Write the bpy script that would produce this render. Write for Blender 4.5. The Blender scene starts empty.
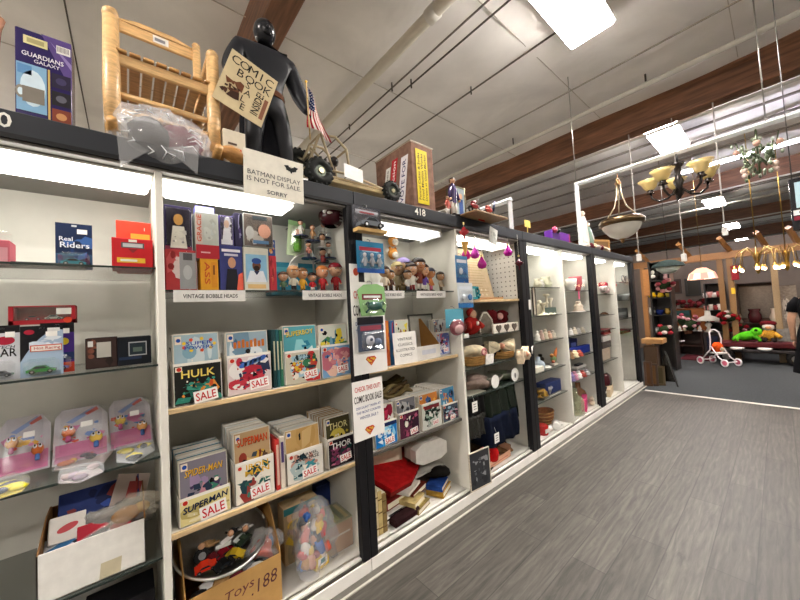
import bpy, math, random
from mathutils import Matrix, Vector, Quaternion
C = bpy.context.scene.collection
PI = math.pi
R_ = random.Random(7)

# ---------------------------------------------------------------- camera
F_PX = 321.845
CAM_H = 1.5
ROT = ((0.76298453, -0.01606283, 0.64621714), (-0.64406532, 0.06630084, 0.7620919), (-0.05508609, -0.99767038, 0.040241))
cd = bpy.data.cameras.new('camera'); cam = bpy.data.objects.new('camera', cd); C.objects.link(cam)
cd.sensor_width = 36.0; cd.lens = F_PX / 800 * 36.0; cd.clip_start = 0.05; cd.clip_end = 200
m4 = Matrix.Identity(4)
for i_ in range(3):
    m4[i_][0] = ROT[i_][0]; m4[i_][1] = -ROT[i_][1]; m4[i_][2] = -ROT[i_][2]
m4[2][3] = CAM_H
cam.matrix_world = m4
sc = bpy.context.scene
sc.camera = cam

# ---------------------------------------------------------------- world, exposure, lamp strengths
w_ = bpy.data.worlds.new('world'); sc.world = w_; w_.use_nodes = True
w_.node_tree.nodes['Background'].inputs[0].default_value = (0.9, 0.88, 0.85, 1)
w_.node_tree.nodes['Background'].inputs[1].default_value = 0.0
sc.view_settings.view_transform = 'Standard'
sc.view_settings.look = 'None'
sc.view_settings.exposure = 0.33
sc.view_settings.gamma = 1.0
sc.view_settings.use_curve_mapping = False
CEIL_LIGHT = 100.0
CASE_LIGHT = 8.5
BULB = 12.0

def _ray(px, py):
    a, b = (px - 400) / F_PX, (py - 300) / F_PX
    return [r[0] * a + r[1] * b + r[2] for r in ROT]
def at(px, py, Y):                # where a measured photo point lies on the upright plane at depth Y: (x, z)
    r = _ray(px, py); t = Y / r[1]
    return r[0] * t, CAM_H + r[2] * t
def dn(px, py, Z):                # where a measured photo point lies on the level plane at height Z: (x, y)
    r = _ray(px, py); t = (Z - CAM_H) / r[2]
    return r[0] * t, r[1] * t
def ax(px, py, X):                # on the cross plane at X: (y, z)
    r = _ray(px, py); t = X / r[0]
    return r[1] * t, CAM_H + r[2] * t

# ---------------------------------------------------------------- materials
def hexc(h):
    if not isinstance(h, str): return tuple(h)
    v = [int(h[i:i + 2], 16) / 255 for i in (0, 2, 4)]
    return tuple((x / 12.92 if x <= .04045 else ((x + .055) / 1.055) ** 2.4) for x in v)
MATS = {}
def mk(name, rough=.5, metal=0., noise=.12, nscale=9., bump=0., bscale=60., coat=0., trans=0., alpha=1., wood=False, emit=0., spec=.5):
    m = bpy.data.materials.new(name); m.use_nodes = True
    nt = m.node_tree; N = nt.nodes; L = nt.links
    p = N['Principled BSDF']; out = N['Material Output']
    a = N.new('ShaderNodeAttribute'); a.attribute_name = 'Col'
    if emit:
        e = N.new('ShaderNodeEmission'); e.inputs[1].default_value = emit
        L.new(a.outputs['Color'], e.inputs[0]); L.new(e.outputs[0], out.inputs[0]); MATS[name] = m; return m
    tc = N.new('ShaderNodeTexCoord')
    mp = N.new('ShaderNodeMapping'); L.new(tc.outputs['Object'], mp.inputs[0])
    nz = N.new('ShaderNodeTexNoise'); nz.inputs['Scale'].default_value = nscale; nz.inputs['Detail'].default_value = 4
    L.new(mp.outputs[0], nz.inputs['Vector'])
    if wood: mp.inputs['Scale'].default_value = wood
    mr = N.new('ShaderNodeMapRange'); mr.inputs[1].default_value = .3; mr.inputs[2].default_value = .7
    mr.inputs[3].default_value = 1 - noise; mr.inputs[4].default_value = 1 + noise * .5
    L.new(nz.outputs[0], mr.inputs[0])
    mx = N.new('ShaderNodeMix'); mx.data_type = 'RGBA'; mx.blend_type = 'MULTIPLY'; mx.inputs[0].default_value = 1
    L.new(a.outputs['Color'], mx.inputs[6]); L.new(mr.outputs[0], mx.inputs[7])
    L.new(mx.outputs[2], p.inputs['Base Color'])
    p.inputs['Roughness'].default_value = rough; p.inputs['Metallic'].default_value = metal
    p.inputs['Coat Weight'].default_value = coat; p.inputs['Specular IOR Level'].default_value = spec
    if bump:
        b = N.new('ShaderNodeBump'); b.inputs['Strength'].default_value = bump
        n2 = N.new('ShaderNodeTexNoise'); n2.inputs['Scale'].default_value = bscale
        L.new(tc.outputs['Object'], n2.inputs['Vector']); L.new(n2.outputs[0], b.inputs['Height'])
        L.new(b.outputs[0], p.inputs['Normal'])
    if alpha < 1:
        src = p
        if alpha < .16:
            src = N.new('ShaderNodeBsdfGlossy'); src.inputs['Color'].default_value = (.8, .82, .82, 1); src.inputs['Roughness'].default_value = rough
        t = N.new('ShaderNodeBsdfTransparent'); s = N.new('ShaderNodeMixShader'); s.inputs[0].default_value = alpha
        L.new(t.outputs[0], s.inputs[1]); L.new(src.outputs[0], s.inputs[2]); L.new(s.outputs[0], out.inputs[0])
    MATS[name] = m
    return m
mk('paint', .5, noise=.06, spec=.22)
mk('card', .6, noise=.08, nscale=25, spec=.2)
mk('gloss', .25, noise=.05, coat=.12, spec=.3)
mk('metal', .32, 1.0, noise=.15, nscale=30)
mk('rubber', .7, noise=.2, nscale=30, spec=.2)
mk('cloth', .9, noise=.3, nscale=22, bump=.4, bscale=120, spec=.1)
mk('plush', .95, noise=.35, nscale=40, bump=.8, bscale=90, spec=.1)
mk('wood', .42, noise=.28, nscale=7, wood=(2, 14, 14), coat=.1)
mk('woodx', .45, noise=.5, nscale=6, wood=(14, 1.2, 14))
mk('film', .12, noise=.1, alpha=.26, bump=.6, bscale=30)
mk('clear', .08, noise=0, alpha=.11)
mk('glass', .02, noise=0, alpha=.03)
mk('tinted', .1, noise=.1, alpha=.45)
mk('shelfglass', .04, noise=0, alpha=.3)
mk('frost', .35, noise=.1, alpha=.8)
mk('ceil_glow', emit=CEIL_LIGHT)
mk('case_glow', emit=CASE_LIGHT)
mk('bulb_glow', emit=BULB)

# ---------------------------------------------------------------- mesh builder
_font_cache = {}
def font_mesh(s, bold):
    k = (s, bold)
    if k not in _font_cache:
        cu = bpy.data.curves.new('lettering', 'FONT'); cu.body = s; cu.size = 1; cu.align_x = 'CENTER'; cu.resolution_u = 2
        cu.offset = .012 if bold else 0
        o = bpy.data.objects.new('lettering', cu); C.objects.link(o)
        dg = bpy.context.evaluated_depsgraph_get(); dg.update()
        me = bpy.data.meshes.new_from_object(o.evaluated_get(dg))
        vs = [tuple(v.co) for v in me.vertices]; fs = [tuple(p.vertices) for p in me.polygons]
        bpy.data.objects.remove(o); bpy.data.curves.remove(cu); bpy.data.meshes.remove(me)
        if vs:
            x0 = min(v[0] for v in vs); x1 = max(v[0] for v in vs); y0 = min(v[1] for v in vs); y1 = max(v[1] for v in vs)
            vs = [(v[0] - (x0 + x1) / 2, v[1] - (y0 + y1) / 2) for v in vs]
        else: x0 = x1 = y0 = y1 = 0
        _font_cache[k] = (vs, fs, max(x1 - x0, 1e-6), max(y1 - y0, 1e-6))
    return _font_cache[k]

class MB:
    def __init__(s, mat='card'):
        s.v = []; s.f = []; s.c = []; s.m = []; s.sm = []; s.mat = mat; s.T = Matrix.Identity(4)
    def add(s, vs, fs, col, mat=None, smooth=False):
        n = len(s.v); col = hexc(col); mat = mat or s.mat
        s.v += [tuple(s.T @ Vector(v)) for v in vs]
        for f in fs:
            s.f.append(tuple(i + n for i in f)); s.c.append(col); s.m.append(mat); s.sm.append(smooth)
        return s
    def move(s, x=0, y=0, z=0, rx=0, ry=0, rz=0):
        s.T = Matrix.Translation((x, y, z)) @ Matrix.Rotation(rz, 4, 'Z') @ Matrix.Rotation(ry, 4, 'Y') @ Matrix.Rotation(rx, 4, 'X'); return s
    def box(s, x0, x1, y0, y1, z0, z1, col, b=0., mat=None):
        if b <= 0:
            vs = [(x, y, z) for x in (x0, x1) for y in (y0, y1) for z in (z0, z1)]
            return s.add(vs, [(0, 1, 3, 2), (4, 6, 7, 5), (0, 4, 5, 1), (2, 3, 7, 6), (0, 2, 6, 4), (1, 5, 7, 3)], col, mat)
        b = min(b, (x1 - x0) * .49, (y1 - y0) * .49, (z1 - z0) * .49)
        lo = (x0, y0, z0); hi = (x1, y1, z1); vs = []; ix = {}
        for cx in (0, 1):
            for cy in (0, 1):
                for cz in (0, 1):
                    for a in range(3):
                        cc = (cx, cy, cz)
                        p = [(hi if cc[k] else lo)[k] + (0 if k == a else (-b if cc[k] else b)) for k in range(3)]
                        ix[cx, cy, cz, a] = len(vs); vs.append(tuple(p))
        fs = []
        for a in range(3):
            o = [k for k in range(3) if k != a]
            for q in (0, 1):
                l = []
                for (i, j) in ((0, 0), (1, 0), (1, 1), (0, 1)):
                    cc = [0, 0, 0]; cc[a] = q; cc[o[0]] = i; cc[o[1]] = j; l.append(ix[cc[0], cc[1], cc[2], a])
                fs.append(tuple(l))
            for i in (0, 1):
                for j in (0, 1):
                    c0 = [0, 0, 0]; c0[o[0]] = i; c0[o[1]] = j; c0[a] = 0; c1 = list(c0); c1[a] = 1
                    fs.append((ix[(*c0, o[0])], ix[(*c1, o[0])], ix[(*c1, o[1])], ix[(*c0, o[1])]))
        for cx in (0, 1):
            for cy in (0, 1):
                for cz in (0, 1): fs.append(tuple(ix[cx, cy, cz, a] for a in range(3)))
        return s.add(vs, fs, col, mat)
    def lathe(s, prof, col, n=16, x=0, y=0, z=0, mat=None, smooth=True, cap=True, sx=1, sy=1):
        vs = []; fs = []
        for (r, h) in prof:
            for k in range(n):
                a = 2 * PI * k / n; vs.append((x + r * math.cos(a) * sx, y + r * math.sin(a) * sy, z + h))
        for i in range(len(prof) - 1):
            for k in range(n):
                k2 = (k + 1) % n; fs.append((i * n + k, i * n + k2, (i + 1) * n + k2, (i + 1) * n + k))
        s.add(vs, fs, col, mat, smooth)
        if cap:
            if prof[0][0] > 1e-5: s.add(vs[:n], [tuple(range(n))[::-1]], col, mat)
            if prof[-1][0] > 1e-5: s.add(vs[-n:], [tuple(range(n))], col, mat)
        return s
    def ell(s, x, y, z, rx, ry, rz, col, n=12, mat=None, lo=-1., hi=1.):
        k = max(6, n // 2 + 2); pr = []
        for i in range(k + 1):
            h = lo + (hi - lo) * i / k; h = math.sin((h) * PI / 2); pr.append((math.sqrt(max(0, 1 - h * h)), h * rz))
        vs = []; fs = []
        for (r, h) in pr:
            for q in range(n):
                a = 2 * PI * q / n; vs.append((x + r * rx * math.cos(a), y + r * ry * math.sin(a), z + h))
        for i in range(k):
            for q in range(n):
                q2 = (q + 1) % n; fs.append((i * n + q, i * n + q2, (i + 1) * n + q2, (i + 1) * n + q))
        return s.add(vs, fs, col, mat, True)
    def tube(s, pts, r, col, n=8, mat=None, cap=True, smooth=True):
        P = [Vector(p) for p in pts]; vs = []; fs = []
        rr = r if isinstance(r, (list, tuple)) else [r] * len(P)
        up = Vector((0, 0, 1)); prev = None
        for i, p in enumerate(P):
            d = (P[min(i + 1, len(P) - 1)] - P[max(i - 1, 0)])
            d = d.normalized() if d.length > 1e-9 else Vector((0, 0, 1))
            if prev is None:
                a = d.cross(up)
                if a.length < 1e-3: a = d.cross(Vector((1, 0, 0)))
            else: a = prev - d * prev.dot(d)
            a.normalize(); prev = a; b = d.cross(a)
            for k in range(n):
                t = 2 * PI * k / n; vs.append(tuple(p + (a * math.cos(t) + b * math.sin(t)) * rr[i]))
        for i in range(len(P) - 1):
            for k in range(n):
                k2 = (k + 1) % n; fs.append((i * n + k, i * n + k2, (i + 1) * n + k2, (i + 1) * n + k))
        if cap: fs += [tuple(range(n))[::-1], tuple(range(len(vs) - n, len(vs)))]
        return s.add(vs, fs, col, mat, smooth)
    def prism(s, pts, z0, z1, col, mat=None, axis='z'):
        n = len(pts)
        def q(u, v, h): return (u, v, h) if axis == 'z' else ((u, h, v) if axis == 'y' else (h, u, v))
        vs = [q(u, v, z0) for u, v in pts] + [q(u, v, z1) for u, v in pts]
        fs = [tuple(range(n))[::-1], tuple(range(n, 2 * n))] + [(i, (i + 1) % n, n + (i + 1) % n, n + i) for i in range(n)]
        return s.add(vs, fs, col, mat)
    def blob(s, x, y, z, rx, ry, rz, col, seed=0, amp=.18, n=14, mat=None, freq=2.2, flat=None):
        rd = random.Random(seed); ph = [(rd.uniform(0, 6.28), rd.uniform(.6, 1) * freq * (1 + k * .8), rd.uniform(.6, 1) * freq * (1 + k * .8), rd.uniform(.6, 1) * freq * (1 + k * .8)) for k in range(4)]
        k = n // 2 + 2; vs = []; fs = []
        for i in range(k + 1):
            t = PI * i / k - PI / 2
            for q in range(n):
                a = 2 * PI * q / n; d = (math.cos(t) * math.cos(a), math.cos(t) * math.sin(a), math.sin(t))
                g = 1 + sum(amp / (1 + j * .6) * math.sin(d[0] * p[1] + d[1] * p[2] * 1.3 + d[2] * p[3] + p[0]) for j, p in enumerate(ph))
                v = [x + d[0] * rx * g, y + d[1] * ry * g, z + d[2] * rz * g]
                if flat is not None: v[2] = max(v[2], flat)
                vs.append(tuple(v))
        for i in range(k):
            for q in range(n):
                q2 = (q + 1) % n; fs.append((i * n + q, i * n + q2, (i + 1) * n + q2, (i + 1) * n + q))
        return s.add(vs, fs, col, mat, True)
    # prints on a front facing -Y at depth y
    def poly2(s, pts, y, col, mat=None): return s.add([(u, y, v) for u, v in pts], [tuple(range(len(pts)))], col, mat)
    def rect2(s, u0, u1, v0, v1, y, col, mat=None): return s.poly2([(u0, v0), (u1, v0), (u1, v1), (u0, v1)], y, col, mat)
    def ell2(s, u, v, ru, rv, y, col, n=16, rot=0, mat=None):
        return s.poly2([(u + ru * math.cos(2 * PI * k / n) * math.cos(rot) - rv * math.sin(2 * PI * k / n) * math.sin(rot),
                         v + ru * math.cos(2 * PI * k / n) * math.sin(rot) + rv * math.sin(2 * PI * k / n) * math.cos(rot)) for k in range(n)], y, col, mat)
    def text2(s, t, u, v, h, y, col, w=None, bold=True, rot=0, slant=0, mat=None):
        vs, fs, tw, th = font_mesh(t, bold); k = h / th; kx = k
        if w: kx = w / tw
        c, sn = math.cos(rot), math.sin(rot); o = []
        for (a, b) in vs:
            a2 = a * kx + slant * b * k; b2 = b * k
            o.append((u + a2 * c - b2 * sn, y, v + a2 * sn + b2 * c))
        return s.add(o, fs, col, mat)
    def art(s, u0, u1, v0, v1, y, seed, pal, n=9, size=.35):
        rd = random.Random(seed); w = u1 - u0; h = v1 - v0
        for k in range(n * 2):
            cu = rd.uniform(u0 + w * .14, u1 - w * .14); cv = rd.uniform(v0 + h * .12, v1 - h * .12); m = rd.choice((3, 4, 5, 6, 7, 12)); a0 = rd.uniform(0, 6.28)
            sz = size * (1 if k < n * .7 else .42); ru = rd.uniform(.3, 1) * sz * w; rv = rd.uniform(.3, 1) * sz * h; pts = []
            for j in range(m):
                q = a0 + 2 * PI * j / m; g = 1 if m == 12 else rd.uniform(.5, 1.1)
                pts.append((min(u1, max(u0, cu + ru * g * math.cos(q))), min(v1, max(v0, cv + rv * g * math.sin(q)))))
            s.poly2(pts, y - k * .00004, rd.choice(pal))
        return s
    def build(s, name, parent=None, label=None):
        me = bpy.data.meshes.new(name); me.from_pydata(s.v, [], s.f)
        names = sorted(set(s.m))
        for n in names: me.materials.append(MATS[n])
        ix = {n: i for i, n in enumerate(names)}
        me.polygons.foreach_set('material_index', [ix[n] for n in s.m])
        me.polygons.foreach_set('use_smooth', s.sm)
        at_ = me.color_attributes.new('Col', 'FLOAT_COLOR', 'CORNER'); d = []
        for f, c in zip(s.f, s.c): d += list(c + (1.,)) * len(f)
        at_.data.foreach_set('color', d); me.update()
        o = bpy.data.objects.new(name, me); C.objects.link(o)
        if parent is not None: o.parent = parent
        if label: o['label'] = label
        return o

LIFT = .0012   # goods rest a hair above their shelf
def thing(name, label, cat, loc=(0, 0, 0), rz=0, group=None, rx=0, ry=0):
    o = bpy.data.objects.new(name, None); C.objects.link(o); o.empty_display_size = .05
    o.location = (loc[0], loc[1], loc[2] + LIFT); o.rotation_euler = (rx, ry, rz); o['label'] = label; o['category'] = cat
    if group: o['group'] = group
    return o
def solo(name, mb, label, cat, loc=(0, 0, 0), rz=0, group=None, rx=0, ry=0, stuff=False):
    o = mb.build(name); o.location = (loc[0], loc[1], loc[2] + LIFT); o.rotation_euler = (rx, ry, rz); o['label'] = label; o['category'] = cat
    if group: o['group'] = group
    if stuff: o['kind'] = 'stuff'
    return o
def struct(name, mb):
    o = mb.build(name); o['kind'] = 'structure'; return o
def clone(root, loc, rz=None, label=None, group=None, scale=None, rx=None):
    kids = [k for k in C.objects if k.parent == root]
    r = root.copy(); C.objects.link(r); r.location = loc
    if rz is not None: r.rotation_euler.z = rz
    if rx is not None: r.rotation_euler.x = rx
    if label: r['label'] = label
    if group: r['group'] = group
    if scale: r.scale = (scale,) * 3 if not isinstance(scale, tuple) else scale
    for ch in kids:
        c = ch.copy(); C.objects.link(c); c.parent = r
        for g in [k for k in C.objects if k.parent == ch]:
            d = g.copy(); C.objects.link(d); d.parent = c
    return r
def rotm(a, k): return Matrix.Rotation(a, 4, k)
# ---------------------------------------------------------------- the room
FR = 1.645                          # front plane of the display cabinets
BK = 2.2                            # their back
TOP = 2.262                         # top of their header boards
def nodes_of(name):
    m = bpy.data.materials.new(name); m.use_nodes = True; MATS[name] = m
    return m, m.node_tree.nodes, m.node_tree.links, m.node_tree.nodes['Principled BSDF']
def floor_material():
    m, N, L, p = nodes_of('plank_floor')
    tc = N.new('ShaderNodeTexCoord')
    br = N.new('ShaderNodeTexBrick'); br.offset = .37; br.inputs['Scale'].default_value = 1
    br.inputs['Brick Width'].default_value = 1.22; br.inputs['Row Height'].default_value = .18; br.inputs['Mortar Size'].default_value = .003
    br.inputs['Color1'].default_value = (.046, .042, .035, 1); br.inputs['Color2'].default_value = (.074, .068, .058, 1); br.inputs['Mortar'].default_value = (.03, .027, .024, 1)
    L.new(tc.outputs['Object'], br.inputs['Vector'])
    mp = N.new('ShaderNodeMapping'); mp.inputs['Scale'].default_value = (1.6, 16, 1); L.new(tc.outputs['Object'], mp.inputs[0])
    nz = N.new('ShaderNodeTexNoise'); nz.inputs['Scale'].default_value = 2.2; nz.inputs['Detail'].default_value = 8; nz.inputs['Roughness'].default_value = .65; nz.inputs['Distortion'].default_value = .9
    L.new(mp.outputs[0], nz.inputs['Vector'])
    mp2 = N.new('ShaderNodeMapping'); mp2.inputs['Scale'].default_value = (1.2, 5.5, 1); L.new(tc.outputs['Object'], mp2.inputs[0])
    wv = N.new('ShaderNodeTexWave'); wv.bands_direction = 'Y'; wv.inputs['Scale'].default_value = 1.7; wv.inputs['Distortion'].default_value = 9; wv.inputs['Detail'].default_value = 3; wv.inputs['Detail Scale'].default_value = .8
    L.new(mp2.outputs[0], wv.inputs['Vector'])
    r1 = N.new('ShaderNodeMapRange'); r1.inputs[1].default_value = .3; r1.inputs[2].default_value = .75; r1.inputs[3].default_value = .45; r1.inputs[4].default_value = 1.9; L.new(nz.outputs[0], r1.inputs[0])
    r2 = N.new('ShaderNodeMapRange'); r2.inputs[1].default_value = 0; r2.inputs[2].default_value = 1; r2.inputs[3].default_value = .85; r2.inputs[4].default_value = 1.12; L.new(wv.outputs[1], r2.inputs[0])
    mm = N.new('ShaderNodeMath'); mm.operation = 'MULTIPLY'; L.new(r1.outputs[0], mm.inputs[0]); L.new(r2.outputs[0], mm.inputs[1])
    mx = N.new('ShaderNodeMix'); mx.data_type = 'RGBA'; mx.blend_type = 'MULTIPLY'; mx.inputs[0].default_value = 1
    L.new(br.outputs[0], mx.inputs[6]); L.new(mm.outputs[0], mx.inputs[7]); L.new(mx.outputs[2], p.inputs['Base Color'])
    rr = N.new('ShaderNodeMapRange'); rr.inputs[3].default_value = .42; rr.inputs[4].default_value = .6; L.new(nz.outputs[0], rr.inputs[0]); L.new(rr.outputs[0], p.inputs['Roughness'])
    b = N.new('ShaderNodeBump'); b.inputs['Strength'].default_value = .12; L.new(mm.outputs[0], b.inputs['Height']); L.new(b.outputs[0], p.inputs['Normal'])
def ceiling_material():
    m, N, L, p = nodes_of('foil_sheet')
    tc = N.new('ShaderNodeTexCoord')
    n1 = N.new('ShaderNodeTexNoise'); n1.inputs['Scale'].default_value = .9; n1.inputs['Detail'].default_value = 6; n1.inputs['Distortion'].default_value = .6
    n2 = N.new('ShaderNodeTexNoise'); n2.inputs['Scale'].default_value = 1.5; n2.inputs['Detail'].default_value = 3; n2.inputs['Distortion'].default_value = .35
    L.new(tc.outputs['Object'], n1.inputs['Vector']); L.new(tc.outputs['Object'], n2.inputs['Vector'])
    r = N.new('ShaderNodeMapRange'); r.inputs[1].default_value = .35; r.inputs[2].default_value = .7; r.inputs[3].default_value = .86; r.inputs[4].default_value = 1.05; L.new(n1.outputs[0], r.inputs[0])
    mx = N.new('ShaderNodeMix'); mx.data_type = 'RGBA'; mx.blend_type = 'MULTIPLY'; mx.inputs[0].default_value = 1
    mx.inputs[6].default_value = (.92, .9, .87, 1); L.new(r.outputs[0], mx.inputs[7]); L.new(mx.outputs[2], p.inputs['Base Color'])
    p.inputs['Roughness'].default_value = .5; p.inputs['Metallic'].default_value = 0.05
    b = N.new('ShaderNodeBump'); b.inputs['Strength'].default_value = .35; b.inputs['Distance'].default_value = .12; L.new(n2.outputs[0], b.inputs['Height']); L.new(b.outputs[0], p.inputs['Normal'])
def carpet_material():
    m, N, L, p = nodes_of('carpet_pile')
    tc = N.new('ShaderNodeTexCoord'); n = N.new('ShaderNodeTexNoise'); n.inputs['Scale'].default_value = 60; n.inputs['Detail'].default_value = 5; L.new(tc.outputs['Object'], n.inputs['Vector'])
    cr = N.new('ShaderNodeValToRGB'); cr.color_ramp.elements[0].position = .3; cr.color_ramp.elements[0].color = (.019, .022, .024, 1); cr.color_ramp.elements[1].position = .72; cr.color_ramp.elements[1].color = (.048, .054, .058, 1)
    L.new(n.outputs[0], cr.inputs[0]); L.new(cr.outputs[0], p.inputs['Base Color']); p.inputs['Roughness'].default_value = .95
    b = N.new('ShaderNodeBump'); b.inputs['Strength'].default_value = .4; L.new(n.outputs[0], b.inputs['Height']); L.new(b.outputs[0], p.inputs['Normal'])
def glulam_material():
    m, N, L, p = nodes_of('glulam')
    tc = N.new('ShaderNodeTexCoord'); mp = N.new('ShaderNodeMapping'); mp.inputs['Scale'].default_value = (12, .9, 12); L.new(tc.outputs['Object'], mp.inputs[0])
    n = N.new('ShaderNodeTexNoise'); n.inputs['Scale'].default_value = 2.5; n.inputs['Detail'].default_value = 6; L.new(mp.outputs[0], n.inputs['Vector'])
    cr = N.new('ShaderNodeValToRGB'); cr.color_ramp.elements[0].position = .3; cr.color_ramp.elements[0].color = (.1, .042, .02, 1); cr.color_ramp.elements[1].position = .75; cr.color_ramp.elements[1].color = (.28, .122, .06, 1)
    L.new(n.outputs[0], cr.inputs[0]); L.new(cr.outputs[0], p.inputs['Base Color']); p.inputs['Roughness'].default_value = .5
floor_material(); ceiling_material(); carpet_material(); glulam_material()

X_CARPET = 6.51
struct('floor_bounce', MB('paint').box(-5, X_CARPET, BK + .05, 15, 0, .004, '8f8a80'))  # unseen pale sheet behind the cabinets, added to bounce light onto the ceiling
struct('floor', MB('plank_floor').box(-5, X_CARPET, -8, 15, -.1, 0, 'ffffff'))
o = MB('carpet_pile').box(X_CARPET, 30, -8, 15, -.1, .003, 'ffffff').build('trim_1'); o.name = 'floor_carpet'; o['kind'] = 'structure'
struct('trim_2', MB('paint').box(X_CARPET - .025, X_CARPET + .03, -8, FR - .1, 0, .006, 'd8d4ca'))
# foil ceiling sheets with sagging folds between the beams
def ceiling_sheet():
    mb = MB('foil_sheet'); nx, ny = 120, 60; vs = []; fs = []; rd = random.Random(3)
    for i in range(nx + 1):
        for j in range(ny + 1):
            x = -5 + 35 * i / nx; y = -8 + 23 * j / ny
            z = 4.6 + .025 * math.sin(x * 2.6 + math.sin(y * 1.1)) + .02 * math.sin(y * 2.1 + x * .6) + rd.uniform(-.008, .008)
            vs.append((x, y, z))
    for i in range(nx):
        for j in range(ny):
            a = i * (ny + 1) + j; fs.append((a, a + 1, a + ny + 2, a + ny + 1))
    return mb.add(vs, fs, 'ffffff', smooth=True)
struct('ceiling', ceiling_sheet())
struct('ceiling_deck', MB('paint').box(-5.2, 30.2, -8.2, 15.2, 4.75, 4.85, '999590'))
WALLC = 'b9b2a6'
struct('wall_left', MB('paint').box(-5, 30, 15, 15.15, -.1, 4.75, WALLC))
struct('wall_right', MB('paint').box(-5, 30, -8.15, -8, -.1, 4.75, WALLC))
struct('wall_back', MB('paint').box(-5.15, -5, -8, 15, -.1, 4.75, WALLC))
struct('wall_far', MB('paint').box(30, 30.15, -8, 15, -.1, 4.75, '8d857a'))
# glulam beams, pipes, battens and wires under the ceiling (all run across the shop)
for k, x in enumerate((.96, 6.15, 11.5, 17.0, 22.4)):
    struct('ceiling_beam', MB('glulam').box(x, x + .24, -8, 15, 4.2 - (.04 if k else 0), 4.7, 'ffffff', b=.01))
def run(name, pts, r, col, mat='paint', n=10): return struct(name, MB(mat).tube(pts, r, col, n=n))
struct('ceiling_pipe', MB('paint').tube([(2.32, -8, 4.4), (2.32, 15, 4.4)], .062, 'ddd9cc', n=16).tube([(2.32, 1.95, 4.4), (2.32, 2.06, 4.4)], .075, 'd8d6ce', n=16))
run('ceiling_pipe', [(5.5, -8, 4.45), (5.5, 15, 4.45)], .035, 'c9c6bd')
for x, c in ((2.78, '6d6862'), (2.95, '4d4944'), (3.72, '5d5852'), (4.9, '8d887f'), (-.4, '5d5852'), (-1.5, '5d5852')):
    struct('ceiling_conduit', MB('paint').box(x - .006, x + .006, -8, 15, 4.538, 4.555, c))
for x in (7.1, 7.9, 8.6, 9.4, 10.3, 12.6, 13.6, 14.6, 15.6, 18.4, 19.6, 20.8):
    struct('ceiling_purlin', MB('paint').box(x - .018, x + .018, -8, 15, 4.535, 4.57, '8a8580'))
for x in (6.42, 11.45, 13.3, 16.6): run('ceiling_pipe', [(x, -8, 4.14), (x, 15, 4.14)], .022, 'd2cfc8')
for i, y in enumerate((-1.2, .15, 1.75, 3.3, 5.1)):
    struct('ceiling_seam', MB('paint').box(-5, 6.1, y - .004, y + .004, 4.572, 4.58, 'bdb7ae'))
for (x, y) in ((2.78, 3.2), (2.95, 3.0), (3.72, 2.6), (3.72, 1.4), (5.5, 1.0), (5.5, 3.0), (2.78, 4.3)):
    struct('ceiling_hanger', MB('metal').tube([(x, y, 4.5), (x, y, 4.62)], .012, '5a5650', n=6))

# ---------------------------------------------------------------- lights in the ceiling
def ceiling_light(x, y, label, group='prismatic lights in rows under the ceiling', L_=1.22, W_=.41, rz=0):
    t = thing('ceiling_light', label, 'ceiling light', (x, y, 4.205), rz, group)
    MB('paint').box(-L_ / 2 - .02, L_ / 2 + .02, -W_ / 2 - .015, W_ / 2 + .015, .09, .12, 'e6e4df', b=.005).build('housing', t)
    MB('ceil_glow').box(-L_ / 2, L_ / 2, -W_ / 2, W_ / 2, .055, .09, 'fff6ee', b=.012).build('diffuser', t)
    w = MB('metal')
    for a in (-.45, .45): w.tube([(a, 0, .09), (a, 0, .35)], .006, '8a867e', n=6)
    w.build('hanger', t)
    return t
lab = ['bright rectangular ceiling light almost above the cabinets with the buggy on top', 'square-looking ceiling light above the white hanging rail and amber chandelier',
       'small ceiling light behind the flowery chandelier, past the second beam', 'ceiling light further down the row, above the far wooden pergola']
for k, x in enumerate((3.14, 7.26, 13.5, 18.8, 24.2)):
    ceiling_light(x, 1.09, lab[min(k, 3)] if k < 3 else ('small ceiling light third beam away in the same row' if k == 3 else 'tiny farthest ceiling light at the end of the row'))
for x in (-2.2, 3.14, 8.5): 
    for y in (-3.4, 7.6): ceiling_light(x, y, 'rectangular fill light added out of view over the neighbouring aisles')  # extra panels behind camera and cabinets, added for fill
ceiling_light(-2.2, 1.09, 'rectangular fill light added out of view over the neighbouring aisles')
t = thing('strip_light', 'long bare fluorescent strip light across the aisle above the flowery chandelier', 'strip light', (9.4, .35, 4.22), 1.571)
MB('paint').box(-.95, .95, -.08, .08, .05, .1, 'e6e4df', b=.01).build('housing', t)
MB('ceil_glow').box(-.92, .92, -.035, .035, 0, .045, 'f3f0ff', b=.01).build('tube', t)

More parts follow.
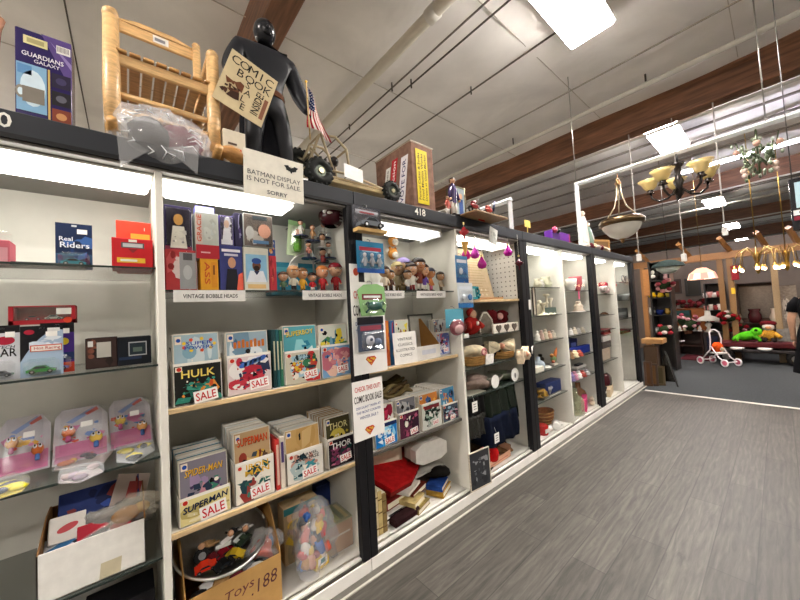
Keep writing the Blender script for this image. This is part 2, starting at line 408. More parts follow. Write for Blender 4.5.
# ---------------------------------------------------------------- display cabinets
HDR = '2b2e33'; BLK = '17171a'; WHT = 'd9d8d0'
def cabinet(x0, x1, xm, label, pw0, pw1, shelves_l, shelves_r, num=None, doors=False, backcol='dcdbd2'):
    t = thing('display_cabinet', label, 'display cabinet', (0, 0, -LIFT), 0, 'display cabinets along the aisle')
    h = MB('paint').box(x0, x1, FR, FR + .05, 2.178, TOP, HDR, b=.004).box(x0, x1, FR - .004, FR + .05, 2.165, 2.18, '0e0e10').box(x0, x1, FR + .012, FR + .05, 2.155, 2.166, '8f8d88').build('header_board', t)
    if num:
        xx, s = num; MB('card').text2(s, xx, 2.222, .052, FR - .003, 'e8e6dd').build('lettering', h, 'white stick-on number')
    MB('paint').box(x0, x1, FR + .05, BK, 2.15, TOP - .01, '8c8b86').build('top_panel', t)
    MB('paint').box(x0, x1, BK, BK + .015, 0, 2.2, backcol).build('back_panel', t)
    MB('paint').box(x0, x1, FR + .02, BK, .0, .09, 'd6d5ce').build('floor_panel', t)
    MB('paint').box(x0 + .001, x1 - .001, FR, FR + .02, 0, .072, 'eeede6', b=.003).build('plinth', t)
    MB('metal').box(x0, x1, FR + .005, FR + .03, .072, .082, '77756f').box(x0, x1, FR + .045, FR + .055, .09, .098, 'c9c8c2').build('door_track', t)
    for (a, b) in ((x0, x0 + pw0), (x1 - pw1, x1)):
        p = MB('paint').box(a, b, FR, FR + .045, .072, 2.168, BLK, b=.003).box(a + (b - a) * .3, b - (b - a) * .3, FR + .045, FR + .07, .1, 2.15, '0d0d0f').build('post', t)
    MB('paint').box(x0, x0 + .018, FR + .05, BK, .09, 2.15, backcol).build('side_panel', t)
    MB('paint').box(x1 - .018, x1, FR + .05, BK, .09, 2.15, backcol).build('side_panel', t)
    MB('paint').box(xm - .013, xm + .013, FR + .01, BK, .09, 2.15, 'dedcd2', b=.002).build('divider', t)
    for (a, b, l) in ((x0 + .019, xm - .014, shelves_l), (xm + .014, x1 - .019, shelves_r)):
        for (z, kind) in l:
            if kind == 'g': MB('shelfglass').box(a, b, 1.70, BK - .02, z - .008, z, '55605c').box(a, b, 1.699, 1.701, z - .008, z, '2c3532', mat='gloss').build('glass_shelf', t)
            else: MB('paint').box(a, b, 1.712, BK - .005, z - .02, z, 'cfcdc4').box(a, b, 1.695, 1.712, z - .022, z, 'd3b88b' if kind == 'w' else '57534c', b=.002, mat='wood').build('shelf', t)
    if doors:
        for k, (a, b) in enumerate(((x0 + pw0, xm + .03), (xm - .03, x1 - pw1))):
            d = MB('glass').box(a, b, FR + .012 + k * .012, FR + .017 + k * .012, .085, 2.165, 'dfe8e4').build('glass_door', t)
    return t
cabinet(-.86, 1.065, .108, 'display cabinet with number 0, toy cars and comic bins inside', .05, .052,
        [(1.75, 'g'), (1.342, 'g'), (.964, 'g'), (.557, 'g')], [(1.655, 'g'), (1.145, 'w'), (.628, 'w')], num=(-.325, '40'))
cabinet(1.067, 3.068, 2.03, 'display cabinet numbered 418 below the small dune buggy', .052, .07,
        [(1.655, 'g'), (1.145, 'w'), (.64, 'd')], [(1.577, 'w'), (1.26, 'g'), (1.0, 'g'), (.77, 'g')], num=(1.63, '418'))
cabinet(3.07, 4.94, 3.98, 'glass-fronted display cabinet with a yellow vase and blue boxes', .07, .07,
        [(1.70, 'g'), (1.385, 'g'), (1.1, 'g'), (.78, 'g'), (.475, 'g')], [(1.665, 'g'), (1.385, 'g'), (1.09, 'g'), (.82, 'g'), (.545, 'g')], doors=True)
cabinet(4.942, 6.86, 5.86, 'endmost display cabinet with pink roses beside the carpet', .08, .13,
        [(1.61, 'g'), (1.3, 'g'), (1.08, 'g'), (.62, 'g')], [(1.81, 'g'), (1.51, 'g'), (1.2, 'g'), (1.0, 'g')], doors=True)
struct('trim_3', MB('paint').box(-.9, 6.87, 1.6, FR - .001, 0, .004, '5d5a55').box(-.9, 6.87, 1.59, 1.604, 0, .006, 'b9b5ac'))
def case_light(x0, x1, label, y0=1.70, y1=1.9, kind='wrap', z=2.13):
    t = thing('cabinet_light', label, 'cabinet light', ((x0 + x1) / 2, 0, z - LIFT), 0, None); h = (x1 - x0) / 2
    if kind == 'wrap':
        MB('paint').box(-h - .01, h + .01, y0 - .004, y1 + .004, .012, .0195, 'e5e5e0').build('housing', t)
        MB('case_glow').box(-h, h, y0, y1, -.022, .012, 'fffaf0', b=.012).build('diffuser', t)
    else:
        MB('paint').box(-h, h, y0, y1, .0, .0195, 'e5e5e0').build('housing', t)
        for y in (y0 + .04, y1 - .04): MB('case_glow').tube([(-h + .02, y, -.02), (h - .02, y, -.02)], .013, 'fffaf0', n=10).build('fluorescent_tube', t)
        MB('paint').box(-h, -h + .02, y0, y1, -.04, 0, 'dddddd').box(h - .02, h, y0, y1, -.04, 0, 'dddddd').build('end_cap', t)
    return t
case_light(-.8, .08, 'glowing white light strip over the toy car shelves', 1.7, 1.87)
case_light(.135, .71, 'glowing light strip ending above the bobblehead dolls', 1.7, 1.87)
case_light(1.16, 1.93, 'open light fitting with twin tubes over the figurines', 1.72, 1.95, 'tubes')
case_light(2.1, 2.95, 'light fitting with twin tubes above the framed parchment', 1.72, 1.95, 'tubes')
case_light(3.16, 3.94, 'light strip above the yellow vase', 1.72, 1.88)
case_light(4.02, 4.8, 'light strip above the red and white china', 1.72, 1.88)
case_light(5.04, 5.7, 'light strip above the pink roses in the end cabinet', 1.72, 1.88)
case_light(5.92, 6.65, 'light strip nearest the carpet in the end cabinet', 1.72, 1.88)
# ---------------------------------------------------------------- shared builders for the goods
BAYS = ((-1.4, .093), (.123, 1.045), (1.087, 2.015), (2.045, 3.048), (3.09, 3.965), (3.995, 4.92), (4.965, 5.845), (5.875, 6.84))
def inside(x, r, Y, Z):      # keeps goods clear of the cabinet sides and dividers
    if Y < 1.67 or Z > 2.1: return x
    for a, b in BAYS:
        if a - .02 <= x <= b + .02 and b - a > 2 * r: return min(max(x, a + r + .003), b - r - .003)
    return x
def extent(x0, x1, yt, Z, Y):
    X0 = at(x0, yt, Y)[0]; X1 = at(x1, yt, Y)[0]; zt = at((x0 + x1) / 2, yt, Y)[1]
    return inside((X0 + X1) / 2, (X1 - X0) / 2, Y, Z), X1 - X0, zt - Z
def pkg(name, label, cat, x0, x1, yt, Z, Y, d, col, paint=None, rz=0, rx=0, parts=(), mat='card', group=None, b=.002):
    xc, w, h = extent(x0, x1, yt, Z, Y)
    mb = MB(mat).box(-w / 2, w / 2, 0, d, 0, h, col, b=b)
    if paint: paint(mb, w, h)
    if not parts: return solo(name, mb, label, cat, (xc, Y, Z), rz, group, rx)
    t = thing(name, label, cat, (xc, Y, Z), rz, group, rx)
    mb.build('carton' if name.endswith('box') else 'body', t)
    for (pn, fn, pl) in parts:
        q = MB('card'); fn(q, w, h, d); q.build(pn, t, pl)
    return t
def sticker(u, v, w=.03, h=.018, y=-.002, col='f4f2ee'):
    def f(q, W, H, D):
        q.rect2(W * u - w / 2, W * u + w / 2, H * v - h / 2, H * v + h / 2, y, col)
        q.rect2(W * u - w * .38, W * u + w * .3, H * v - h * .1, H * v + h * .1, y - .0003, '8a8a8a')
    return ('price_sticker', f, None)
def car(mb, x, y, z, L, col, glass='20262c', wheel='1b1b1b', rim='b9b9b9'):
    pr = [(-.5, .08), (-.5, .2), (-.36, .24), (-.2, .38), (.12, .38), (.28, .24), (.5, .19), (.5, .08)]
    w = L * .2
    mb.prism([(x + u * L, z + v * L) for u, v in pr], y - w, y + w, col, axis='y', mat='gloss')
    mb.prism([(x + u * L, z + v * L) for u, v in ((-.3, .25), (-.17, .36), (.1, .36), (.22, .25))], y - w - .001, y + w + .001, glass, axis='y', mat='gloss')
    for u in (-.3, .3):
        for s in (-1, 1):
            yy = y + s * w
            pts = [(x + u * L + L * .1 * math.cos(k * PI / 5), z + L * .1 + L * .1 * math.sin(k * PI / 5)) for k in range(10)]
            mb.prism(pts, yy - L * .03, yy + L * .03, wheel, axis='y', mat='rubber')
            pts = [(x + u * L + L * .05 * math.cos(k * PI / 4), z + L * .1 + L * .05 * math.sin(k * PI / 4)) for k in range(8)]
            mb.prism(pts, yy - L * .034, yy + L * .034, rim, axis='y', mat='metal')
def skin_mesh(pts, edges, levels=1):
    # one continuous surface grown along a skeleton; pts = {key: ((x, y, z), radius or (rx, ry))}
    ks = list(pts); ix = {k: i for i, k in enumerate(ks)}
    me = bpy.data.meshes.new('skeleton'); me.from_pydata([pts[k][0] for k in ks], [(ix[a], ix[b]) for a, b in edges], [])
    o = bpy.data.objects.new('skeleton', me); C.objects.link(o)
    o.modifiers.new('s', 'SKIN'); sub = o.modifiers.new('u', 'SUBSURF'); sub.levels = levels; sub.render_levels = levels
    for i, k in enumerate(ks):
        r = pts[k][1]; sv = me.skin_vertices[0].data[i]; sv.radius = (r, r) if not isinstance(r, tuple) else r
        sv.use_root = (i == 0)
    dg = bpy.context.evaluated_depsgraph_get(); dg.update()
    m2 = bpy.data.meshes.new_from_object(o.evaluated_get(dg))
    vs = [tuple(v.co) for v in m2.vertices]; fs = [tuple(p.vertices) for p in m2.polygons]
    bpy.data.objects.remove(o); bpy.data.meshes.remove(me); bpy.data.meshes.remove(m2)
    return vs, fs
def chain(*ks): return list(zip(ks[:-1], ks[1:]))
# a small big-headed figurine: body, head, hair and base as parts
def figurine(label, loc, h, shirt, trousers, skin='d9a988', hair='2a1a12', rz=0, group=None, base='2b2b2b', cat='figurine', name='bobblehead_doll', head=.27, pose=0, cap=None, mat='gloss'):
    loc = (inside(loc[0], h * .21, loc[1], loc[2]), loc[1], loc[2])
    t = thing(name, label, cat, loc, rz, group)
    hb = h * (1 - head * 1.15)
    MB(mat).lathe([(h * .16, 0), (h * .17, h * .02), (h * .15, h * .05)], base, n=14).build('base', t)
    b = MB(mat); z0 = h * .05
    for s in (-1, 1):
        b.tube([(s * h * .055, 0, z0), (s * h * .05, 0, hb * .45)], [h * .045, h * .055], trousers, n=8)
        b.ell(s * h * .058, -h * .03, z0 + h * .015, h * .04, h * .07, h * .022, '1d1a1a', n=8)
        e = (s * h * .17, -h * (.05 + .08 * (pose if s > 0 else 0)), hb * (.5 + .3 * (pose if s > 0 else 0)))
        b.tube([(s * h * .085, 0, hb * .88), (s * h * .15, 0, hb * .7), e], [h * .045, h * .042, h * .034], shirt, n=8)
        b.ell(e[0], e[1], e[2], h * .036, h * .036, h * .036, skin, n=8)
    b.lathe([(h * .1, hb * .4), (h * .105, hb * .55), (h * .115, hb * .8), (h * .08, hb * .94), (h * .04, hb * 1.02)], shirt, n=12, sy=.75)
    b.build('body', t)
    r = h * head * .62; zc = hb + r * .85
    m = MB(mat).ell(0, 0, zc, r * .92, r * .95, r, skin, n=16)
    for s in (-1, 1):
        m.ell(s * r * .34, -r * .84, zc + r * .08, r * .15, r * .08, r * .17, 'f5f2ea', n=8).ell(s * r * .34, -r * .91, zc + r * .07, r * .07, r * .04, r * .09, '1a1412', n=6)
        m.ell(s * r * .93, 0, zc, r * .1, r * .16, r * .2, skin, n=8)
    m.ell(0, -r * .95, zc - r * .1, r * .1, r * .12, r * .12, skin, n=8).ell(0, -r * .83, zc - r * .42, r * .26, r * .1, r * .06, '8c3a30', n=8)
    m.build('head', t)
    hm = MB(mat)
    if cap: hm.ell(0, r * .06, zc + r * .22, r * 1.0, r * 1.02, r * .86, cap, n=16, lo=.05, hi=1).ell(0, -r * .85, zc + r * .3, r * .6, r * .5, r * .07, cap, n=12)
    else: hm.ell(0, r * .08, zc + r * .2, r * 1.04, r * 1.04, r * .9, hair, n=16, lo=.1, hi=1).ell(0, r * .3, zc - r * .05, r * .9, r * .75, r * .8, hair, n=14)
    hm.build('cap' if cap else 'hair', t)
    return t
# blister pack: printed card, clear bubble, toy
def blister(label, x0, x1, yt, Z, Y, col, paint, toycol, toy='car', rz=0, rx=0, group=None, arc=False, hang=False, tilt=0, cat='toy pack', by=.3, stick=True):
    xc, w, h = extent(x0, x1, yt, Z, Y)
    t = thing('blister_pack', label, cat, (xc, Y, Z), rz, group, rx, tilt)
    c = MB('gloss')
    n = 14 if arc else 1
    top = [(w / 2 - w * k / 8, h * (1 - (.12 * ((2 * k / 8 - 1) ** 2) if arc else 0))) for k in range(9)]
    c.prism([(-w / 2, 0), (w / 2, 0)] + top, 0, .0016, col, axis='y')
    c.rect2(-w * .07, w * .07, h * .93, h * .97, -.0004, 'b8bcc0'); paint(c, w, h); c.build('backing_card', t)
    bz = h * by
    MB('clear').box(-w * .42, w * .42, -.035, -.001, h * .04, h * (.06 + by), 'e8eef0', b=.012).build('blister', t)
    q = MB('gloss')
    if toy == 'car': car(q, 0, -.018, h * .07, w * .68, toycol)
    else:
        q.ell(0, -.018, h * (.08 + by * .75), w * .1, .012, h * by * .14, 'd9a988', n=8).tube([(0, -.018, h * (.05 + by * .62)), (0, -.018, h * .2)], [w * .12, w * .08], toycol)
        for s in (-1, 1): q.tube([(s * w * .06, -.018, h * .22), (s * w * .09, -.018, h * .06)], w * .05, toycol).tube([(s * w * .1, -.018, h * (.05 + by * .55)), (s * w * .25, -.018, h * .2)], w * .04, toycol)
    q.build('toy_car' if toy == 'car' else 'toy_figure', t)
    if stick: MB('card').rect2(w * .08, w * .36, h * .78, h * .88, -.0022, 'f2f0ec').build('price_sticker', t)
    if hang: MB('metal').tube([(0, .0, h * .95), (0, .03, h * .97), (0, .06, h)], .003, '777777', n=6).build('peg_hook', t)
    return t
# plastic bag film with folds
def crumple(mb, x, y, z, rx, ry, rz, col, seed, mat='film', flat=None, amp=.22):
    return mb.blob(x, y, z, rx, ry, rz, col, seed, amp, 22, mat, 4.2, flat)
# ---------------------------------------------------------------- comic bins
SALE_R = 'c8202c'
def sale_tag(t, u, v, k=1., rot=.1, name='sale_tag', y=-.004):
    q = MB('card'); w = .095 * k; h = .052 * k; c, s = math.cos(rot), math.sin(rot)
    q.poly2([(u + a * c - b * s, v + a * s + b * c) for a, b in ((-w / 2, -h / 2), (w / 2, -h / 2), (w / 2, h / 2), (-w / 2, h / 2))], y, 'f6f4f0')
    q.text2('SALE', u, v, .036 * k, y - .0006, SALE_R, w=.08 * k, rot=rot)
    return q.build(name, t, 'white tag reading SALE in red')
def comic_mesh(w, h, paint, seed, col='e9e4d6'):
    mb = MB('gloss').box(-w / 2, w / 2, 0, .0055, 0, h, col)
    mb.rect2(-w / 2 + .003, w / 2 - .003, .003, h - .003, -.0004, 'd8d2c4')
    if paint: paint(mb, w - .008, h - .006)
    return mb
GREYS = ['e6e2d8', 'd4cfc2', 'cfd6d6', 'bdb6a6', 'e9e6df', '6f8f96', 'c9b98f', 'e2ddd0']
def comic_stack(x0, x1, yb, yc, Z, Y, n, bl, binpaint, cl, compaint, backlabel, tag=None, binw='efebe2', depth=None, cx=None, group=None, edge=GREYS, hfix=None):
    xc, w, hb = extent(x0, x1, yb, Z, Y)
    if hfix: hb = hfix
    depth = depth or n * .0125 + .05
    t = thing('comic_bin', bl, 'comic bin', (xc, Y, Z), 0, 'open card bins of comic books')
    b = MB('card').box(-w / 2, w / 2, 0, .003, 0, hb, binw).box(-w / 2, w / 2, depth, depth + .003, 0, hb * 1.05, 'cfc6b0').box(-w / 2, w / 2, 0, depth, 0, .003, 'cfc6b0')
    for s in (-1, 1):
        a = s * w / 2; c = min(a, a - s * .003), max(a, a - s * .003)
        b.prism([(0, 0), (depth, 0), (depth, hb * 1.05), (0, hb)], c[0], c[1], binw if s < 0 else 'c9b892', axis='x')
    b.build('tray', t)
    q = MB('gloss').rect2(-w / 2 + .004, w / 2 - .004, .004, hb - .004, -.001, 'f0ede4'); binpaint(q, w - .012, hb - .012); q.build('cover_sheet', t, bl.split(' with ')[0] + ' front sheet' if False else None)
    if tag: sale_tag(t, tag[0] * w, tag[1] * hb, tag[2] if len(tag) > 2 else 1)
    c0, c1 = cx or (x0, x1)
    xc2, w2, hc = extent(c0, c1, yc, Z, Y + .03); w2 = min(w2, w - .012) if not cx else w2
    xc2 = xc if not cx else xc2
    lean = -.05
    o = solo('comic_book', comic_mesh(w2, hc - .006, compaint, 1), cl, 'comic book', (xc2, Y + .02, Z + .006), 0, None, lean)
    rd = random.Random(int(x0 * 7)); pal = [comic_mesh(w2, hc - .01, None, k, edge[k % len(edge)]) for k in range(5)]
    me = []
    g = group or backlabel
    for k in range(n):
        y = Y + .03 + (depth - .05) * (k + 1) / (n + .5)
        if k < 5:
            o = solo('comic_book', pal[k], backlabel, 'comic book', (0, 0, 0), 0, g, lean); me.append(o.data)
        else:
            o = bpy.data.objects.new('comic_book', me[k % 5]); C.objects.link(o); o['label'] = backlabel; o['category'] = 'comic book'; o['group'] = g; o.rotation_euler = (lean, 0, 0)
        o.location = (xc2 + rd.uniform(-.003, .003), y, Z + .0065); o.scale = (1, 1, 1 - rd.uniform(0, .025))
    return t
def P(bg, seed, pal, n=9, title=None, tc='ffffff', th=.14, tv=.86, tw=.86, size=.35, extra=None, rot=0, slant=0):
    def f(mb, w, h):
        mb.rect2(-w / 2, w / 2, 0.004, h, -.0012, bg)
        mb.art(-w / 2, w / 2, .004, h * (.76 if title else 1), -.0016, seed, pal, n, size); mb.art(-w * .48, w * .48, .008, h * (.72 if title else .97), -.0023, seed + 50, list(pal) + ['1c1a1c', 'ece6da'], n, .15)
        if title:
            mb.text2(title, .0015, h * tv - .002, h * th, -.0031, '141414', w=w * tw, rot=rot, slant=slant)
            mb.text2(title, 0, h * tv, h * th, -.0034, tc, w=w * tw, rot=rot, slant=slant)
        mb.rect2(-w / 2 + .004, -w / 2 + w * .16, h * .86, h * .98, -.0028, 'e8ddc8'); mb.ell2(-w / 2 + .004 + w * .075, h * .92, w * .05, w * .05, -.003, seed % 2 and 'c03328' or '2b4fa0')
        if extra: extra(mb, w, h)
    return f
Y2 = 1.72
def two(a, b, ca, cb, va, vb, h1=.1, h2=.1):
    def f(mb, w, h):
        mb.text2(a, .06 * w, h * va, h * h1, -.0034, ca, w=w * .6); mb.text2(b, .06 * w, h * vb, h * h2, -.0034, cb, w=w * .66)
    return f
# upper row
def stars(mb, w, h):
    for k in range(9):
        a = 2 * PI * k / 9; mb.ell2(w * .36 * math.cos(a) + .01, h * .84 + h * .09 * math.sin(a), w * .05, w * .05, -.003, ('e8c23c', 'd9542f')[k % 2], n=5)
    two('SUPER', 'POWERS', '1f3f9c', '1f3f9c', .865, .8, .055, .055)(mb, w, h)
comic_stack(172, 222, 362, 333, 1.145, Y2, 6, 'white comic bin with a dark cover of a green giant, beside the white divider', P('1d1f1d', 11, ['2f7f6d', '235f52', 'c8542a', 'd98a3a', '3b8f7d', '1a2826'], 12, 'HULK', 'e7d26a', .2, .78, .72), 
    'comic book with a star-burst blue title above the green giant cover', P('9fb9c4', 12, ['7fa6b8', 'c8d6d8'], 4, None, extra=stars), 'bagged comic books packed behind the green giant bin', tag=(.14, .16, 1))
comic_stack(226, 271, 354, 331, 1.145, Y2, 6, 'white comic bin with red and white racing artwork and blue script', P('d9c9c9', 13, ['b22a3c', 'e9e6e2', '2a3350', 'c43a48', '8f2030'], 14, None, extra=lambda mb, w, h: [mb.ell2(.02 + k * .022 - .05, h * .78 + k * .006, .022, .012, -.0035, ('3a63b8', '6f9ad6')[k % 2], rot=.5) for k in range(5)]),
    'comic book with an orange lettered title over a pale blue cover above the racing bin', P('9db4c0', 14, ['6f8fa3', 'd9e2e4', '4a6a86'], 6, None, extra=lambda mb, w, h: [mb.rect2(-w * .34 + k * w * .1, -w * .27 + k * w * .1, h * .74, h * (.84 + .02 * (k % 3)), -.003, 'c8702c') for k in range(8)]), 'bagged comic books packed behind the racing bin', tag=(.2, .22, .95))
comic_stack(284, 320, 350, 325, 1.145, Y2, 5, 'white comic bin with red, yellow and green team artwork', P('c9c4b0', 15, ['b8332f', 'e0b63a', '3c7a56', '9fc3d6', 'b24a34', '2b3a44'], 14, None, extra=two('JUSTICE', 'LEAGUE', '1b2a22', '1b2a22', .88, .78, .09, .09)),
    'comic book with a yellow curved title on a bright cyan cover', P('58a8b4', 16, ['8fd0d4', '2f7f9c', 'd0e6e6'], 7, 'SUPERBOY', 'e6d23c', .09, .88, .86, rot=.08), 'bagged comic books packed behind the team artwork bin', tag=(.2, .24, .85))
comic_stack(322, 352, 344, 324, 1.145, Y2, 5, 'white comic bin with pink and sky-blue artwork next to the black post', P('7aa7cf', 17, ['d99a9a', 'c77f86', 'e2bba8', '4a7ab8', 'b86a78'], 12),
    'comic book with yellow and green lettering on white beside the black post', P('d6dccf', 18, ['4f8a5a', 'e3d048', '6f9fb0', '2f6f8c'], 12), 'bagged comic books packed behind the pink and sky-blue bin', tag=(.18, .22, .8))
# lower row
ZR = .628
TEAL = ['e6e2d8', 'd4cfc2', '2f6f84', 'cfd6d6', 'e9e6df']
comic_stack(178, 231, 492, 456, ZR, Y2, 14, 'cream comic bin with a black winged title and yellow sheet', P('e2d596', 21, ['d9cf9a', 'efe6bf', 'cfc07a', 'b8a868'], 5, 'SUPERMAN', '23304a', .24, .72, .9, slant=.25, rot=.12),
    'purple comic book with a yellow title, first in the stack with the cream bin', P('7f7a86', 22, ['6b5a7d', '4a3a5c', '9a86a6', '3f7f6a', 'c28a96', '2f3a4f'], 13, 'SPIDER-MAN', 'dfae3c', .12, .8, .8, slant=.15), 'bagged comic books standing behind the purple comic', tag=(.14, .27, 1.12), edge=TEAL, depth=.3)
comic_stack(234, 274, 459, 429, ZR, Y2, 13, 'white comic bin with yellow title and green armour artwork', P('e9e4d6', 23, ['2c5a52', '3f7a6a', '8f3a34', 'd4d0c4', '26424a'], 9, None, extra=two('IRON', 'MAN', 'e3b53a', 'e3b53a', .9, .74, .14, .14)),
    'brown comic book with a red title and golden figures', P('b89a72', 24, ['c9a348', '5a4436', '8f3a2c', 'd6b77a', '3f4a54', '7a2f28'], 13, 'SUPERMAN', 'd9552a', .12, .86, .86), 'bagged comic books standing behind the brown comic', tag=(.12, .2, .98), depth=.3)
comic_stack(286, 323, 449, 426, ZR, Y2, 13, 'white comic bin with teal monster artwork', P('e6e4dc', 25, ['2f6f7c', '3c8a96', '1f3f4a', 'b0c4c4', 'c99a8a'], 9, None, extra=two('MARVEL', 'UNIVERSE', '20242c', '20242c', .88, .74, .1, .12)),
    'tan comic book showing a black hand', P('c8a468', 26, ['bf9a5c', 'd2b27a'], 3, None, extra=lambda mb, w, h: [mb.ell2(-w * .3, h * .28, w * .1, h * .09, -.0034, '17120e')] + [mb.ell2(-w * .38 + k * w * .055, h * .4 + (.02 if k in (1, 2) else 0) * h, w * .018, h * .09, -.0035, '17120e', rot=.2 - k * .12) for k in range(4)]), 'bagged comic books standing behind the tan comic', tag=(.1, .22, .9), depth=.3)
comic_stack(327, 354, 436, 415, ZR, Y2, 11, 'black and magenta comic bin next to the black post', P('241d24', 27, ['6f2f4f', '8a3a5f', '3a2a3a', 'b86a86', '1c3a3a'], 12, 'THOR', 'f0eeee', .22, .78, .8),
    'yellow and black comic book with white title beside the black post', P('4a4630', 28, ['c8b23c', '2f4a32', '1f1f1a', 'd9c65a', '6f6a2a'], 12, 'THOR', 'e6dc9a', .14, .82, .8), 'bagged comic books standing behind the yellow and black comic', tag=(.14, .25, .8), edge=['b08a5c', 'd4cfc2', 'a9824f', 'e6e2d8', 'c2a06c'], depth=.3)
# thin books between the bins
for k, (px, c, l) in enumerate(((273.5, '1f3f42', 'dark green graphic novel standing between the racing bin and the team bin'), (277, '245a5f', 'teal graphic novel standing between two other thin green books'), (280.5, '2f6a52', 'thin green book pressed against the team artwork bin'))):
    pkg('graphic_novel', l, 'book', px - 1.6, px + 1.6, 330, 1.145, Y2 + .01, .17, c, lambda mb, w, h: mb.rect2(-w * .2, w * .2, h * .3, h * .8, -.001, 'c9c7a8'))
pkg('graphic_novel', 'red and white comic book spine squeezed between the golden and tan comic stacks', 'book', 275, 279, 440, ZR, Y2, .17, 'b8342f', lambda mb, w, h: mb.rect2(-w * .3, w * .3, h * .1, h * .9, -.001, 'd8b9a8'))
pkg('graphic_novel', 'cream comic book spine squeezed beside the red spine', 'book', 279.5, 284, 437, ZR, Y2, .17, 'd9cfc0', lambda mb, w, h: mb.rect2(-w * .3, w * .3, h * .5, h * .9, -.001, '4a3a6a'))
# cabinet 418, upper row
pkg('comic_book', 'orange and red comic book right behind the post with hanging signs', 'comic book', 384, 388.5, 321, 1.145, 1.74, .17, 'c8622f', lambda mb, w, h: mb.art(-w / 2, w / 2, 0, h, -.001, 5, ['d98a3a', 'b23a2c', '3a4a7a'], 6))
pkg('comic_book', 'blue comic book between the orange one and the white typed sign', 'comic book', 389, 394, 321, 1.145, 1.74, .17, '3a6a9a', lambda mb, w, h: mb.art(-w / 2, w / 2, 0, h, -.001, 6, ['d9c65a', 'b23a2c', '2a3a6a'], 6))
xc, w, h = extent(394, 408, 320, 1.145, 1.745)
solo('comic_book', comic_mesh(w, h, P('c9cfc0', 31, ['e0d04a', 'b0c4a0', '8f5a3a'], 8), 1), 'yellow and white comic book peeking above the white typed sign', 'comic book', (xc, 1.745, 1.145))
t = thing('sign_card', 'white sign reading VINTAGE CLASSICS ILLUSTRATED COMICS on the upper shelf', 'sign', (at(406, 345, 1.71)[0], 1.71, 1.145), 0, None, -.06)
xc, w, h = extent(395, 418, 332, 1.145, 1.71)
MB('card').box(-w / 2, w / 2, 0, .002, 0, h, 'f0efea').build('card', t)
q = MB('card')
for k, s in enumerate(('VINTAGE', 'CLASSICS', 'ILLUSTRATED', 'COMICS')): q.text2(s, 0, h * (.78 - k * .17), h * .085, -.0008, '3a3a3a', w=w * (.62, .62, .8, .52)[k], bold=False)
q.build('lettering', t, 'grey typed capitals')
# brown magazine file
def mag_file(px0, px1, yt, Z, Y):
    xc, w, h = extent(px0, px1, yt, Z, Y); t = thing('magazine_file', 'brown cardboard magazine file with slanted sides and a white front on the upper shelf', 'magazine file', (xc, Y, Z))
    d = .26; lo = h * .33
    s = MB('card')
    for sx in (-1, 1):
        a = sx * w / 2; c = sorted((a, a - sx * .004)); s.prism([(0, 0), (d, 0), (d, h), (d * .75, h), (0, lo)], c[0], c[1], 'a87b45', axis='x')
    s.box(-w / 2, w / 2, d, d + .004, 0, h, '9a6f3c').box(-w / 2, w / 2, 0, d, 0, .004, '9a6f3c').build('shell', t)
    MB('card').box(-w / 2, w / 2, -.003, 0, 0, lo, 'e6e4de').rect2(-w * .3, w * .3, lo * .35, lo * .7, -.0036, 'cfd3dc').build('front_panel', t, 'white front panel')
    return t
mag_file(415, 438, 319, 1.145, 1.735)
comic_stack(443, 456, 331, 318, 1.145, 1.77, 4, 'comic bin in pale blue and pink at the divider beside the magazine file', P('a9b4d6', 33, ['c86a8a', '5a6ab0', 'e6e0e6', '8f3a5a'], 10), 'grey comic book standing above the pale blue and pink bin', P('8a8a90', 34, ['4a4a5a', 'c9c9c9', 'a86a5a'], 9), 'bagged comic books behind the pale blue and pink bin', tag=(.15, .2, .6))
# cabinet 418, lower row
Z4 = .64
comic_stack(374, 397, 421, 404, Z4, 1.715, 5, 'bright blue comic bin beside the hanging sale sign', P('1f7ac4', 35, ['2f9ad9', '14549c', '8fd0ec', 'd9ecf4'], 9, None, extra=lambda mb, w, h: mb.rect2(-w / 2, w / 2, h * .84, h, -.003, '1a2a5a')), 'red and white comic book peeking above the bright blue bin', P('d9d4d0', 36, ['b8284a', 'd0486a', '7f1a30'], 9), 'bagged comic books behind the bright blue bin', tag=(.12, .2, .85))
comic_stack(398, 419, 411, 397, Z4, 1.715, 6, 'dark magenta comic bin on the lower shelf', P('4f2036', 37, ['7f2f4f', '30182a', 'a84a6a', '602840'], 10), 'grey comic book behind the dark magenta bin', P('6f6f74', 38, ['3a3a40', 'a9a9a9', '55606a'], 10), 'bagged comic books behind the dark magenta bin', tag=(.2, .2, .75))
comic_stack(421, 441, 402, 392, Z4, 1.715, 8, 'white comic bin with green skeleton artwork on the lower shelf', P('d9dcd4', 39, ['3a5a4a', '8fa898', '202a26', 'b0b8b0'], 11, None, extra=lambda mb, w, h: mb.rect2(-w * .4, w * .4, h * .8, h * .96, -.003, '7a2a30')), 'orange comic book above the green skeleton bin', P('c8803a', 40, ['e0a84a', '8f4a2a', '3a5a8a'], 9), 'bagged comic books behind the green skeleton bin', tag=(.16, .2, .7), depth=.3)
comic_stack(442, 458, 403, 386, Z4, 1.72, 9, 'black and pink comic bin at the divider on the lower shelf', P('3a4a5a', 41, ['c8a0b0', '202430', '8fb0c4', '6a3a4a'], 12), 'blue and orange comic book above the black and pink bin', P('4a8ab0', 42, ['d99a4a', '2a5a8a', 'b0d4e0', 'c8622f'], 11), 'white-edged comic books behind the black and pink bin', tag=(.1, .18, .62), depth=.34, edge=['eeeae2', 'f2efe8', 'e6e2d8', 'ebe7dc', 'f0ece4'])
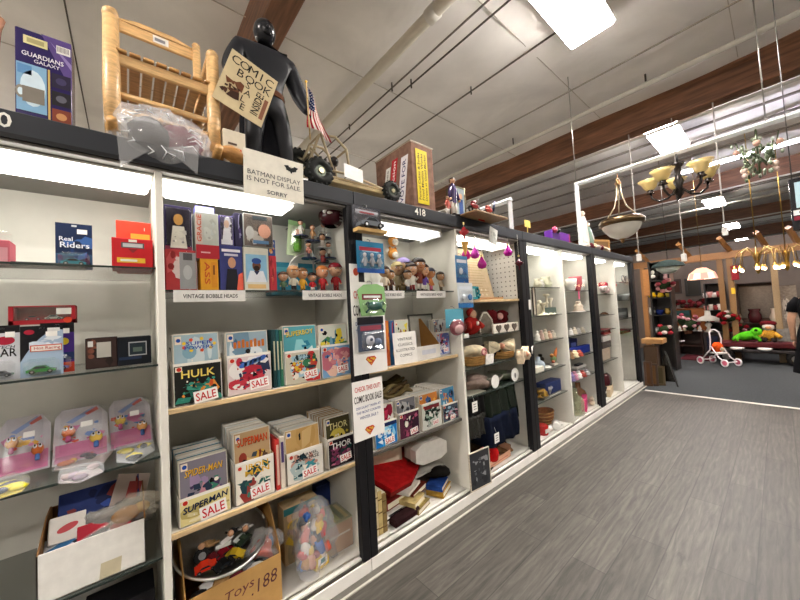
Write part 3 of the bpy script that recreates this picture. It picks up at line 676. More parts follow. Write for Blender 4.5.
# printed strips on the bobblehead shelves
def strip(label, txt, x0, x1, y0, y1, Z=1.652, Y=1.694, tilt=0):
    X0 = at(x0, y0, Y)[0]; X1 = at(x1, y0, Y)[0]; w = X1 - X0; h = .052
    t = thing('shelf_label', label, 'shelf label', ((X0 + X1) / 2, Y, Z - h), tilt, None, .12)
    MB('card').box(-w / 2, w / 2, 0, .0012, 0, h, 'f1f0ec').build('card', t); MB('card').text2(txt, 0, h * .48, h * .36, -.0006, '1c1c1c', w=w * .76).build('lettering', t)
strip('white label reading VINTAGE BOBBLE HEADS below the boxed bobbleheads', 'VINTAGE BOBBLE HEADS', 173, 245, 288, 298)
strip('white label reading VINTAGE BOBBLE HEADS below the loose dolls at the black post', 'VINTAGE BOBBLE HEADS', 302, 346, 289, 298)
strip('white label reading VINTAGE BOBBLE HEADS partly behind the green hanging pack', 'VINTAGE BOBBLE HEADS', 378, 404, 290, 300)
strip('white label reading VINTAGE BOBBLE HEADS near the divider of cabinet 418', 'VINTAGE BOBBLE HEADS', 416, 445, 290, 299)
# ---------------------------------------------------------------- toy car shelves
def flat_art(bg, seed, pal, n=8, extra=None, size=.35):
    def f(mb, w, h):
        mb.rect2(-w / 2 + .002, w / 2 - .002, .002, h - .002, -.0006, bg); mb.art(-w / 2 + .003, w / 2 - .003, .003, h - .003, -.001, seed, pal, n, size)
        if extra: extra(mb, w, h)
    return f
blister('dark blue blister card reading Real Riders with a teal car on the top shelf', 55, 92, 224, 1.75, 1.86, '1d2a48', lambda c, w, h: (c.rect2(-w / 2, w / 2, 0, h * .34, -.0003, '31506f'), c.art(-w / 2, w / 2, 0, h * .8, -.0006, 4, ['27406e', '1a2440', '3a5f9a'], 6), c.text2('Real', -w * .22, h * .66, h * .09, -.002, 'dfe6f0', w=w * .36), c.text2('Riders', .02 * w, h * .53, h * .12, -.002, 'dfe6f0', w=w * .8)), '3c8f9c', tilt=.0)
pkg('toy_box', 'orange-red box standing at the back of the top glass shelf by the divider', 'toy box', 117, 152, 222, 1.75, 1.88, .07, 'd8402c', lambda mb, w, h: (mb.rect2(-w * .1, w * .45, h * .62, h * .76, -.001, 'e8a03a'), mb.text2('1', w * .3, h * .86, h * .06, -.001, 'f4d0c0')))
pkg('toy_box', 'red display box with a chrome emblem and open top in front of the orange-red one', 'toy box', 114, 155, 239, 1.75, 1.78, .1, 'c8242c', lambda mb, w, h: (mb.rect2(-w * .28, w * .28, h * .68, h * .86, -.001, '5a5a60'), mb.rect2(-w * .24, w * .24, h * .71, h * .83, -.0015, 'c9c9cc'), mb.poly2([(-w * .12, h * .66), (0, h * .52), (w * .12, h * .66)], -.001, '8a2a2c'), mb.rect2(-w * .38, w * .3, h * .2, h * .36, -.001, 'e8b83a'), mb.rect2(-w * .3, w * .1, h * .24, h * .31, -.0015, 'f0ece0')), parts=[('shelf_tag', lambda q, w, h, d: q.rect2(-w * .1, w * .1, h * .88, h * .96, -.002, 'f0ece0'), None)])
pkg('toy_box', 'pink package with a clear top at the end of the top glass shelf', 'toy box', -14, 10, 240, 1.75, 1.78, .08, 'd06a78', lambda mb, w, h: mb.rect2(-w * .4, w * .4, h * .1, h * .7, -.001, 'e0a0a8'), parts=[('window', lambda q, w, h, d: q.box(-w * .45, w * .45, .005, d * .8, h, h * 1.4, 'e8d8dc', mat='clear', b=.004), None)])
solo('display_tray', MB('gloss').box(-.13, .13, 0, .1, 0, .012, '1c1c1e', b=.003).box(-.12, .12, .008, .092, .012, .014, '2f3034'), 'flat black plastic tray lying on the top glass shelf', 'tray', (at(35, 262, 1.78)[0], 1.78, 1.75))
# second glass shelf
Z2 = 1.342
def whitecar(c, w, h):
    c.rect2(-w / 2, w / 2, 0, h * .86, -.0004, 'ccd0d6'); c.rect2(-w / 2, w / 2, h * .86, h, -.0004, '1a1a1e'); c.ell2(.08 * w, h * .72, w * .28, h * .08, -.001, 'a8243a'); c.text2('TECH', .1 * w, h * .6, h * .06, -.001, '30343c', w=w * .5, slant=.2); c.text2('CAR', .05 * w, h * .5, h * .15, -.001, '16181c', w=w * .72)
blister('white blister card with a maroon oval emblem and black CAR lettering', -16, 20, 326, Z2, 1.75, 'd0d4da', whitecar, '55585c', rz=-.05)
def bluehot(c, w, h):
    c.rect2(-w / 2, w / 2, 0, h, -.0004, '12131a'); c.ell2(w * .3, h * .3, w * .78, h * .66, -.0008, 'b4c2d2') if False else None
    pts = [(-w / 2, 0), (w / 2, 0), (w / 2, h * .9)] + [(w / 2 - w * k / 10, h * (.92 - .62 * (k / 10) ** 2.2)) for k in range(1, 11)]
    c.poly2(pts, -.0008, '9fb4cc'); c.art(-w * .3, w / 2, h * .45, h * .85, -.001, 9, ['c9d6e4', '86a2c4', 'dfe7ee'], 6)
    c.rect2(-w * .28, w * .47, h * .49, h * .62, -.002, 'd2553a'); c.rect2(-w * .25, w * .45, h * .505, h * .6, -.0023, 'e9e4dc'); c.text2('Hot Racing', w * .12, h * .55, h * .075, -.0026, 'b02a2c', w=w * .62)
    c.ell2(-w * .3, h * .88, w * .12, h * .05, -.001, 'a8243a'); c.rect2(w * .12, w * .42, h * .88, h * .95, -.001, 'dcdcdc')
blister('sky-blue arched blister card with a red name bar and green toy car', 20, 63, 326, Z2, 1.74, '12131a', bluehot, '2f7f3a', rz=.02)
blister('purple blister card with a yellow disc behind the sky-blue card', 40, 74, 323, Z2, 1.80, '4a2f86', lambda c, w, h: (c.rect2(-w / 2, w / 2, h * .8, h, -.0004, '15151a'), c.ell2(w * .2, h * .62, w * .14, h * .07, -.001, 'e0c63a'), c.rect2(w * .05, w / 2, 0, h * .2, -.001, 'c8402c'), c.rect2(-w / 2, w / 2, h * .25, h * .4, -.0008, '2a3a6a')), '7a6ab0')
xc, w, h = extent(8, 75, 306, 1.532, 1.80)
t = thing('window_box', 'long red window box of toy cars laid across the tops of the blister cards', 'toy box', (xc, 1.80, 1.532))
b = MB('card').box(-w / 2, w / 2, .0, .07, 0, h * .22, 'b82a34').box(-w / 2, w / 2, .06, .07, 0, h, '8f2028').box(-w / 2, -w / 2 + .012, 0, .07, 0, h, 'b82a34').box(w / 2 - .012, w / 2, 0, .07, 0, h, 'b82a34').box(-w / 2, w / 2, .0, .07, h * .94, h, 'b82a34'); b.build('carton', t)
q = MB('gloss'); car(q, -w * .18, .035, h * .22, w * .28, 'a83a4a'); q.build('toy_car', t); q = MB('gloss'); car(q, w * .14, .035, h * .22, w * .28, 'd8d4d0'); q.build('toy_car', t)
MB('clear').box(-w / 2 + .012, w / 2 - .012, .001, .003, h * .22, h * .94, 'eef2f2').build('window', t); MB('card').rect2(w * .2, w * .44, h * .5, h * .85, -.001, 'eeeae4').build('price_sticker', t); MB('card').ell2(w * .38, h * .18, w * .07, h * .17, -.001, 'd9482f').build('seal', t)
pkg('window_box', 'dark window box with a white toy beside the black framed box', 'toy box', 85, 117, 338, Z2, 1.80, .1, '33231f', flat_art('3a2a26', 3, ['5a3a30', '7a4a3a', '241a18'], 7, lambda mb, w, h: (mb.rect2(-w * .15, w * .3, h * .35, h * .85, -.003, 'b9b7ae'), mb.rect2(-w * .42, -w * .26, h * .72, h * .9, -.003, 'dcdcd8'))))
pkg('window_box', 'black box with a white framed picture at the divider on the second glass shelf', 'toy box', 117, 151, 337, Z2, 1.79, .11, '10141c', lambda mb, w, h: (mb.rect2(-w * .45, w * .2, h * .2, h * .3, -.0008, '22304a'), mb.rect2(-w * .18, w * .36, h * .32, h * .82, -.001, 'a9adb0'), mb.rect2(-w * .15, w * .33, h * .36, h * .78, -.0014, '202c34'), mb.rect2(-w * .05, w * .22, h * .46, h * .62, -.0018, '5a6a62')))
# third glass shelf: clear packs of pink toys leaning back
Z3 = .964
def clam(label, x0, x1, yt, Y, seed, rz=0, rx=-.85, pal=('d98ab0', 'c86a9a', '6f8ac4', 'd9604a', 'e6b24a'), low='d884ae', tag=True):
    X0 = at(x0, yt + 30, Y)[0]; X1 = at(x1, yt + 30, Y)[0]; xc = (X0 + X1) / 2; w = (X1 - X0) * .97; h = .27
    t = thing('clamshell_pack', label, 'toy pack', (xc, Y, Z3 + .028), rz, None, rx); rd = random.Random(seed)
    c = MB('gloss'); c.prism([(-w / 2, 0), (w / 2, 0), (w / 2, h * .8), (w * .3, h), (-w * .38, h), (-w / 2, h * .85)], .03, .032, 'c9c4cc', axis='y')
    c.rect2(-w * .46, w * .46, h * .03, h * .34, .0295, low); c.art(-w * .46, w * .46, h * .3, h * .72, .029, seed, list(pal), 9, .24)
    c.poly2([(-w * .3, h * .74), (w * .2, h * .97), (w * .3, h * .93), (-w * .18, h * .7)], .0285, '8a9cc8'); c.poly2([(w * .05, h * .86), (w * .28, h * .97), (w * .32, h * .9), (w * .1, h * .82)], .028, 'c8605a'); c.build('insert_card', t)
    q = MB('gloss')
    for k in range(2):
        u = (-.24, .26)[k] * w; v = h * (.5, .3)[k]; q.ell(u, .008, v, w * .13, .018, h * .09, ('e0a868', 'd9743a', 'e8c65a')[(seed + k) % 3], n=10)
        for s in (-1, 1): q.ell(u + s * w * .05, -.008, v + .004, w * .045, .006, h * .035, 'f2f0ee', n=8).ell(u + s * w * .05, -.013, v + .004, w * .02, .004, h * .02, '141414', n=6)
        q.tube([(u, .01, v - h * .08), (u, .01, v - h * .17)], w * .05, ('c86a9a', '4a78c4')[k])
    q.build('toy_figure', t)
    MB('clear').box(-w / 2, w / 2, -.02, .029, .004, h * .92, 'f0f4f6', b=.02).build('shell', t)
    if tag: MB('card').rect2(-w * .02, w * .2, h * .46, h * .56, -.022, 'f0eeea').build('price_sticker', t)
    return t
clam('clear pack of pink toys with a blonde figure at the shelf edge nearest the frame', -8, 50, 415, 1.87, 3, rz=.1)
clam('clear pack of pink toys with a red-haired figure, middle of three', 50, 110, 404, 1.87, 4, rz=.06)
clam('clear pack of pink and blue toys by the white divider', 108, 154, 402, 1.90, 5, rz=.03, pal=('d98ab0', '5a8ac4', '6f9ac4', 'd9604a', 'e6b24a'))
def flatpack(label, pts, cols, seed, z=Z3, name='toy_bag'):
    P_ = [dn(px, py, z + .01) for px, py in pts]; cx = sum(p[0] for p in P_) / len(P_); cy = sum(p[1] for p in P_) / len(P_)
    t = thing(name, label, 'toy pack', (cx, cy, z + .002)); L_ = [(p[0] - cx, p[1] - cy) for p in P_]
    MB('gloss').prism([(a * .96, b * .96) for a, b in L_], 0, .004, cols[0]).build('card', t); q = MB('gloss'); rd = random.Random(seed)
    for k in range(9):
        i = rd.randrange(len(L_)); f = rd.uniform(0, .75); a = (L_[i][0] * f, L_[i][1] * f); q.ell(a[0], a[1], .014, rd.uniform(.012, .03), rd.uniform(.01, .02), .01, rd.choice(cols[1:]), n=8)
    q.build('toy_pieces', t); MB('film').prism(L_, .0, .028, 'e8eef2').build('plastic_sleeve', t)
flatpack('flat bag of small orange toys lying in front of the pink packs', [(52, 470), (60, 458), (105, 447), (114, 450), (104, 462)], ['b9a8a0', 'd9743a', 'c8543a', 'e0b04a', '9a3a30', '3a3a44'], 5)
flatpack('flat pack with a yellow and red toy beside the divider', [(116, 461), (116, 452), (150, 443), (155, 449), (134, 462)], ['a9acb0', 'e3d02a', 'c8343a', 'e3d02a', '22242c'], 6)
flatpack('thin clear sleeve with small pictures at the front edge of the third glass shelf', [(58, 482), (60, 474), (98, 466), (104, 470), (80, 481)], ['c4bcbc', '9a8a9a', '7a6a86', 'b09a9a'], 7)
flatpack('yellow toy pack at the front edge of the third glass shelf', [(-10, 500), (-8, 486), (14, 478), (30, 482), (22, 490)], ['d9c61e', 'e3d62a', '2a3450', 'e8dc3a'], 8)
# fourth glass shelf: white box of toys
Z5 = .557
A_ = dn(38, 603, Z5); B_ = dn(146, 563, Z5)
xa = at(36, 570, 1.715)[0]; xb = at(146, 545, 1.715)[0]
wB = xb - xa; hB = at(33, 560, 1.715)[1] - Z5
t = thing('cardboard_box', 'open white cardboard box full of small toy packs on the lowest glass shelf', 'cardboard box', ((xa + xb) / 2, 1.715, Z5 + .001), .0)
dB = .3; hB = .17
MB('card').box(-wB / 2, wB / 2, 0, .004, 0, hB, 'e9e8e2').build('front_panel', t)
q = MB('card')
for s in (-1, 1):
    a = sorted((s * wB / 2, s * (wB / 2 - .004))); q = MB('card').prism([(0, 0), (dB, 0), (dB, hB * 1.25), (dB * .9, hB * 1.34), (dB * .6, hB * 1.34), (0, hB)], a[0], a[1], '8a6238', axis='x'); q.build('side_panel', t, 'brown inner side panel')
MB('card').box(-wB / 2, wB / 2, dB, dB + .004, 0, hB * 1.25, '8a6238').build('back_panel', t); MB('card').box(-wB / 2, wB / 2, 0, dB, 0, .003, 'b8935f').build('bottom_panel', t)
MB('film').poly2([(.01, hB * .03), (.07, hB * .03), (.075, hB * .36), (.015, hB * .36)], -.001, 'c9bfa2', mat='card').build('tape', t, 'strip of beige packing tape')
bx = (xa + xb) / 2
def inbox(dx, dy, dz): return (bx + dx * wB, 1.715 + dy, Z5 + dz)
def smallbox(name, label, cat, loc, w, d, h, col, paint=None, rz=0, rx=0, mat='card', ry=0, parts=()):
    mb = MB(mat).box(-w / 2, w / 2, 0, d, 0, h, col, b=.002)
    if paint: paint(mb, w, h)
    o = solo(name, mb, label, cat, loc, rz, None, rx); o.rotation_euler.y = ry; return o
smallbox('toy_carton', 'small white carton with red print poking up in the white box', 'toy pack', inbox(-.28, .09, .15), .1, .05, .09, 'e6e2dc', lambda mb, w, h: (mb.ell2(0, h * .5, w * .3, h * .14, -.001, 'c8545a', rot=.3), mb.ell2(w * .34, h * .2, w * .08, h * .1, -.001, 'c8545a')), rz=.15, rx=-.5, ry=.1)
smallbox('toy_card', 'white and blue toy card with a black motorbike picture in the white box', 'toy pack', inbox(-.17, .022, .06), .2, .006, .15, 'dfe4e8', lambda mb, w, h: (mb.poly2([(-w * .5, h * .55), (0, h * .72), (0, h * .88), (-w * .5, h * .7)], -.001, '3f7ab0'), mb.art(-w * .05, w * .38, h * .3, h * .8, -.0014, 8, ['23262a', '30343a', '1c1c1e'], 7, .3), mb.ell2(w * .4, h * .82, w * .06, h * .09, -.0014, '4f9ac8')), rx=-.75, ry=-.12)
smallbox('toy_card', 'blue striped card behind the motorbike card in the white box', 'toy pack', inbox(-.1, .06, .08), .2, .006, .12, '6f9ac4', flat_art('86aace', 5, ['4a7ab0', 'b8cce0'], 5), rx=-.7, ry=-.1)
smallbox('toy_card', 'deep blue pack lying at the back of the white box', 'toy pack', inbox(.02, .2, .12), .26, .02, .16, '2a3f86', flat_art('24356f', 6, ['3a55a8', '1a2450', '8a3a3a'], 7), rx=-.5)
smallbox('toy_card', 'red card pocket in the middle of the white box', 'toy pack', inbox(.08, .06, .09), .16, .01, .1, 'b8283a', None, rx=-.5)
mb = MB('film'); crumple(mb, 0, 0, .05, .11, .06, .06, '3c3a38', 4, 'gloss'); crumple(mb, 0, 0, .052, .113, .064, .063, 'ffffff', 4)
solo('toy_bag', mb, 'dark plastic bag of parts stuffed in the white box', 'toy pack', inbox(.15, .14, .09))
mb = MB('card').ell(0, 0, .02, .05, .03, .03, 'a8743a').ell(.05, .01, .025, .03, .03, .02, 'c8a05a'); crumple(mb, 0.02, 0, .03, .09, .05, .045, 'f0ead8', 9)
solo('toy_bag', mb, 'clear bag of golden bits at the inner corner of the white box', 'toy pack', inbox(.3, .1, .15))
smallbox('toy_card', 'translucent sleeve with red stripe leaning on the brown flap of the white box', 'toy pack', inbox(.27, .2, .13), .12, .006, .16, 'd0c0b8', lambda mb, w, h: mb.rect2(-w * .1, w * .3, h * .05, h * .8, -.001, 'b04a4a'), rx=-.5, ry=.3)
smallbox('toy_carton', 'white price label card on the blue pack in the white box', 'toy pack', inbox(.04, .15, .155), .09, .004, .03, 'e6e4e0', None, rx=-.9, ry=-.3)
# cabinet floor
mb = MB('film'); crumple(mb, 0, 0, .13, .24, .16, .14, '5a5a56', 11, 'rubber', 0.0); crumple(mb, 0, 0, .135, .245, .165, .145, 'd8dcd8', 11, 'film', 0.0)
solo('plastic_bag', mb, 'crumpled grey plastic bag on the cabinet floor below the white box', 'plastic bag', (-.42, 1.95, .091))
smallbox('toy_carton', 'black carton with a yellow flash on the cabinet floor under the white box', 'toy box', (-.04, 1.8, .091), .22, .15, .3, '15151a', lambda mb, w, h: mb.ell2(w * .05, h * .82, w * .2, h * .05, -.001, 'd9c83a'))
# ---------------------------------------------------------------- boxed bobbleheads (top shelf beside the red toy boxes)
ZB = 1.655
def win(u0, u1, v0, v1, col='cfd2d4'):
    def f(q, w, h, d): q.box(w * u0, w * u1, -.004, -.001, h * v0, h * v1, col, mat='clear', b=.001)
    return ('window', f, None)
def dollprint(bodyc, headc, mb, w, h, u=0, v=.5, s=1.):
    mb.ell2(w * u, h * (v + .2 * s), w * .17 * s, h * .12 * s, -.003, headc); mb.poly2([(w * (u - .3 * s), h * (v - .4 * s)), (w * (u + .3 * s), h * (v - .4 * s)), (w * (u + .2 * s), h * (v + .06 * s)), (w * (u - .2 * s), h * (v + .06 * s))], -.0027, bodyc)
pkg('doll_box', 'red and grey window box at the bottom left of the boxed bobbleheads, by the divider', 'doll box', 165, 196, 250, ZB, 1.76, .1, 'b8363a', flat_art('b03a3c', 3, ['c85a5a', '8f2a2c', 'd8c4c0'], 6, lambda mb, w, h: (mb.rect2(-w * .06, w * .48, h * .04, h * .94, -.003, '9a9c9e'), mb.ell2(w * .2, h * .45, w * .15, h * .18, -.0034, 'b9bcbe'), mb.rect2(w * .06, w * .36, h * .75, h * .92, -.0034, '4a4a50'))), parts=[win(-.06, .48, .04, .94)])
pkg('doll_box', 'dark purple window box with a gold-faced bobblehead on top of the red and grey box', 'doll box', 164, 191, 206, at(178, 251, 1.77)[1], 1.77, .1, '2c2448', lambda mb, w, h: (mb.rect2(-w / 2, w / 2, 0, h * .1, -.0008, '8a3a50'), mb.rect2(-w * .44, w * .44, h * .12, h * .94, -.001, '1f1b2c'), dollprint('d8d4c8', 'b98a4a', mb, w, h, 0, .48, 1.05), mb.art(-w * .3, w * .3, h * .15, h * .5, -.0032, 4, ['efeae0', '8a8a8e', 'c9c4bc'], 4, .3)), parts=[win(-.44, .44, .12, .94)])
pkg('doll_box', 'yellow and orange box with sideways lettering beside the red and grey box', 'doll box', 200, 218, 259, ZB, 1.75, .09, 'e0a02c', lambda mb, w, h: (mb.text2('ASS', -w * .12, h * .55, w * .3, -.001, 'c8542a', w=h * .7, rot=-PI / 2), mb.rect2(w * .1, w * .42, h * .1, h * .9, -.0006, 'd8902a'), mb.rect2(w * .2, w * .3, h * .5, h * .8, -.001, '7a4a20')))
pkg('doll_box', 'tall pale grey box reading GRACIE sideways with a red foot, on the yellow box', 'doll box', 195, 218, 213, at(206, 259, 1.75)[1], 1.75, .1, 'b8bcb4', lambda mb, w, h: (mb.rect2(-w / 2, w / 2, 0, h * .3, -.0008, 'b02a34'), mb.rect2(-w * .5, -w * .22, h * .32, h * .96, -.0008, 'c9b9b0'), mb.text2('GRACIE', -w * .35, h * .65, w * .19, -.0014, 'c8502f', w=h * .58, rot=PI / 2), mb.art(-w * .15, w * .45, h * .35, h * .9, -.0012, 9, ['c4c8c0', 'a8aca4', 'bcc4c0'], 5), mb.rect2(-w * .3, w * .1, h * .12, h * .15, -.0014, 'd8a8a8')))
pkg('doll_box', 'violet box top showing behind the tall box reading GRACIE', 'doll box', 195, 214, 207, at(206, 256, 1.80)[1], 1.87, .07, '8a86d0', None)
pkg('doll_box', 'navy box with white heading and a man in a dark suit, in the lower row', 'doll box', 219, 242, 246, ZB, 1.75, .1, '3a3f78', lambda mb, w, h: (mb.rect2(-w * .4, w * .4, h * .86, h * .92, -.001, 'e8e6ee'), mb.rect2(-w * .3, w * .3, h * .77, h * .82, -.001, 'c9c6d6'), dollprint('1c1c24', 'c8987a', mb, w, h, .02, .42, 1.0), mb.poly2([(w * .2, 0), (w * .5, 0), (w * .5, h * .42), (w * .3, h * .36)], -.0032, 'd8604a')))
pkg('doll_box', 'white framed box showing a ballplayer in a blue cap, in the lower row', 'doll box', 243, 268, 248, ZB, 1.75, .1, 'd2d0c2', lambda mb, w, h: (mb.rect2(-w * .42, w * .42, h * .2, h * .84, -.001, '86b4d0'), mb.poly2([(-w * .4, h * .2), (w * .4, h * .2), (w * .26, h * .46), (-w * .26, h * .46)], -.0014, 'd9dce2'), mb.poly2([(-w * .12, h * .46), (w * .12, h * .46), (0, h * .36)], -.0018, '2a3050'), mb.ell2(0, h * .58, w * .17, h * .13, -.0018, '6a4432'), mb.ell2(0, h * .52, w * .12, h * .06, -.002, '2a1c16'), mb.ell2(0, h * .69, w * .19, h * .07, -.0022, '2a4a8a'), mb.rect2(-w * .36, w * .36, h * .05, h * .15, -.001, 'd9b47a')))
pkg('doll_box', 'blue and white window box with a small figure above the navy box', 'doll box', 219, 233, 216, at(226, 246, 1.76)[1], 1.76, .09, '6a5aa8', flat_art('4a4468', 5, ['d8d8e0', '22222c', '7a6aa0'], 6, lambda mb, w, h: (dollprint('e4e6ea', 'd8b8a0', mb, w, h, 0, .5, 1.1), mb.rect2(-w * .4, w * .4, h * .04, h * .2, -.003, 'dddde4'))), parts=[win(-.44, .44, .1, .95)])
pkg('doll_box', 'black and violet box end turned beside the grey figure box', 'doll box', 234, 242, 213, at(238, 246, 1.76)[1], 1.77, .09, '2c2a3c', flat_art('302c48', 6, ['4a3a6a', '8a86a8', '16161c'], 6))
pkg('doll_box', 'grey white window box with a pink round face above the ballplayer box', 'doll box', 243, 272, 215, at(257, 247, 1.76)[1], 1.76, .1, 'b9bcb8', flat_art('6a605a', 7, ['8a7a70', '4a403c', 'c9c4bc'], 8, lambda mb, w, h: (mb.ell2(w * .2, h * .5, w * .22, h * .22, -.003, 'e0a890'), mb.rect2(-w * .2, w * .34, h * .1, h * .2, -.003, '5a86b0'), mb.ell2(-w * .3, h * .42, w * .14, h * .2, -.003, 'd0d0cc'), mb.rect2(-w * .2, w * .3, h * .82, h * .95, -.003, '3a4248'))), parts=[win(-.4, .44, .12, .9)])
pkg('doll_box', 'red and teal narrow box at the end of the lower row of boxes', 'doll box', 269, 276, 256, ZB, 1.77, .09, 'c03a44', flat_art('c03a44', 8, ['e0b0a0', '8a2a30', 'd8604a'], 5))
pkg('doll_box', 'orange and blue narrow box above the red and teal one', 'doll box', 268, 275, 240, at(272, 256, 1.78)[1], 1.78, .09, '3a5a9a', flat_art('3a5a9a', 9, ['e0a050', 'c8c8d0', '6a4a8a'], 5))
xc, w, h = extent(270, 316, 263, ZB, 2.06)
solo('storage_box', MB('card').box(-w / 2, w / 2, 0, .1, 0, h, '2f7f96', b=.002).rect2(-w / 2, w / 2, h * .7, h * .85, -.001, '58a0b0'), 'long teal box lying at the back behind the loose bobblehead dolls', 'box', (xc, 2.06, ZB))
# carded green figure standing at the back
xc, w, h = extent(285, 302, 221, at(293, 256, 2.0)[1], 2.0)
t = thing('blister_pack', 'pale green carded doll hanging at the back wall beside the disc rack', 'toy pack', (xc, 2.0, at(293, 256, 2.0)[1]), 0, None, 0, .1)
MB('gloss').box(-w / 2, w / 2, 0, .002, 0, h, 'c4d6b0').rect2(-w / 2, w / 2, h * .86, h, -.001, '9ac48a').build('backing_card', t)
MB('gloss').lathe([(w * .16, h * .1), (w * .24, h * .2), (w * .2, h * .5)], '6aa83c', n=10, y=-.03).ell(0, -.03, h * .64, w * .2, .03, h * .12, 'd8a890').build('doll', t)
MB('clear').box(-w * .42, w * .42, -.065, -.001, h * .05, h * .84, 'e8f0e8', b=.02).build('blister', t)
MB('metal').tube([(0, 0, h * .95), (0, .1, h * .97), (0, .19, h * .97)], .004, '888888', n=6).build('peg_hook', t)
# disc rack with small ball players
t = thing('display_rack', 'small tiered display rack with dark blue discs carrying little ballplayer dolls', 'display rack', (at(316, 275, 1.9)[0], 1.9, ZB))
RX = at(316, 275, 1.9)[0]
MB('metal').tube([(0, .03, 0), (0, .03, at(312, 232, 1.9)[1] - ZB)], .006, 'b0b0b0').build('pole', t)
MB('metal').lathe([(.07, 0), (.07, .008), (.02, .014)], '9a9a9a', n=20, y=.03).build('base', t)
spots = []
for k, (px, py, c) in enumerate(((301, 236, 0), (313, 241, 1), (324, 238, 2), (309, 258, 3), (322, 261, 4), (329, 258, 5))):
    X, Z = at(px, py, 1.86 if k % 2 else 1.9); Y = 1.86 if k % 2 else 1.9
    MB('gloss').lathe([(.045, 0), (.048, .004), (.045, .007)], '2c3858', n=18, x=X - RX, y=Y - 1.9, z=Z - ZB - .008).build('disc', t, 'dark blue disc')
    MB('metal').tube([(X - RX, Y - 1.9, Z - ZB - .006), (0, .03, Z - ZB - .006)], .004, 'a0a0a0', n=6).build('arm', t)
    spots.append((X, Y, Z))
SL = ['tiny dark-haired doll on the upper left disc of the rack', 'tiny tan doll on the middle upper disc of the rack', 'tiny white-shirted doll on the upper disc nearest the helmet', 'tiny doll on the lower left disc of the rack', 'tiny grey-shirted doll on the lower middle disc of the rack', 'tiny doll on the lower disc nearest the black post']
for k, s in enumerate(spots):
    figurine(SL[k], (s[0], s[1], s[2]), .1, ('e0dcd4', 'b98a5a', 'eae8e2', 'a86a5a', '9a9a9a', 'd8d0c4')[k], ('d8d4cc', '8a6a4a', 'c9c9c9', '4a4a5a', '8a8a8a', '6a5a4a')[k], hair=('3a1c18', '5a2a1a', '4a2420', '2a1a14', '5a2c24', '3a241c')[k], group='tiny dolls on the disc rack', base='2c3858')
ring = [(0, .02 * 0 - .0, .0)]
mb = MB('gloss'); R0 = .13; X0, Z0 = at(318, 272, 1.93)
mb.tube([(R0 * math.cos(a), 0, .12 + R0 * 1.05 * math.sin(a)) for a in [(-.35 + 1.62 * k / 14) * PI + .0 for k in range(15)][::-1]], .006, 'e8e6de', n=6)
mb.box(-.06, .06, -.02, .02, 0, .008, 'd8d6ce')
solo('wire_ring', mb, 'large white curved wire ring behind the front bobblehead dolls', 'display stand', (at(308, 280, 1.99)[0], 1.99, ZB + .012))
# loose dolls along the front
for k, (px, top, sh, tr, sk, ha, cap, lab) in enumerate((
    (283, 272, '5a7a5a', '3a4a4a', 'c89a78', '4a3020', None, 'small green-shirted bobblehead doll farthest left of the loose dolls'),
    (293, 266, 'e0dcc8', '2a2a2a', 'd0a27a', 'c89a6a', 'c49468', 'tan-capped bobblehead doll with a broad cap in the loose front row'),
    (302, 268, 'e0a82c', 'd8a030', 'c89468', '6a4a2a', None, 'yellow-clothed bobblehead doll in the loose front row'),
    (312, 273, 'c82c34', 'e6e0d8', 'd8a884', '2a1410', None, 'dark-haired bobblehead doll in a red shirt in the loose front row'),
    (322, 266, 'b8282e', 'a82a2c', 'dfa27c', 'c8783a', None, 'orange-haired bobblehead doll in a red suit'),
    (335, 263, 'b02a30', '902428', 'd8b090', '7a1a24', '8a1a28', 'bobblehead doll with a maroon cap nearest the black post'))):
    X, zt = at(px, top, 1.78); figurine(lab, (X, 1.78, ZB), zt - ZB, sh, tr, sk, ha, cap=cap, head=.4, rz=R_.uniform(-.3, .3), base='8a2a2c' if k > 2 else '3a3a34')
# price card on the teal box
solo('price_card', MB('card').box(-.028, .028, 0, .001, 0, .032, 'f2f0ea'), 'small blank white card leaning on the teal box', 'price card', (at(294, 268, 2.05)[0], 2.05, at(294, 268, 2.05)[1]))
# helmet on the side wall
X, Z = at(331, 217, 1.80)
t = thing('football_helmet', 'maroon football helmet with a white mark hanging inside by the black post', 'helmet', (X, 1.80, Z - .04), -.5)
MB('gloss').ell(0, 0, .04, .078, .09, .075, '3a0f18', n=20, lo=-.62).build('shell', t); MB('gloss').ell(-.03, -.072, .055, .02, .012, .022, 'e8e4e0', n=10).ell(-.005, -.083, .04, .02, .008, .012, 'e8e4e0', n=10).build('emblem', t, 'white side emblem')
q = MB('metal')
for z in (.0, .025, -.02): q.tube([(.05, -.06, z + .02), (.1, -.06, z + .01), (.115, 0, z + .005), (.1, .06, z + .01), (.05, .06, z + .02)], .005, '8a8a86', n=6)
q.build('face_mask', t); MB('metal').tube([(.0, 0, .11), (.0, 0, .17), (.05, 0, .19)], .004, '888888', n=6).build('hook', t)
# small dolls in a clear case on the side wall
X, Z = at(346, 262, 1.86)
t = thing('doll_case', 'narrow clear wall case with two tiny dolls beside the black post', 'display case', (.975, 1.86, Z - .02))
MB('clear').box(-.06, 0.03, -.03, .03, 0, .2, 'eef2f2', b=.003).build('case', t); MB('gloss').box(-.06, .03, -.03, .03, -.004, .002, '2a2a2a').build('base', t)
for z, c in ((.004, '8a2a2c'), (.1, 'd8d0c4')):
    MB('gloss').ell(-.02, 0, z + .068, .02, .02, .022, 'c99a78', n=10).ell(-.02, .003, z + .078, .021, .021, .016, '2a1814', n=10).lathe([(.014, 0), (.018, .02), (.015, .045)], c, n=10, x=-.02, z=z).build('doll', t)
MB('gloss').box(-.06, .03, -.03, .03, .097, .1, 'c9d0d0').build('shelf', t)
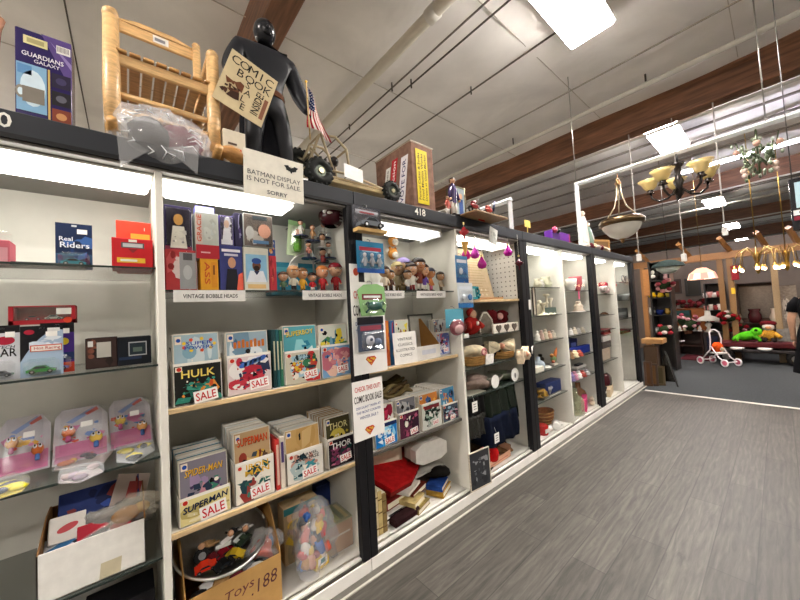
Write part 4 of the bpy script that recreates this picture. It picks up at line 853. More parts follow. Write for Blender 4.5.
# dark fan-shaped banner and picture frame behind the upper comics
xc = .52
mb = MB('card').prism([(-.3, 0), (.3, 0), (.32, .2), (.12, .09), (-.1, .1), (-.36, .24)], 0, .004, '1c1a2c', axis='y').poly2([(-.27, .02), (.26, .02), (.2, .06), (-.2, .06)], -.001, '8a2a3c')
solo('fan_poster', mb, 'dark curled poster with a red band standing behind the upper comic bins', 'poster', (xc, 2.05, 1.147))
xc, w, h = extent(315, 341, 311, 1.147, 2.1)
def frame(name, label, loc, w, h, col, inner, bw=.012, d=.012, rz=0, rx=0, cat='picture frame', paint=None, mat='wood'):
    t = thing(name, label, cat, loc, rz, None, rx)
    MB(mat).box(-w / 2, w / 2, 0, d, 0, bw, col).box(-w / 2, w / 2, 0, d, h - bw, h, col).box(-w / 2, -w / 2 + bw, 0, d, bw, h - bw, col).box(w / 2 - bw, w / 2, 0, d, bw, h - bw, col).build('frame', t)
    q = MB('card').box(-w / 2 + bw * .6, w / 2 - bw * .6, d * .4, d * .9, bw * .6, h - bw * .6, inner)
    if paint: paint(q, w - 2 * bw, h, d * .4 - .0008)
    q.build('picture', t); return t
frame('picture_frame', 'empty grey picture frame on the back wall behind the cyan comic', (xc, 2.1, 1.147), w, h, '5a5a54', '9a9a90', rx=-.06)
xc, w, h = extent(412, 436, 314, 1.147, 1.93)
frame('picture_frame', 'grey picture frame standing behind the brown magazine file', (xc, 1.93, 1.147), w, h, '5a5a54', 'a8a89e', rx=-.06)
t = thing('book_stand', 'small black plastic stand at the back between the first two comic stacks', 'stand', (at(243, 420, 2.05)[0], 2.05, .63))
MB('gloss').box(-.07, .07, 0, .09, 0, .012, '18181a', b=.003).build('base', t); MB('gloss').box(-.07, .07, .075, .09, 0.01, .2, '232326', b=.003).box(-.06, .06, 0, .075, .17, .19, '2c2c30', b=.003).build('back_plate', t)
# dark blue box, brown carton and toys on the floor of this bay
ZF = .0915
def box_thing(name, label, cat, x0, x1, yt, Z, Y, d, col, paint=None, rz=0): return pkg(name, label, cat, x0, x1, yt, Z, Y, d, col, paint, rz)
# TOYS box and steel bowl
xa = at(184, 570, 1.72)[0]; xb = at(281, 560, 1.72)[0]; wT = xb - xa; xc = (xa + xb) / 2
hT = .27; dT = .4
t = thing('cardboard_box', 'open brown cardboard box marked Toys .188 holding the steel bowl', 'cardboard box', (xc, 1.72, ZF))
KR = 'c0975c'
MB('card').box(-wT / 2, wT / 2, 0, .004, 0, hT * .84, KR).build('front_panel', t)
for s in (-1, 1):
    a = sorted((s * wT / 2, s * (wT / 2 - .004))); MB('card').prism([(.004, 0), (dT, 0), (dT, hT * 1.55), (dT * .35, hT * 1.5), (.004, hT * .9)], a[0], a[1], 'b0854c', axis='x').build('side_panel', t)
MB('card').box(-wT / 2, wT / 2, dT, dT + .004, 0, hT * 1.5, 'a07a45').build('back_panel', t)
MB('card').box(-wT / 2, wT / 2, 0.004, dT, 0, .004, 'b0854c').build('bottom_panel', t)
MB('card').text2('Toys', wT * .02, hT * .56, .055, -.0012, '6a3a3a', w=.13, bold=False, rot=.08, slant=.25).text2('.188', wT * .3, hT * .5, .06, -.0012, '5a3436', w=.12, bold=False, rot=.1, slant=.2).build('lettering', t, 'hand-written brown marker lettering')
# bowl tilted towards the viewer
t = thing('mixing_bowl', 'large steel mixing bowl of small toys tilted in the Toys box', 'bowl', (xc - .02, 1.91, ZF + .31), 0, None, .3)
prof = [(.02, -.085), (.1, -.08), (.16, -.045), (.195, 0.0), (.205, .012)]
MB('metal').lathe(prof, 'c9c9c6', n=40, cap=False).lathe([(.0, -.08), (.098, -.076), (.156, -.042), (.19, 0.0), (.205, .012)], 'b9b9b6', n=40, cap=False).build('bowl', t)
MB('metal').tube([(.207 * math.cos(a), .207 * math.sin(a), .012) for a in [2 * PI * k / 40 for k in range(41)]], .007, 'dcdcda', n=8).build('rim', t)
rd = random.Random(12)
def in_bowl(u, v, dz=0):      # a spot on the toys heaped in the bowl
    c, s = math.cos(.3), math.sin(.3); z = -.066 + .35 * (u * u + v * v) / .2 + dz
    return (xc - .02 + u, 1.91 + v * c - z * s, ZF + .31 + v * s + z * c)
bowl_items = [('red toy car lying at the lower rim of the steel bowl', 'car', 'd8361e', -.09, -.1), ('black toy car beside the red one in the steel bowl', 'car', '1c1c1e', -.02, -.13), ('dark toy wheel resting high in the steel bowl', 'wheel', '1a1a1a', -.09, -.01), ('dark red toy car in the middle of the steel bowl', 'car', '7a1622', .0, -.05), ('yellow and black toy car in the steel bowl', 'car', 'c8a82a', .04, -.1), ('brown toy figure lying at the back of the steel bowl', 'fig', 'a8845a', -.03, .05), ('white and red toy figure at the far side of the steel bowl', 'fig', 'd8d4d0', .12, .04), ('black toy figure near the top of the steel bowl', 'fig', '26262a', .07, .06), ('dark green toy car under the white slips in the bowl', 'car', '2c3a2c', .09, -.04), ('maroon toy truck between the red car and the wheel', 'car', '5a1a20', -.05, -.06)]
for k, (l, kd, c, u, v) in enumerate(bowl_items):
    p = in_bowl(u, v, .012)
    if kd == 'car':
        mb = MB('gloss'); car(mb, 0, 0, 0, .09, c); solo('toy_car', mb, l, 'toy car', p, rd.uniform(-1, 1), None, .25)
    elif kd == 'wheel':
        mb = MB('rubber'); mb.tube([(.026 * math.cos(a), .026 * math.sin(a), 0) for a in [2 * PI * q / 16 for q in range(17)]], .012, c, n=8).lathe([(.02, -.006), (.02, .006)], '8a8a8a', n=12); solo('loose_tyre', mb, l, 'toy wheel', p, 0, None, .9)
    else:
        mb = MB('gloss').ell(0, 0, .075, .016, .016, .018, 'c99a78', n=8).lathe([(.016, .02), (.02, .04), (.018, .06)], c, n=8)
        for s in (-1, 1): mb.tube([(s * .01, 0, .025), (s * .014, 0, -.02)], .008, c, n=6).tube([(s * .018, 0, .055), (s * .035, 0, .03)], .006, c, n=6)
        solo('toy_figure', mb, l, 'toy figure', p, rd.uniform(-1, 1), None, 1.2)
for k, (u, v, l) in enumerate(((.02, .0, 'white paper slip slanting in the middle of the steel bowl'), (-.0, -.025, 'pale paper slip below the slanting one in the bowl'), (.07, -.03, 'grey-green paper slip at the right part of the bowl toys'))):
    p = in_bowl(u, v, .05); solo('paper_slip', MB('card').box(-.035, .035, -.012, .012, 0, .0012, ('f0f0ee', 'dfe2dc', 'c4cdc8')[k]), l, 'paper slip', p, (.5, -.1, .7)[k], None, .3)
# loose toys under the bowl: mixed bits
rb = random.Random(4)
BT = [('black plastic toy bag under the bowl rim', '18181a'), ('white toy scrap beside the black bag in the Toys box', 'd8d8d8'), ('tan toy piece in the front of the Toys box', 'b08a5a'), ('olive toy piece in the front corner of the Toys box', '6a6030'), ('red-brown toy piece by the writing on the Toys box', '6a2630'), ('grey toy tube in the front of the Toys box', '6a6e70'), ('small white toy block near the front flap', 'e0e0da'), ('black toy helmet by the orange bag', '141416')]
for k, (l, c) in enumerate(BT):
    mb = MB('gloss'); mb.blob(0, 0, .03, rb.uniform(.03, .05), rb.uniform(.025, .035), rb.uniform(.02, .03), c, k + 3, .25, 10)
    solo('toy_piece', mb, l, 'toy', (xc - wT * .36 + wT * .1 * k, 1.72 + .045 + .03 * (k % 2), ZF + hT * .6))
mb = MB('gloss').blob(0, 0, .05, .05, .05, .045, 'd0452a', 5, .25, 12).ell(.05, .02, .06, .03, .03, .03, '2a5a9a'); crumple(mb, .01, 0, .055, .085, .07, .065, 'f0f0f0', 6)
solo('toy_bag', mb, 'clear bag of orange-red and blue toys at the end of the Toys box', 'toy pack', (xc + wT * .36, 1.82, ZF + hT * .66))
# game box, clear bag of figures, brown carton
pkg('game_box', 'tall board game box with teal lid and a blonde face, behind the clear bag', 'board game', 283, 318, 503, ZF, 1.915, .1, 'b9a27c', flat_art('a8906a', 12, ['c8a838', 'b8542f', '4a7a7a', '8a7a5a', 'd9b48a', '3a4a5a'], 16, lambda mb, w, h: (mb.rect2(-w / 2, w / 2, h * .88, h, -.004, '2c6a6c'), mb.ell2(-w * .2, h * .6, w * .17, h * .12, -.004, 'd9a87a'), mb.ell2(-w * .2, h * .68, w * .22, h * .09, -.0045, 'd8b03a')), .25))
pkg('book', 'dark blue book standing at the back beside the game box', 'book', 318, 332, 484, ZF, 2.08, .06, '1c2c5c', lambda mb, w, h: mb.ell2(0, h * .5, w * .3, h * .14, -.001, '3a6ab0'))
mb = MB('gloss'); rb = random.Random(9)
t = thing('toy_bag', 'big clear bag of colourful toy figures between the Toys box and the brown carton', 'toy pack', (at(305, 560, 1.80)[0] + .05, 1.80, ZF), 0)
bits = ['c8342f', '2f5fae', 'e0b838', 'e0d8cc', 'd99a78', '1e1e22', 'b8823a', '8a1f2a', '3a7a4a', 'd8604a']
for k in range(34):
    q = MB('gloss'); u = rb.uniform(-.08, .09); z = .04 + .31 * (k / 34); v = rb.uniform(-.06, .02); r = rb.uniform(.016, .03)
    q.blob(u * (1 - z), v, z, r, r * .9, r * rb.uniform(.9, 1.7), bits[k % 10], k, .3, 8); q.build('toy_piece', t)
q = MB('film'); crumple(q, 0, -.02, .19, .115, .08, .2, 'e8ecf2', 21, 'film', 0.002); q.build('plastic_bag', t)
t = thing('toy_block', 'yellow and white toy block house at the foot of the clear bag', 'toy', (at(322, 545, 1.76)[0], 1.76, ZF), .2)
MB('gloss').box(-.045, .045, 0, .05, 0, .08, 'd9b83a', b=.003).build('body', t); MB('gloss').box(-.03, .03, -.002, .0, .02, .06, 'e8e4dc').rect2(-.015, .015, .03, .055, -.003, '3a7a7a').build('window', t); MB('gloss').prism([(-.05, .08), (.05, .08), (0, .11)], 0, .05, 'c8c4bc', axis='y').build('roof', t)
xc2, w, h = extent(330, 358, 521, ZF, 1.80)
t = thing('carton', 'brown printed carton wrapped in clear film next to the black post', 'carton', (xc2, 1.80, ZF)); d = .2
MB('card').box(-w / 2, w / 2, 0, d, 0, h, 'a8794a', b=.003).rect2(-w * .35, w * .4, h * .56, h * .63, -.001, 'd8c8b0').art(-w * .4, w * .4, h * .08, h * .4, -.001, 3, ['b98a5c', '8f6438', 'a0734a'], 6).build('carton', t); MB('card').box(-w / 2 - .001, w / 2 + .001, -.001, d + .001, h, h + .006, '8a8a4a').build('lid', t, 'olive printed top')
q = MB('card'); 
for k in range(6): q.box(-w * .45 + k * w * .15, -w * .34 + k * w * .15, .02, d - .02, h + .006, h + .008, ('a8b05a', '6a7a3a', 'c8b060')[k % 3])
q.build('top_print', t); MB('film').box(-w / 2 - .004, w / 2 + .004, -.004, d + .004, 0, h + .012, 'f0f0ee', b=.006).build('wrapping', t)
# ---------------------------------------------------------------- signs and packs hanging on the first black post
YS = 1.618
def sheet_sign(label, x0, x1, yt, yb, Y, rows, emblem=True, tilt=0, bg='f1f0ec', rx=0):
    X0, zt = at(x0, yt, Y); X1 = at(x1, yt, Y)[0]; zb = at((x0 + x1) / 2, yb, Y)[1]; w = X1 - X0; h = zt - zb
    t = thing('sale_sign', label, 'sign', ((X0 + X1) / 2, Y, zb), tilt, None, rx)
    MB('gloss').box(-w / 2, w / 2, 0, .002, 0, h, bg).build('sheet', t); q = MB('card')
    for (s, v, hh, ww, c) in rows: q.text2(s, 0, h * v, h * hh, -.0008, c, w=w * ww)
    q.build('lettering', t)
    if emblem:
        q = MB('card'); u, v, r = 0, h * .14, w * .17
        def sh(k): return [(u - r * .62 * k, v + r * .55 * k), (u + r * .62 * k, v + r * .55 * k), (u + r * .95 * k, v + r * .2 * k), (u, v - r * .8 * k), (u - r * .95 * k, v + r * .2 * k)]
        q.poly2(sh(1), -.0006, 'c03a2c').poly2([(a, b) for a, b in sh(.78)], -.0009, 'd9a83a').text2('S', u, v + r * .05, r * .95, -.0012, 'c03a2c', w=r * 1.05); q.build('emblem', t, 'red and yellow shield emblem')
    return t
rows = [('CHECK THIS OUT!', .86, .085, .84, 'c8302f'), ('COMIC BOOK SALE!', .69, .12, .9, '1c1414'), ('DISCOUNT TAKEN AT', .545, .04, .8, '2a4a8a'), ('THE FRONT COUNTER', .465, .04, .8, '2a4a8a'), ('WINTER SALE !!', .375, .05, .6, '22407a')]
sheet_sign('lower white sign reading CHECK THIS OUT COMIC BOOK SALE hanging on the black post', 351, 383, 383, 439, 1.60, rows, tilt=.06)
sheet_sign('upper white sale sign mostly covered by the green pack on the black post', 350, 383, 282, 374, 1.63, rows, tilt=.0)
pkg('sale_card', 'small white card with red lettering between the blue pack and the upper sale sign', 'sign', 349, 358, 264, at(354, 284, 1.64)[1], 1.637, .002, 'efeeea', lambda mb, w, h: mb.ell2(.2 * w, h * .6, w * .3, h * .2, -.001, 'd0543a'))
def hangpack(label, x0, x1, yt, yb, Y, build, cat='toy pack', rz=0, ry=0):
    Z = at((x0 + x1) / 2, yb, Y)[1]; xc, w, h = extent(x0, x1, yt, Z, Y)
    t = thing('hanging_pack', label, cat, (xc, Y, Z), rz, None, 0, ry); build(t, w, h)
    MB('metal').tube([(0, .004, h * .93), (0, .0, h * 1.04), (0, .02, h * 1.1), (0, max(.025, FR - Y), h * 1.1)], .003, '8a8a8a', n=6).build('hook', t)
    return t
def b1(t, w, h):
    MB('gloss').box(-w / 2, w / 2, 0, .002, 0, h, '3a3c44').rect2(-w * .4, w * .4, h * .7, h * .86, -.001, 'b8bcc4').rect2(-w * .26, w * .26, h * .74, h * .8, -.0014, 'a83a48').build('backing_card', t)
    MB('card').box(-w / 2, w / 2, -.06, .002, 0, h * .12, 'c8a468').build('tray', t, 'beige card tray'); q = MB('gloss'); car(q, 0, -.03, h * .14, w * .8, '6a7078'); q.build('toy_car', t)
    MB('clear').box(-w * .48, w * .48, -.058, -.001, h * .12, h * .82, 'e8ecf0', b=.008).build('blister', t)
hangpack('clear boxed grey toy car hanging highest on the black post', 352, 380, 207, 234, 1.615, b1)
def b2(t, w, h):
    MB('gloss').box(-w / 2, w / 2, 0, .002, 0, h, '2f7ea8').rect2(-w * .4, w * .4, h * .7, h * .82, -.001, 'a83a48').rect2(-w * .3, w * .3, h * .66, h * .7, -.001, '8fc4dc').rect2(-w * .5, w * .5, h * .0, h * .14, -.001, '2a5aa8').build('backing_card', t)
    for k in range(3):
        q = MB('gloss'); u = (-.26, 0, .27)[k] * w; q.ell(u, -.014, h * .56, .012, .012, .013, 'd8d8dc', n=8).lathe([(.009, h * .2), (.014, h * .36), (.012, h * .48)], '9aa0a8', n=8, x=u, y=-.014)
        for s in (-1, 1): q.tube([(u + s * .008, -.014, h * .44), (u + s * .022, -.014, h * .3)], .005, 'b0b6bc', n=6)
        q.build('toy_figure', t)
    MB('clear').box(-w * .45, w * .45, -.032, -.001, h * .12, h * .64, 'e8eef4', b=.008).build('blister', t)
hangpack('blue blister pack of three grey toy figures on the black post', 356, 383, 242, 273, 1.612, b2)
def b3(t, w, h):
    MB('gloss').prism([(-w * .4, 0), (w * .42, 0), (w * .5, h * .3), (w * .46, h * .9), (w * .2, h), (-w * .28, h * .97), (-w * .5, h * .8)], 0, .002, '8cb87c', axis='y').rect2(-w * .36, w * .36, h * .5, h * .68, -.001, '7a3a40').rect2(-w * .3, w * .3, h * .56, h * .63, -.0014, 'd8dcd8').build('backing_card', t)
    q = MB('gloss').ell(0, -.025, h * .3, w * .28, .02, h * .14, '2a5a50', n=14); 
    for s in (-1, 1):
        for j in (0, 1): q.tube([(s * w * .1, -.025, h * .3), (s * w * .26, -.03, h * (.42 - j * .24)), (s * w * .32, -.025, h * (.34 - j * .24))], .006, '1f4a44', n=6)
    q.build('toy_creature', t); MB('clear').ell(0, -.022, h * .3, w * .46, .034, h * .26, 'd0ecd0', n=16).build('blister', t)
hangpack('green blister pack with a dark round creature on the upper sale sign', 357, 385, 284, 316, 1.60, b3)
def b4(t, w, h):
    MB('gloss').prism([(-w / 2, 0), (w / 2, 0), (w / 2, h * .72), (w * .34, h), (-w * .34, h), (-w / 2, h * .72)], 0, .002, '4a5468', axis='y').rect2(-w * .4, w * .4, h * .6, h * .74, -.001, '9a4a5a').rect2(-w / 2, w / 2, h * .78, h, -.0008, '1c1e26').build('backing_card', t)
    q = MB('gloss').ell(-w * .12, -.02, h * .3, w * .16, .016, h * .16, 'b8bcc8', n=12).ell(w * .18, -.02, h * .24, w * .14, .016, h * .12, '5a6a86', n=12).ell(-w * .12, -.034, h * .34, w * .06, .006, h * .05, '2a3a5a', n=8); q.build('toy_creature', t); MB('clear').box(-w * .44, w * .44, -.04, -.001, h * .05, h * .58, 'd8e0ec', b=.014).build('blister', t)
hangpack('grey-blue blister pack hanging below the green one on the upper sale sign', 357, 383, 317, 351, 1.60, b4)
# ---------------------------------------------------------------- figurines in cabinet 418
spec = [(384, 266, 'e8d8c0', '6a4a3a', 'c8a07a', '3a2018', None, 'cream-shirted figurine beside the blue hanging pack', 0), (390, 270, '5a3a2c', '3a2420', 'c89a70', '2a1812', None, 'brown figurine second from the blue hanging pack', 0),
 (397, 262, '9a8a6a', '6a5a3a', 'd0a880', '6a4a2a', 'b0a070', 'khaki figurine with a hat beneath the hanging plush heads', 0), (403, 258, 'cfc2a8', '8a7a5a', 'c8a078', '4a3020', '9a8ac8', 'tall figurine with a lilac cap near the middle', 0),
 (411, 263, 'ece6da', '8a2a2c', 'd8a884', '2a1410', None, 'white-shirted baseball figurine with dark red trousers', 1), (418, 258, '7a3a2a', 'd8d0c4', 'b8805a', '1c1210', None, 'brown batting figurine with one arm raised', 1),
 (423, 264, '6a4a9a', 'e0dcd0', 'd8a884', '3a2018', None, 'purple-shirted figurine beside the batter', 0), (430, 268, 'c87a3a', 'b8607a', 'c88a5a', '2a1a14', '3a3a4a', 'orange figurine with a dark cap in a pink skirt', 0),
 (438, 262, '8a6a4a', 'd8d0c0', 'd8a070', 'd8b02a', 'e0b428', 'figurine with a yellow cap at the back of the group', 0), (444, 262, '5a3a30', '3a2a24', 'c08a60', '1c1412', 'd8a824', 'brown figurine with a yellow cap near the divider', 0),
 (441, 272, 'c8b49a', '7a6a50', 'c89a70', '3a2a1c', None, 'tan crouching figurine in front of the yellow caps', 0), (451, 270, '4a3a34', '2a2422', 'b8845c', '1c1412', '8a3a3a', 'dark figurine with a maroon cap against the divider', 0), (407, 270, 'd8d4cc', '4a4a5a', 'd0a27c', '2a1a14', None, 'small pale figurine in front of the lilac cap', 0)]
for k, (px, top, sh, tr, sk, ha, cap, lab, po) in enumerate(spec):
    Y = 1.80 + (.1 if 'back' in lab or 'cap near' in lab or 'hat' in lab else 0); X, zt = at(px, top, Y)
    figurine(lab, (X, Y, ZB), max(.09, zt - ZB), sh, tr, sk, ha, cap=cap, head=.36, pose=po, rz=R_.uniform(-.5, .5), name='figurine', base='3a2f28')
pkg('doll_box', 'brown wooden box beside the dark figurine at the divider', 'box', 447, 456, 264, ZB, 1.9, .08, '8a5a3a', None)
for k, (px, py, l) in enumerate(((393, 241, 'orange and white plush head hanging higher at the back wall'), (393, 254, 'orange and white plush head hanging lower at the back wall'))):
    X, Z = at(px, py, 2.12); mb = MB('plush').ell(0, 0, 0, .045, .04, .05, 'd9954a', n=14).ell(0, -.03, -.015, .032, .02, .03, 'f0e8dc', n=10)
    for s in (-1, 1): mb.ell(s * .03, 0, .045, .014, .01, .016, 'c07a34', n=8)
    mb.tube([(0, 0, .05), (0, .02, .09), (0, .075, .1)], .002, '888888', mat='metal', n=5)
    solo('hanging_plush', mb, l, 'plush toy', (X, 2.12, Z))
X, Z = at(436, 243, 2.14)
t = thing('pennant', 'small cream and red pennant hanging on the back wall below the tubes', 'pennant', (X, 2.14, Z))
MB('card').prism([(-.1, .03), (.13, .0), (-.1, -.03)], 0, .002, 'e6dcb8', axis='y').build('pennant', t); MB('card').ell2(.02, 0, .04, .012, -.001, 'b0405a').build('emblem', t)
# ---------------------------------------------------------------- books and boxes on the floor of cabinet 418
ZF = .0915
def book(label, x, y, z, w, d, h, cov, page='e4dcc4', rz=0, ry=0, rx=0, name='book', cat='book'):
    t = thing(name, label, cat, (x, y, z), rz, None, rx, ry)
    MB('cloth').box(-w / 2, w / 2, 0, d, 0, h * .1, cov).box(-w / 2, w / 2, 0, d, h * .9, h, cov).box(-w / 2, -w / 2 + h * .12, 0, d, h * .1, h * .9, cov).build('cover', t)
    MB('card').box(-w / 2 + h * .12, w / 2 - .004, .004, d - .004, h * .1, h * .9, page).build('pages', t); return t
def X3(px, py, Y): return at(px, py, Y)[0]
# standing cream volumes by the post
for k, (px, yt, c, l) in enumerate(((375, 490, 'd8c9a0', 'cream cloth book standing against the black post'), (379.5, 492, 'c8b278', 'gold-spined book standing second from the black post'), (384, 494, '8a744a', 'brown gilt book standing third from the black post'))):
    xc, w, h = extent(px - 2.3, px + 2.3, yt, ZF, 1.74); mb = MB('cloth').box(-w / 2, w / 2, 0, .16, 0, h, c, b=.004).box(-w / 2 + .003, w / 2 - .003, .01, .165, h, h + .002, 'e6dfc8')
    for v in (.15, .5, .8): mb.rect2(-w / 2, w / 2, h * v, h * (v + .03), -.001, '6a5430')
    solo('book', mb, l, 'book', (xc, 1.74, ZF))
xc, w, h = extent(371, 402, 452, ZF, 2.02)
pkg('album', 'cream rounded folder standing at the back behind the red leather case', 'album', 371, 402, 452, ZF, 2.05, .05, 'd9d2bc', None)
x0 = X3(405, 500, 1.85)
mb = MB('card').box(-.13, .13, 0, .16, 0, .05, 'e8e6e0', b=.003).box(-.12, .12, -.001, .01, .035, .047, '1c1c1c'); solo('flat_box', mb, 'white and black flat box under the red leather case', 'box', (X3(396, 515, 1.78), 1.78, ZF), .1)
solo('jewellery_case', MB('cloth').box(-.12, .12, 0, .1, 0, .05, '2a1618', b=.012), 'long dark brown case at the front edge of the floor by the white box', 'case', (X3(408, 528, 1.73), 1.715, ZF), .05)
xr, zr = X3(398, 505, 1.86), ZF + .055
book('dark red cloth book lying beneath the red leather case', xr, 1.84, zr, .24, .18, .05, '7a2420', rz=.1)
# red leather case: tapered slanted lid
t = thing('leather_case', 'big bright red leather case with a curved lid lying tilted on books', 'case', (X3(404, 478, 1.88), 1.87, ZF + .16), .35, None, .22, .1)
outl = [(-.24, -.02), (-.24, .18), (-.14, .25), (.07, .27), (.2, .22), (.25, .11), (.2, .0), (0, -.05)]
MB('cloth').prism(outl, 0, .035, '7a1c18').build('body', t); MB('cloth').prism([(a * 1.02, (b - .1) * 1.03 + .1) for a, b in outl], .035, .06, 'b0181a').build('lid', t, 'bright red lid')
MB('metal').box(.12, .14, -.012, -.004, .02, .05, 'c9b070').build('clasp', t)
solo('paper_stack', MB('card').box(-.1, .1, 0, .14, 0, .02, 'ece8dc'), 'cream papers sticking out under the red leather case', 'papers', (X3(415, 494, 1.82), 1.82, ZF + .11), .4, None, 0)
book('reddish brown book under the papers at the middle of the floor', X3(419, 500, 1.84), 1.82, ZF + .06, .2, .15, .04, '6a2c20', rz=.3)
book('pale yellow thick book lying at the front of the floor', X3(420, 512, 1.76), 1.75, ZF + .036, .16, .13, .045, 'c8b47a', 'efe6c8', rz=.35)
book('olive book lying under the pale yellow one', X3(423, 518, 1.76), 1.735, ZF, .17, .14, .035, '8a7a48', rz=.3)
book('blue book with a white seal lying near the framed picture', X3(443, 492, 1.8), 1.77, ZF + .045, .17, .13, .035, '24448a', rz=.45)
book('gold and black magazine stack under the blue book', X3(444, 498, 1.8), 1.76, ZF, .18, .14, .044, 'a8843a', rz=.4)
mb = MB('cloth').blob(0, 0, .05, .08, .06, .045, '1c1a18', 3, .25); solo('leather_pouch', mb, 'black crumpled leather pouch on the blue book', 'pouch', (X3(441, 480, 1.82), 1.83, ZF + .083))
pkg('flat_box', 'grey-white flat box lying behind the black pouch', 'box', 424, 452, 466, ZF + .11, 1.92, .18, 'c9c6be', None)
pkg('storage_box', 'dark box supporting the grey-white flat box at the back', 'box', 426, 450, 474, ZF, 1.93, .16, '3a302c', None)
# octagonal white box
xc, zc = at(446, 452, 1.86)
t = thing('octagon_box', 'white octagonal box standing on its side above the other boxes', 'box', (inside(xc, .19, 1.86, 0), 1.86, ZF + .22), -.1)
oc = [(-.16, .03), (-.09, 0), (.09, 0), (.16, .03), (.16, .12), (.09, .16), (-.09, .16), (-.16, .12)]
MB('card').prism(oc, 0, .07, 'd8d6cf', axis='y').build('lid', t); MB('card').prism([(a * .97, b * .97 + .002) for a, b in oc], .07, .16, 'b8b4aa', axis='y').build('body', t)
pkg('storage_box', 'brown box at the back below the lower comic shelf', 'box', 408, 432, 449, ZF + .14, 2.0, .14, '6a3a28', None)
pkg('storage_box', 'tan box on the floor at the back under the brown box', 'box', 408, 430, 470, ZF, 2.02, .14, '5a4634', None)
# framed dark picture leaning at the divider
xc, w, h = extent(456, 475, 449, ZF, 1.74)
frame('picture_frame', 'dark picture in a thin pale frame leaning at the white divider', (xc - .05, 1.622, .083), .235, .29, 'c8beac', '34363a', bw=.006, rz=-.1, rx=-.02, paint=lambda q, w, h, y: q.art(-w / 2, w / 2, .02, h - .02, y, 4, ['55585c', '26282c', '8a8c8e'], 12, .2))
t = thing('card_strip', 'white card strip lying along the front edge of the cabinet floor', 'card strip', (X3(440, 510, 1.70), 1.715, ZF)); MB('card').box(-.45, .2, -.012, .008, 0, .0015, 'f0eeea').build('strip', t)
# brown cloth over the lower comics
mb = MB('cloth'); rd = random.Random(5)
for k in range(6):
    y0 = .05 + .03 * k; mb.tube([(-.22 + .05 * j, y0 + .02 * math.sin(j + k), .02 * math.sin(j * 1.3 + k) + .014 * k) for j in range(9)], [.012] + [.02] * 7 + [.01], ('6a5c3c', '5a4a30', '7a6a48', '4a3c28')[k % 4], n=8)
X, Z = at(398, 388, 1.86)
solo('folded_cloth', mb, 'olive brown cloth draped on top of the lower comics', 'cloth', (X, 1.84, .64 + .262))
# ---------------------------------------------------------------- craft bay right of cabinet 418's divider
def b5(col, low):
    def f(t, w, h):
        MB('gloss').box(-w / 2, w / 2, 0, .002, 0, h, col).rect2(-w * .4, w * .4, h * .74, h * .86, -.001, 'dfe6ee').rect2(-w / 2, w / 2, 0, h * .2, -.001, low).build('backing_card', t)
        for k in range(2): MB('gloss').ell((-.2, .22)[k] * w, -.014, h * .42, w * .13, .012, h * .13, ('c8d0d8', '5a8ac0')[k], n=10).build('toy_figure', t)
        MB('clear').box(-w * .44, w * .44, -.03, -.001, h * .14, h * .68, 'eaf0f6', b=.006).build('blister', t)
    return f
hangpack('blue blister pack hanging at the divider under the purple ornaments', 455, 467, 256, 283, 1.62, b5('4a86b8', '2f5f9a'))
hangpack('white and blue blister pack hanging below the blue one at the divider', 457, 472, 283, 308, 1.615, b5('d4dce0', '3a7ab8'))
def b6(t, w, h):
    MB('gloss').box(-w / 2, w / 2, 0, .002, h * .3, h, '5aa0b4').build('backing_card', t)
    MB('gloss').ell(0, -.02, h * .3, w * .42, .022, h * .3, '7a3a44', n=14).ell(0, -.035, h * .25, w * .26, .014, h * .18, 'c9a0a0', n=10).build('toy_creature', t)
    MB('clear').ell(0, -.02, h * .3, w * .5, .034, h * .36, 'f0e8ec', n=14).build('blister', t)
hangpack('round maroon toy pack hanging in front of the divider beside the pale blue comics', 445, 463, 309, 336, 1.61, b6)
def tealframe():
    X, Z = at(478, 307, 1.66); t = thing('picture_frame', 'teal mosaic frame with an aqua centre at the edge of the parchment shelf', 'picture frame', (X, 1.69, 1.58), .0, None, -.1)
    h = .115; w = .105
    for (a, b, c, d) in ((-w / 2, w / 2, 0, .02), (-w / 2, w / 2, h - .02, h), (-w / 2, -w / 2 + .02, .02, h - .02), (w / 2 - .02, w / 2, .02, h - .02)): pass
    MB('gloss').box(-w / 2, w / 2, 0, .012, 0, .02, '3a9aa4').box(-w / 2, w / 2, 0, .012, h - .02, h, '3a9aa4').box(-w / 2, -w / 2 + .02, 0, .012, .02, h - .02, '4aa8b0').box(w / 2 - .02, w / 2, 0, .012, .02, h - .02, '2a7a84').build('frame', t)
    MB('card').box(-w / 2 + .018, w / 2 - .018, .004, .01, .018, h - .018, '9ac8c8').build('picture', t)
    q = MB('cloth')
    for k in range(8): q.ell(w * .55 + .01 * (k % 3), -.005 + .006 * (k % 2), h * (.12 + .11 * k), .012, .01, .012, ('1f6a74', '4aa0a8', '2a8a90')[k % 3], n=8)
    q.build('fringe', t)
tealframe()
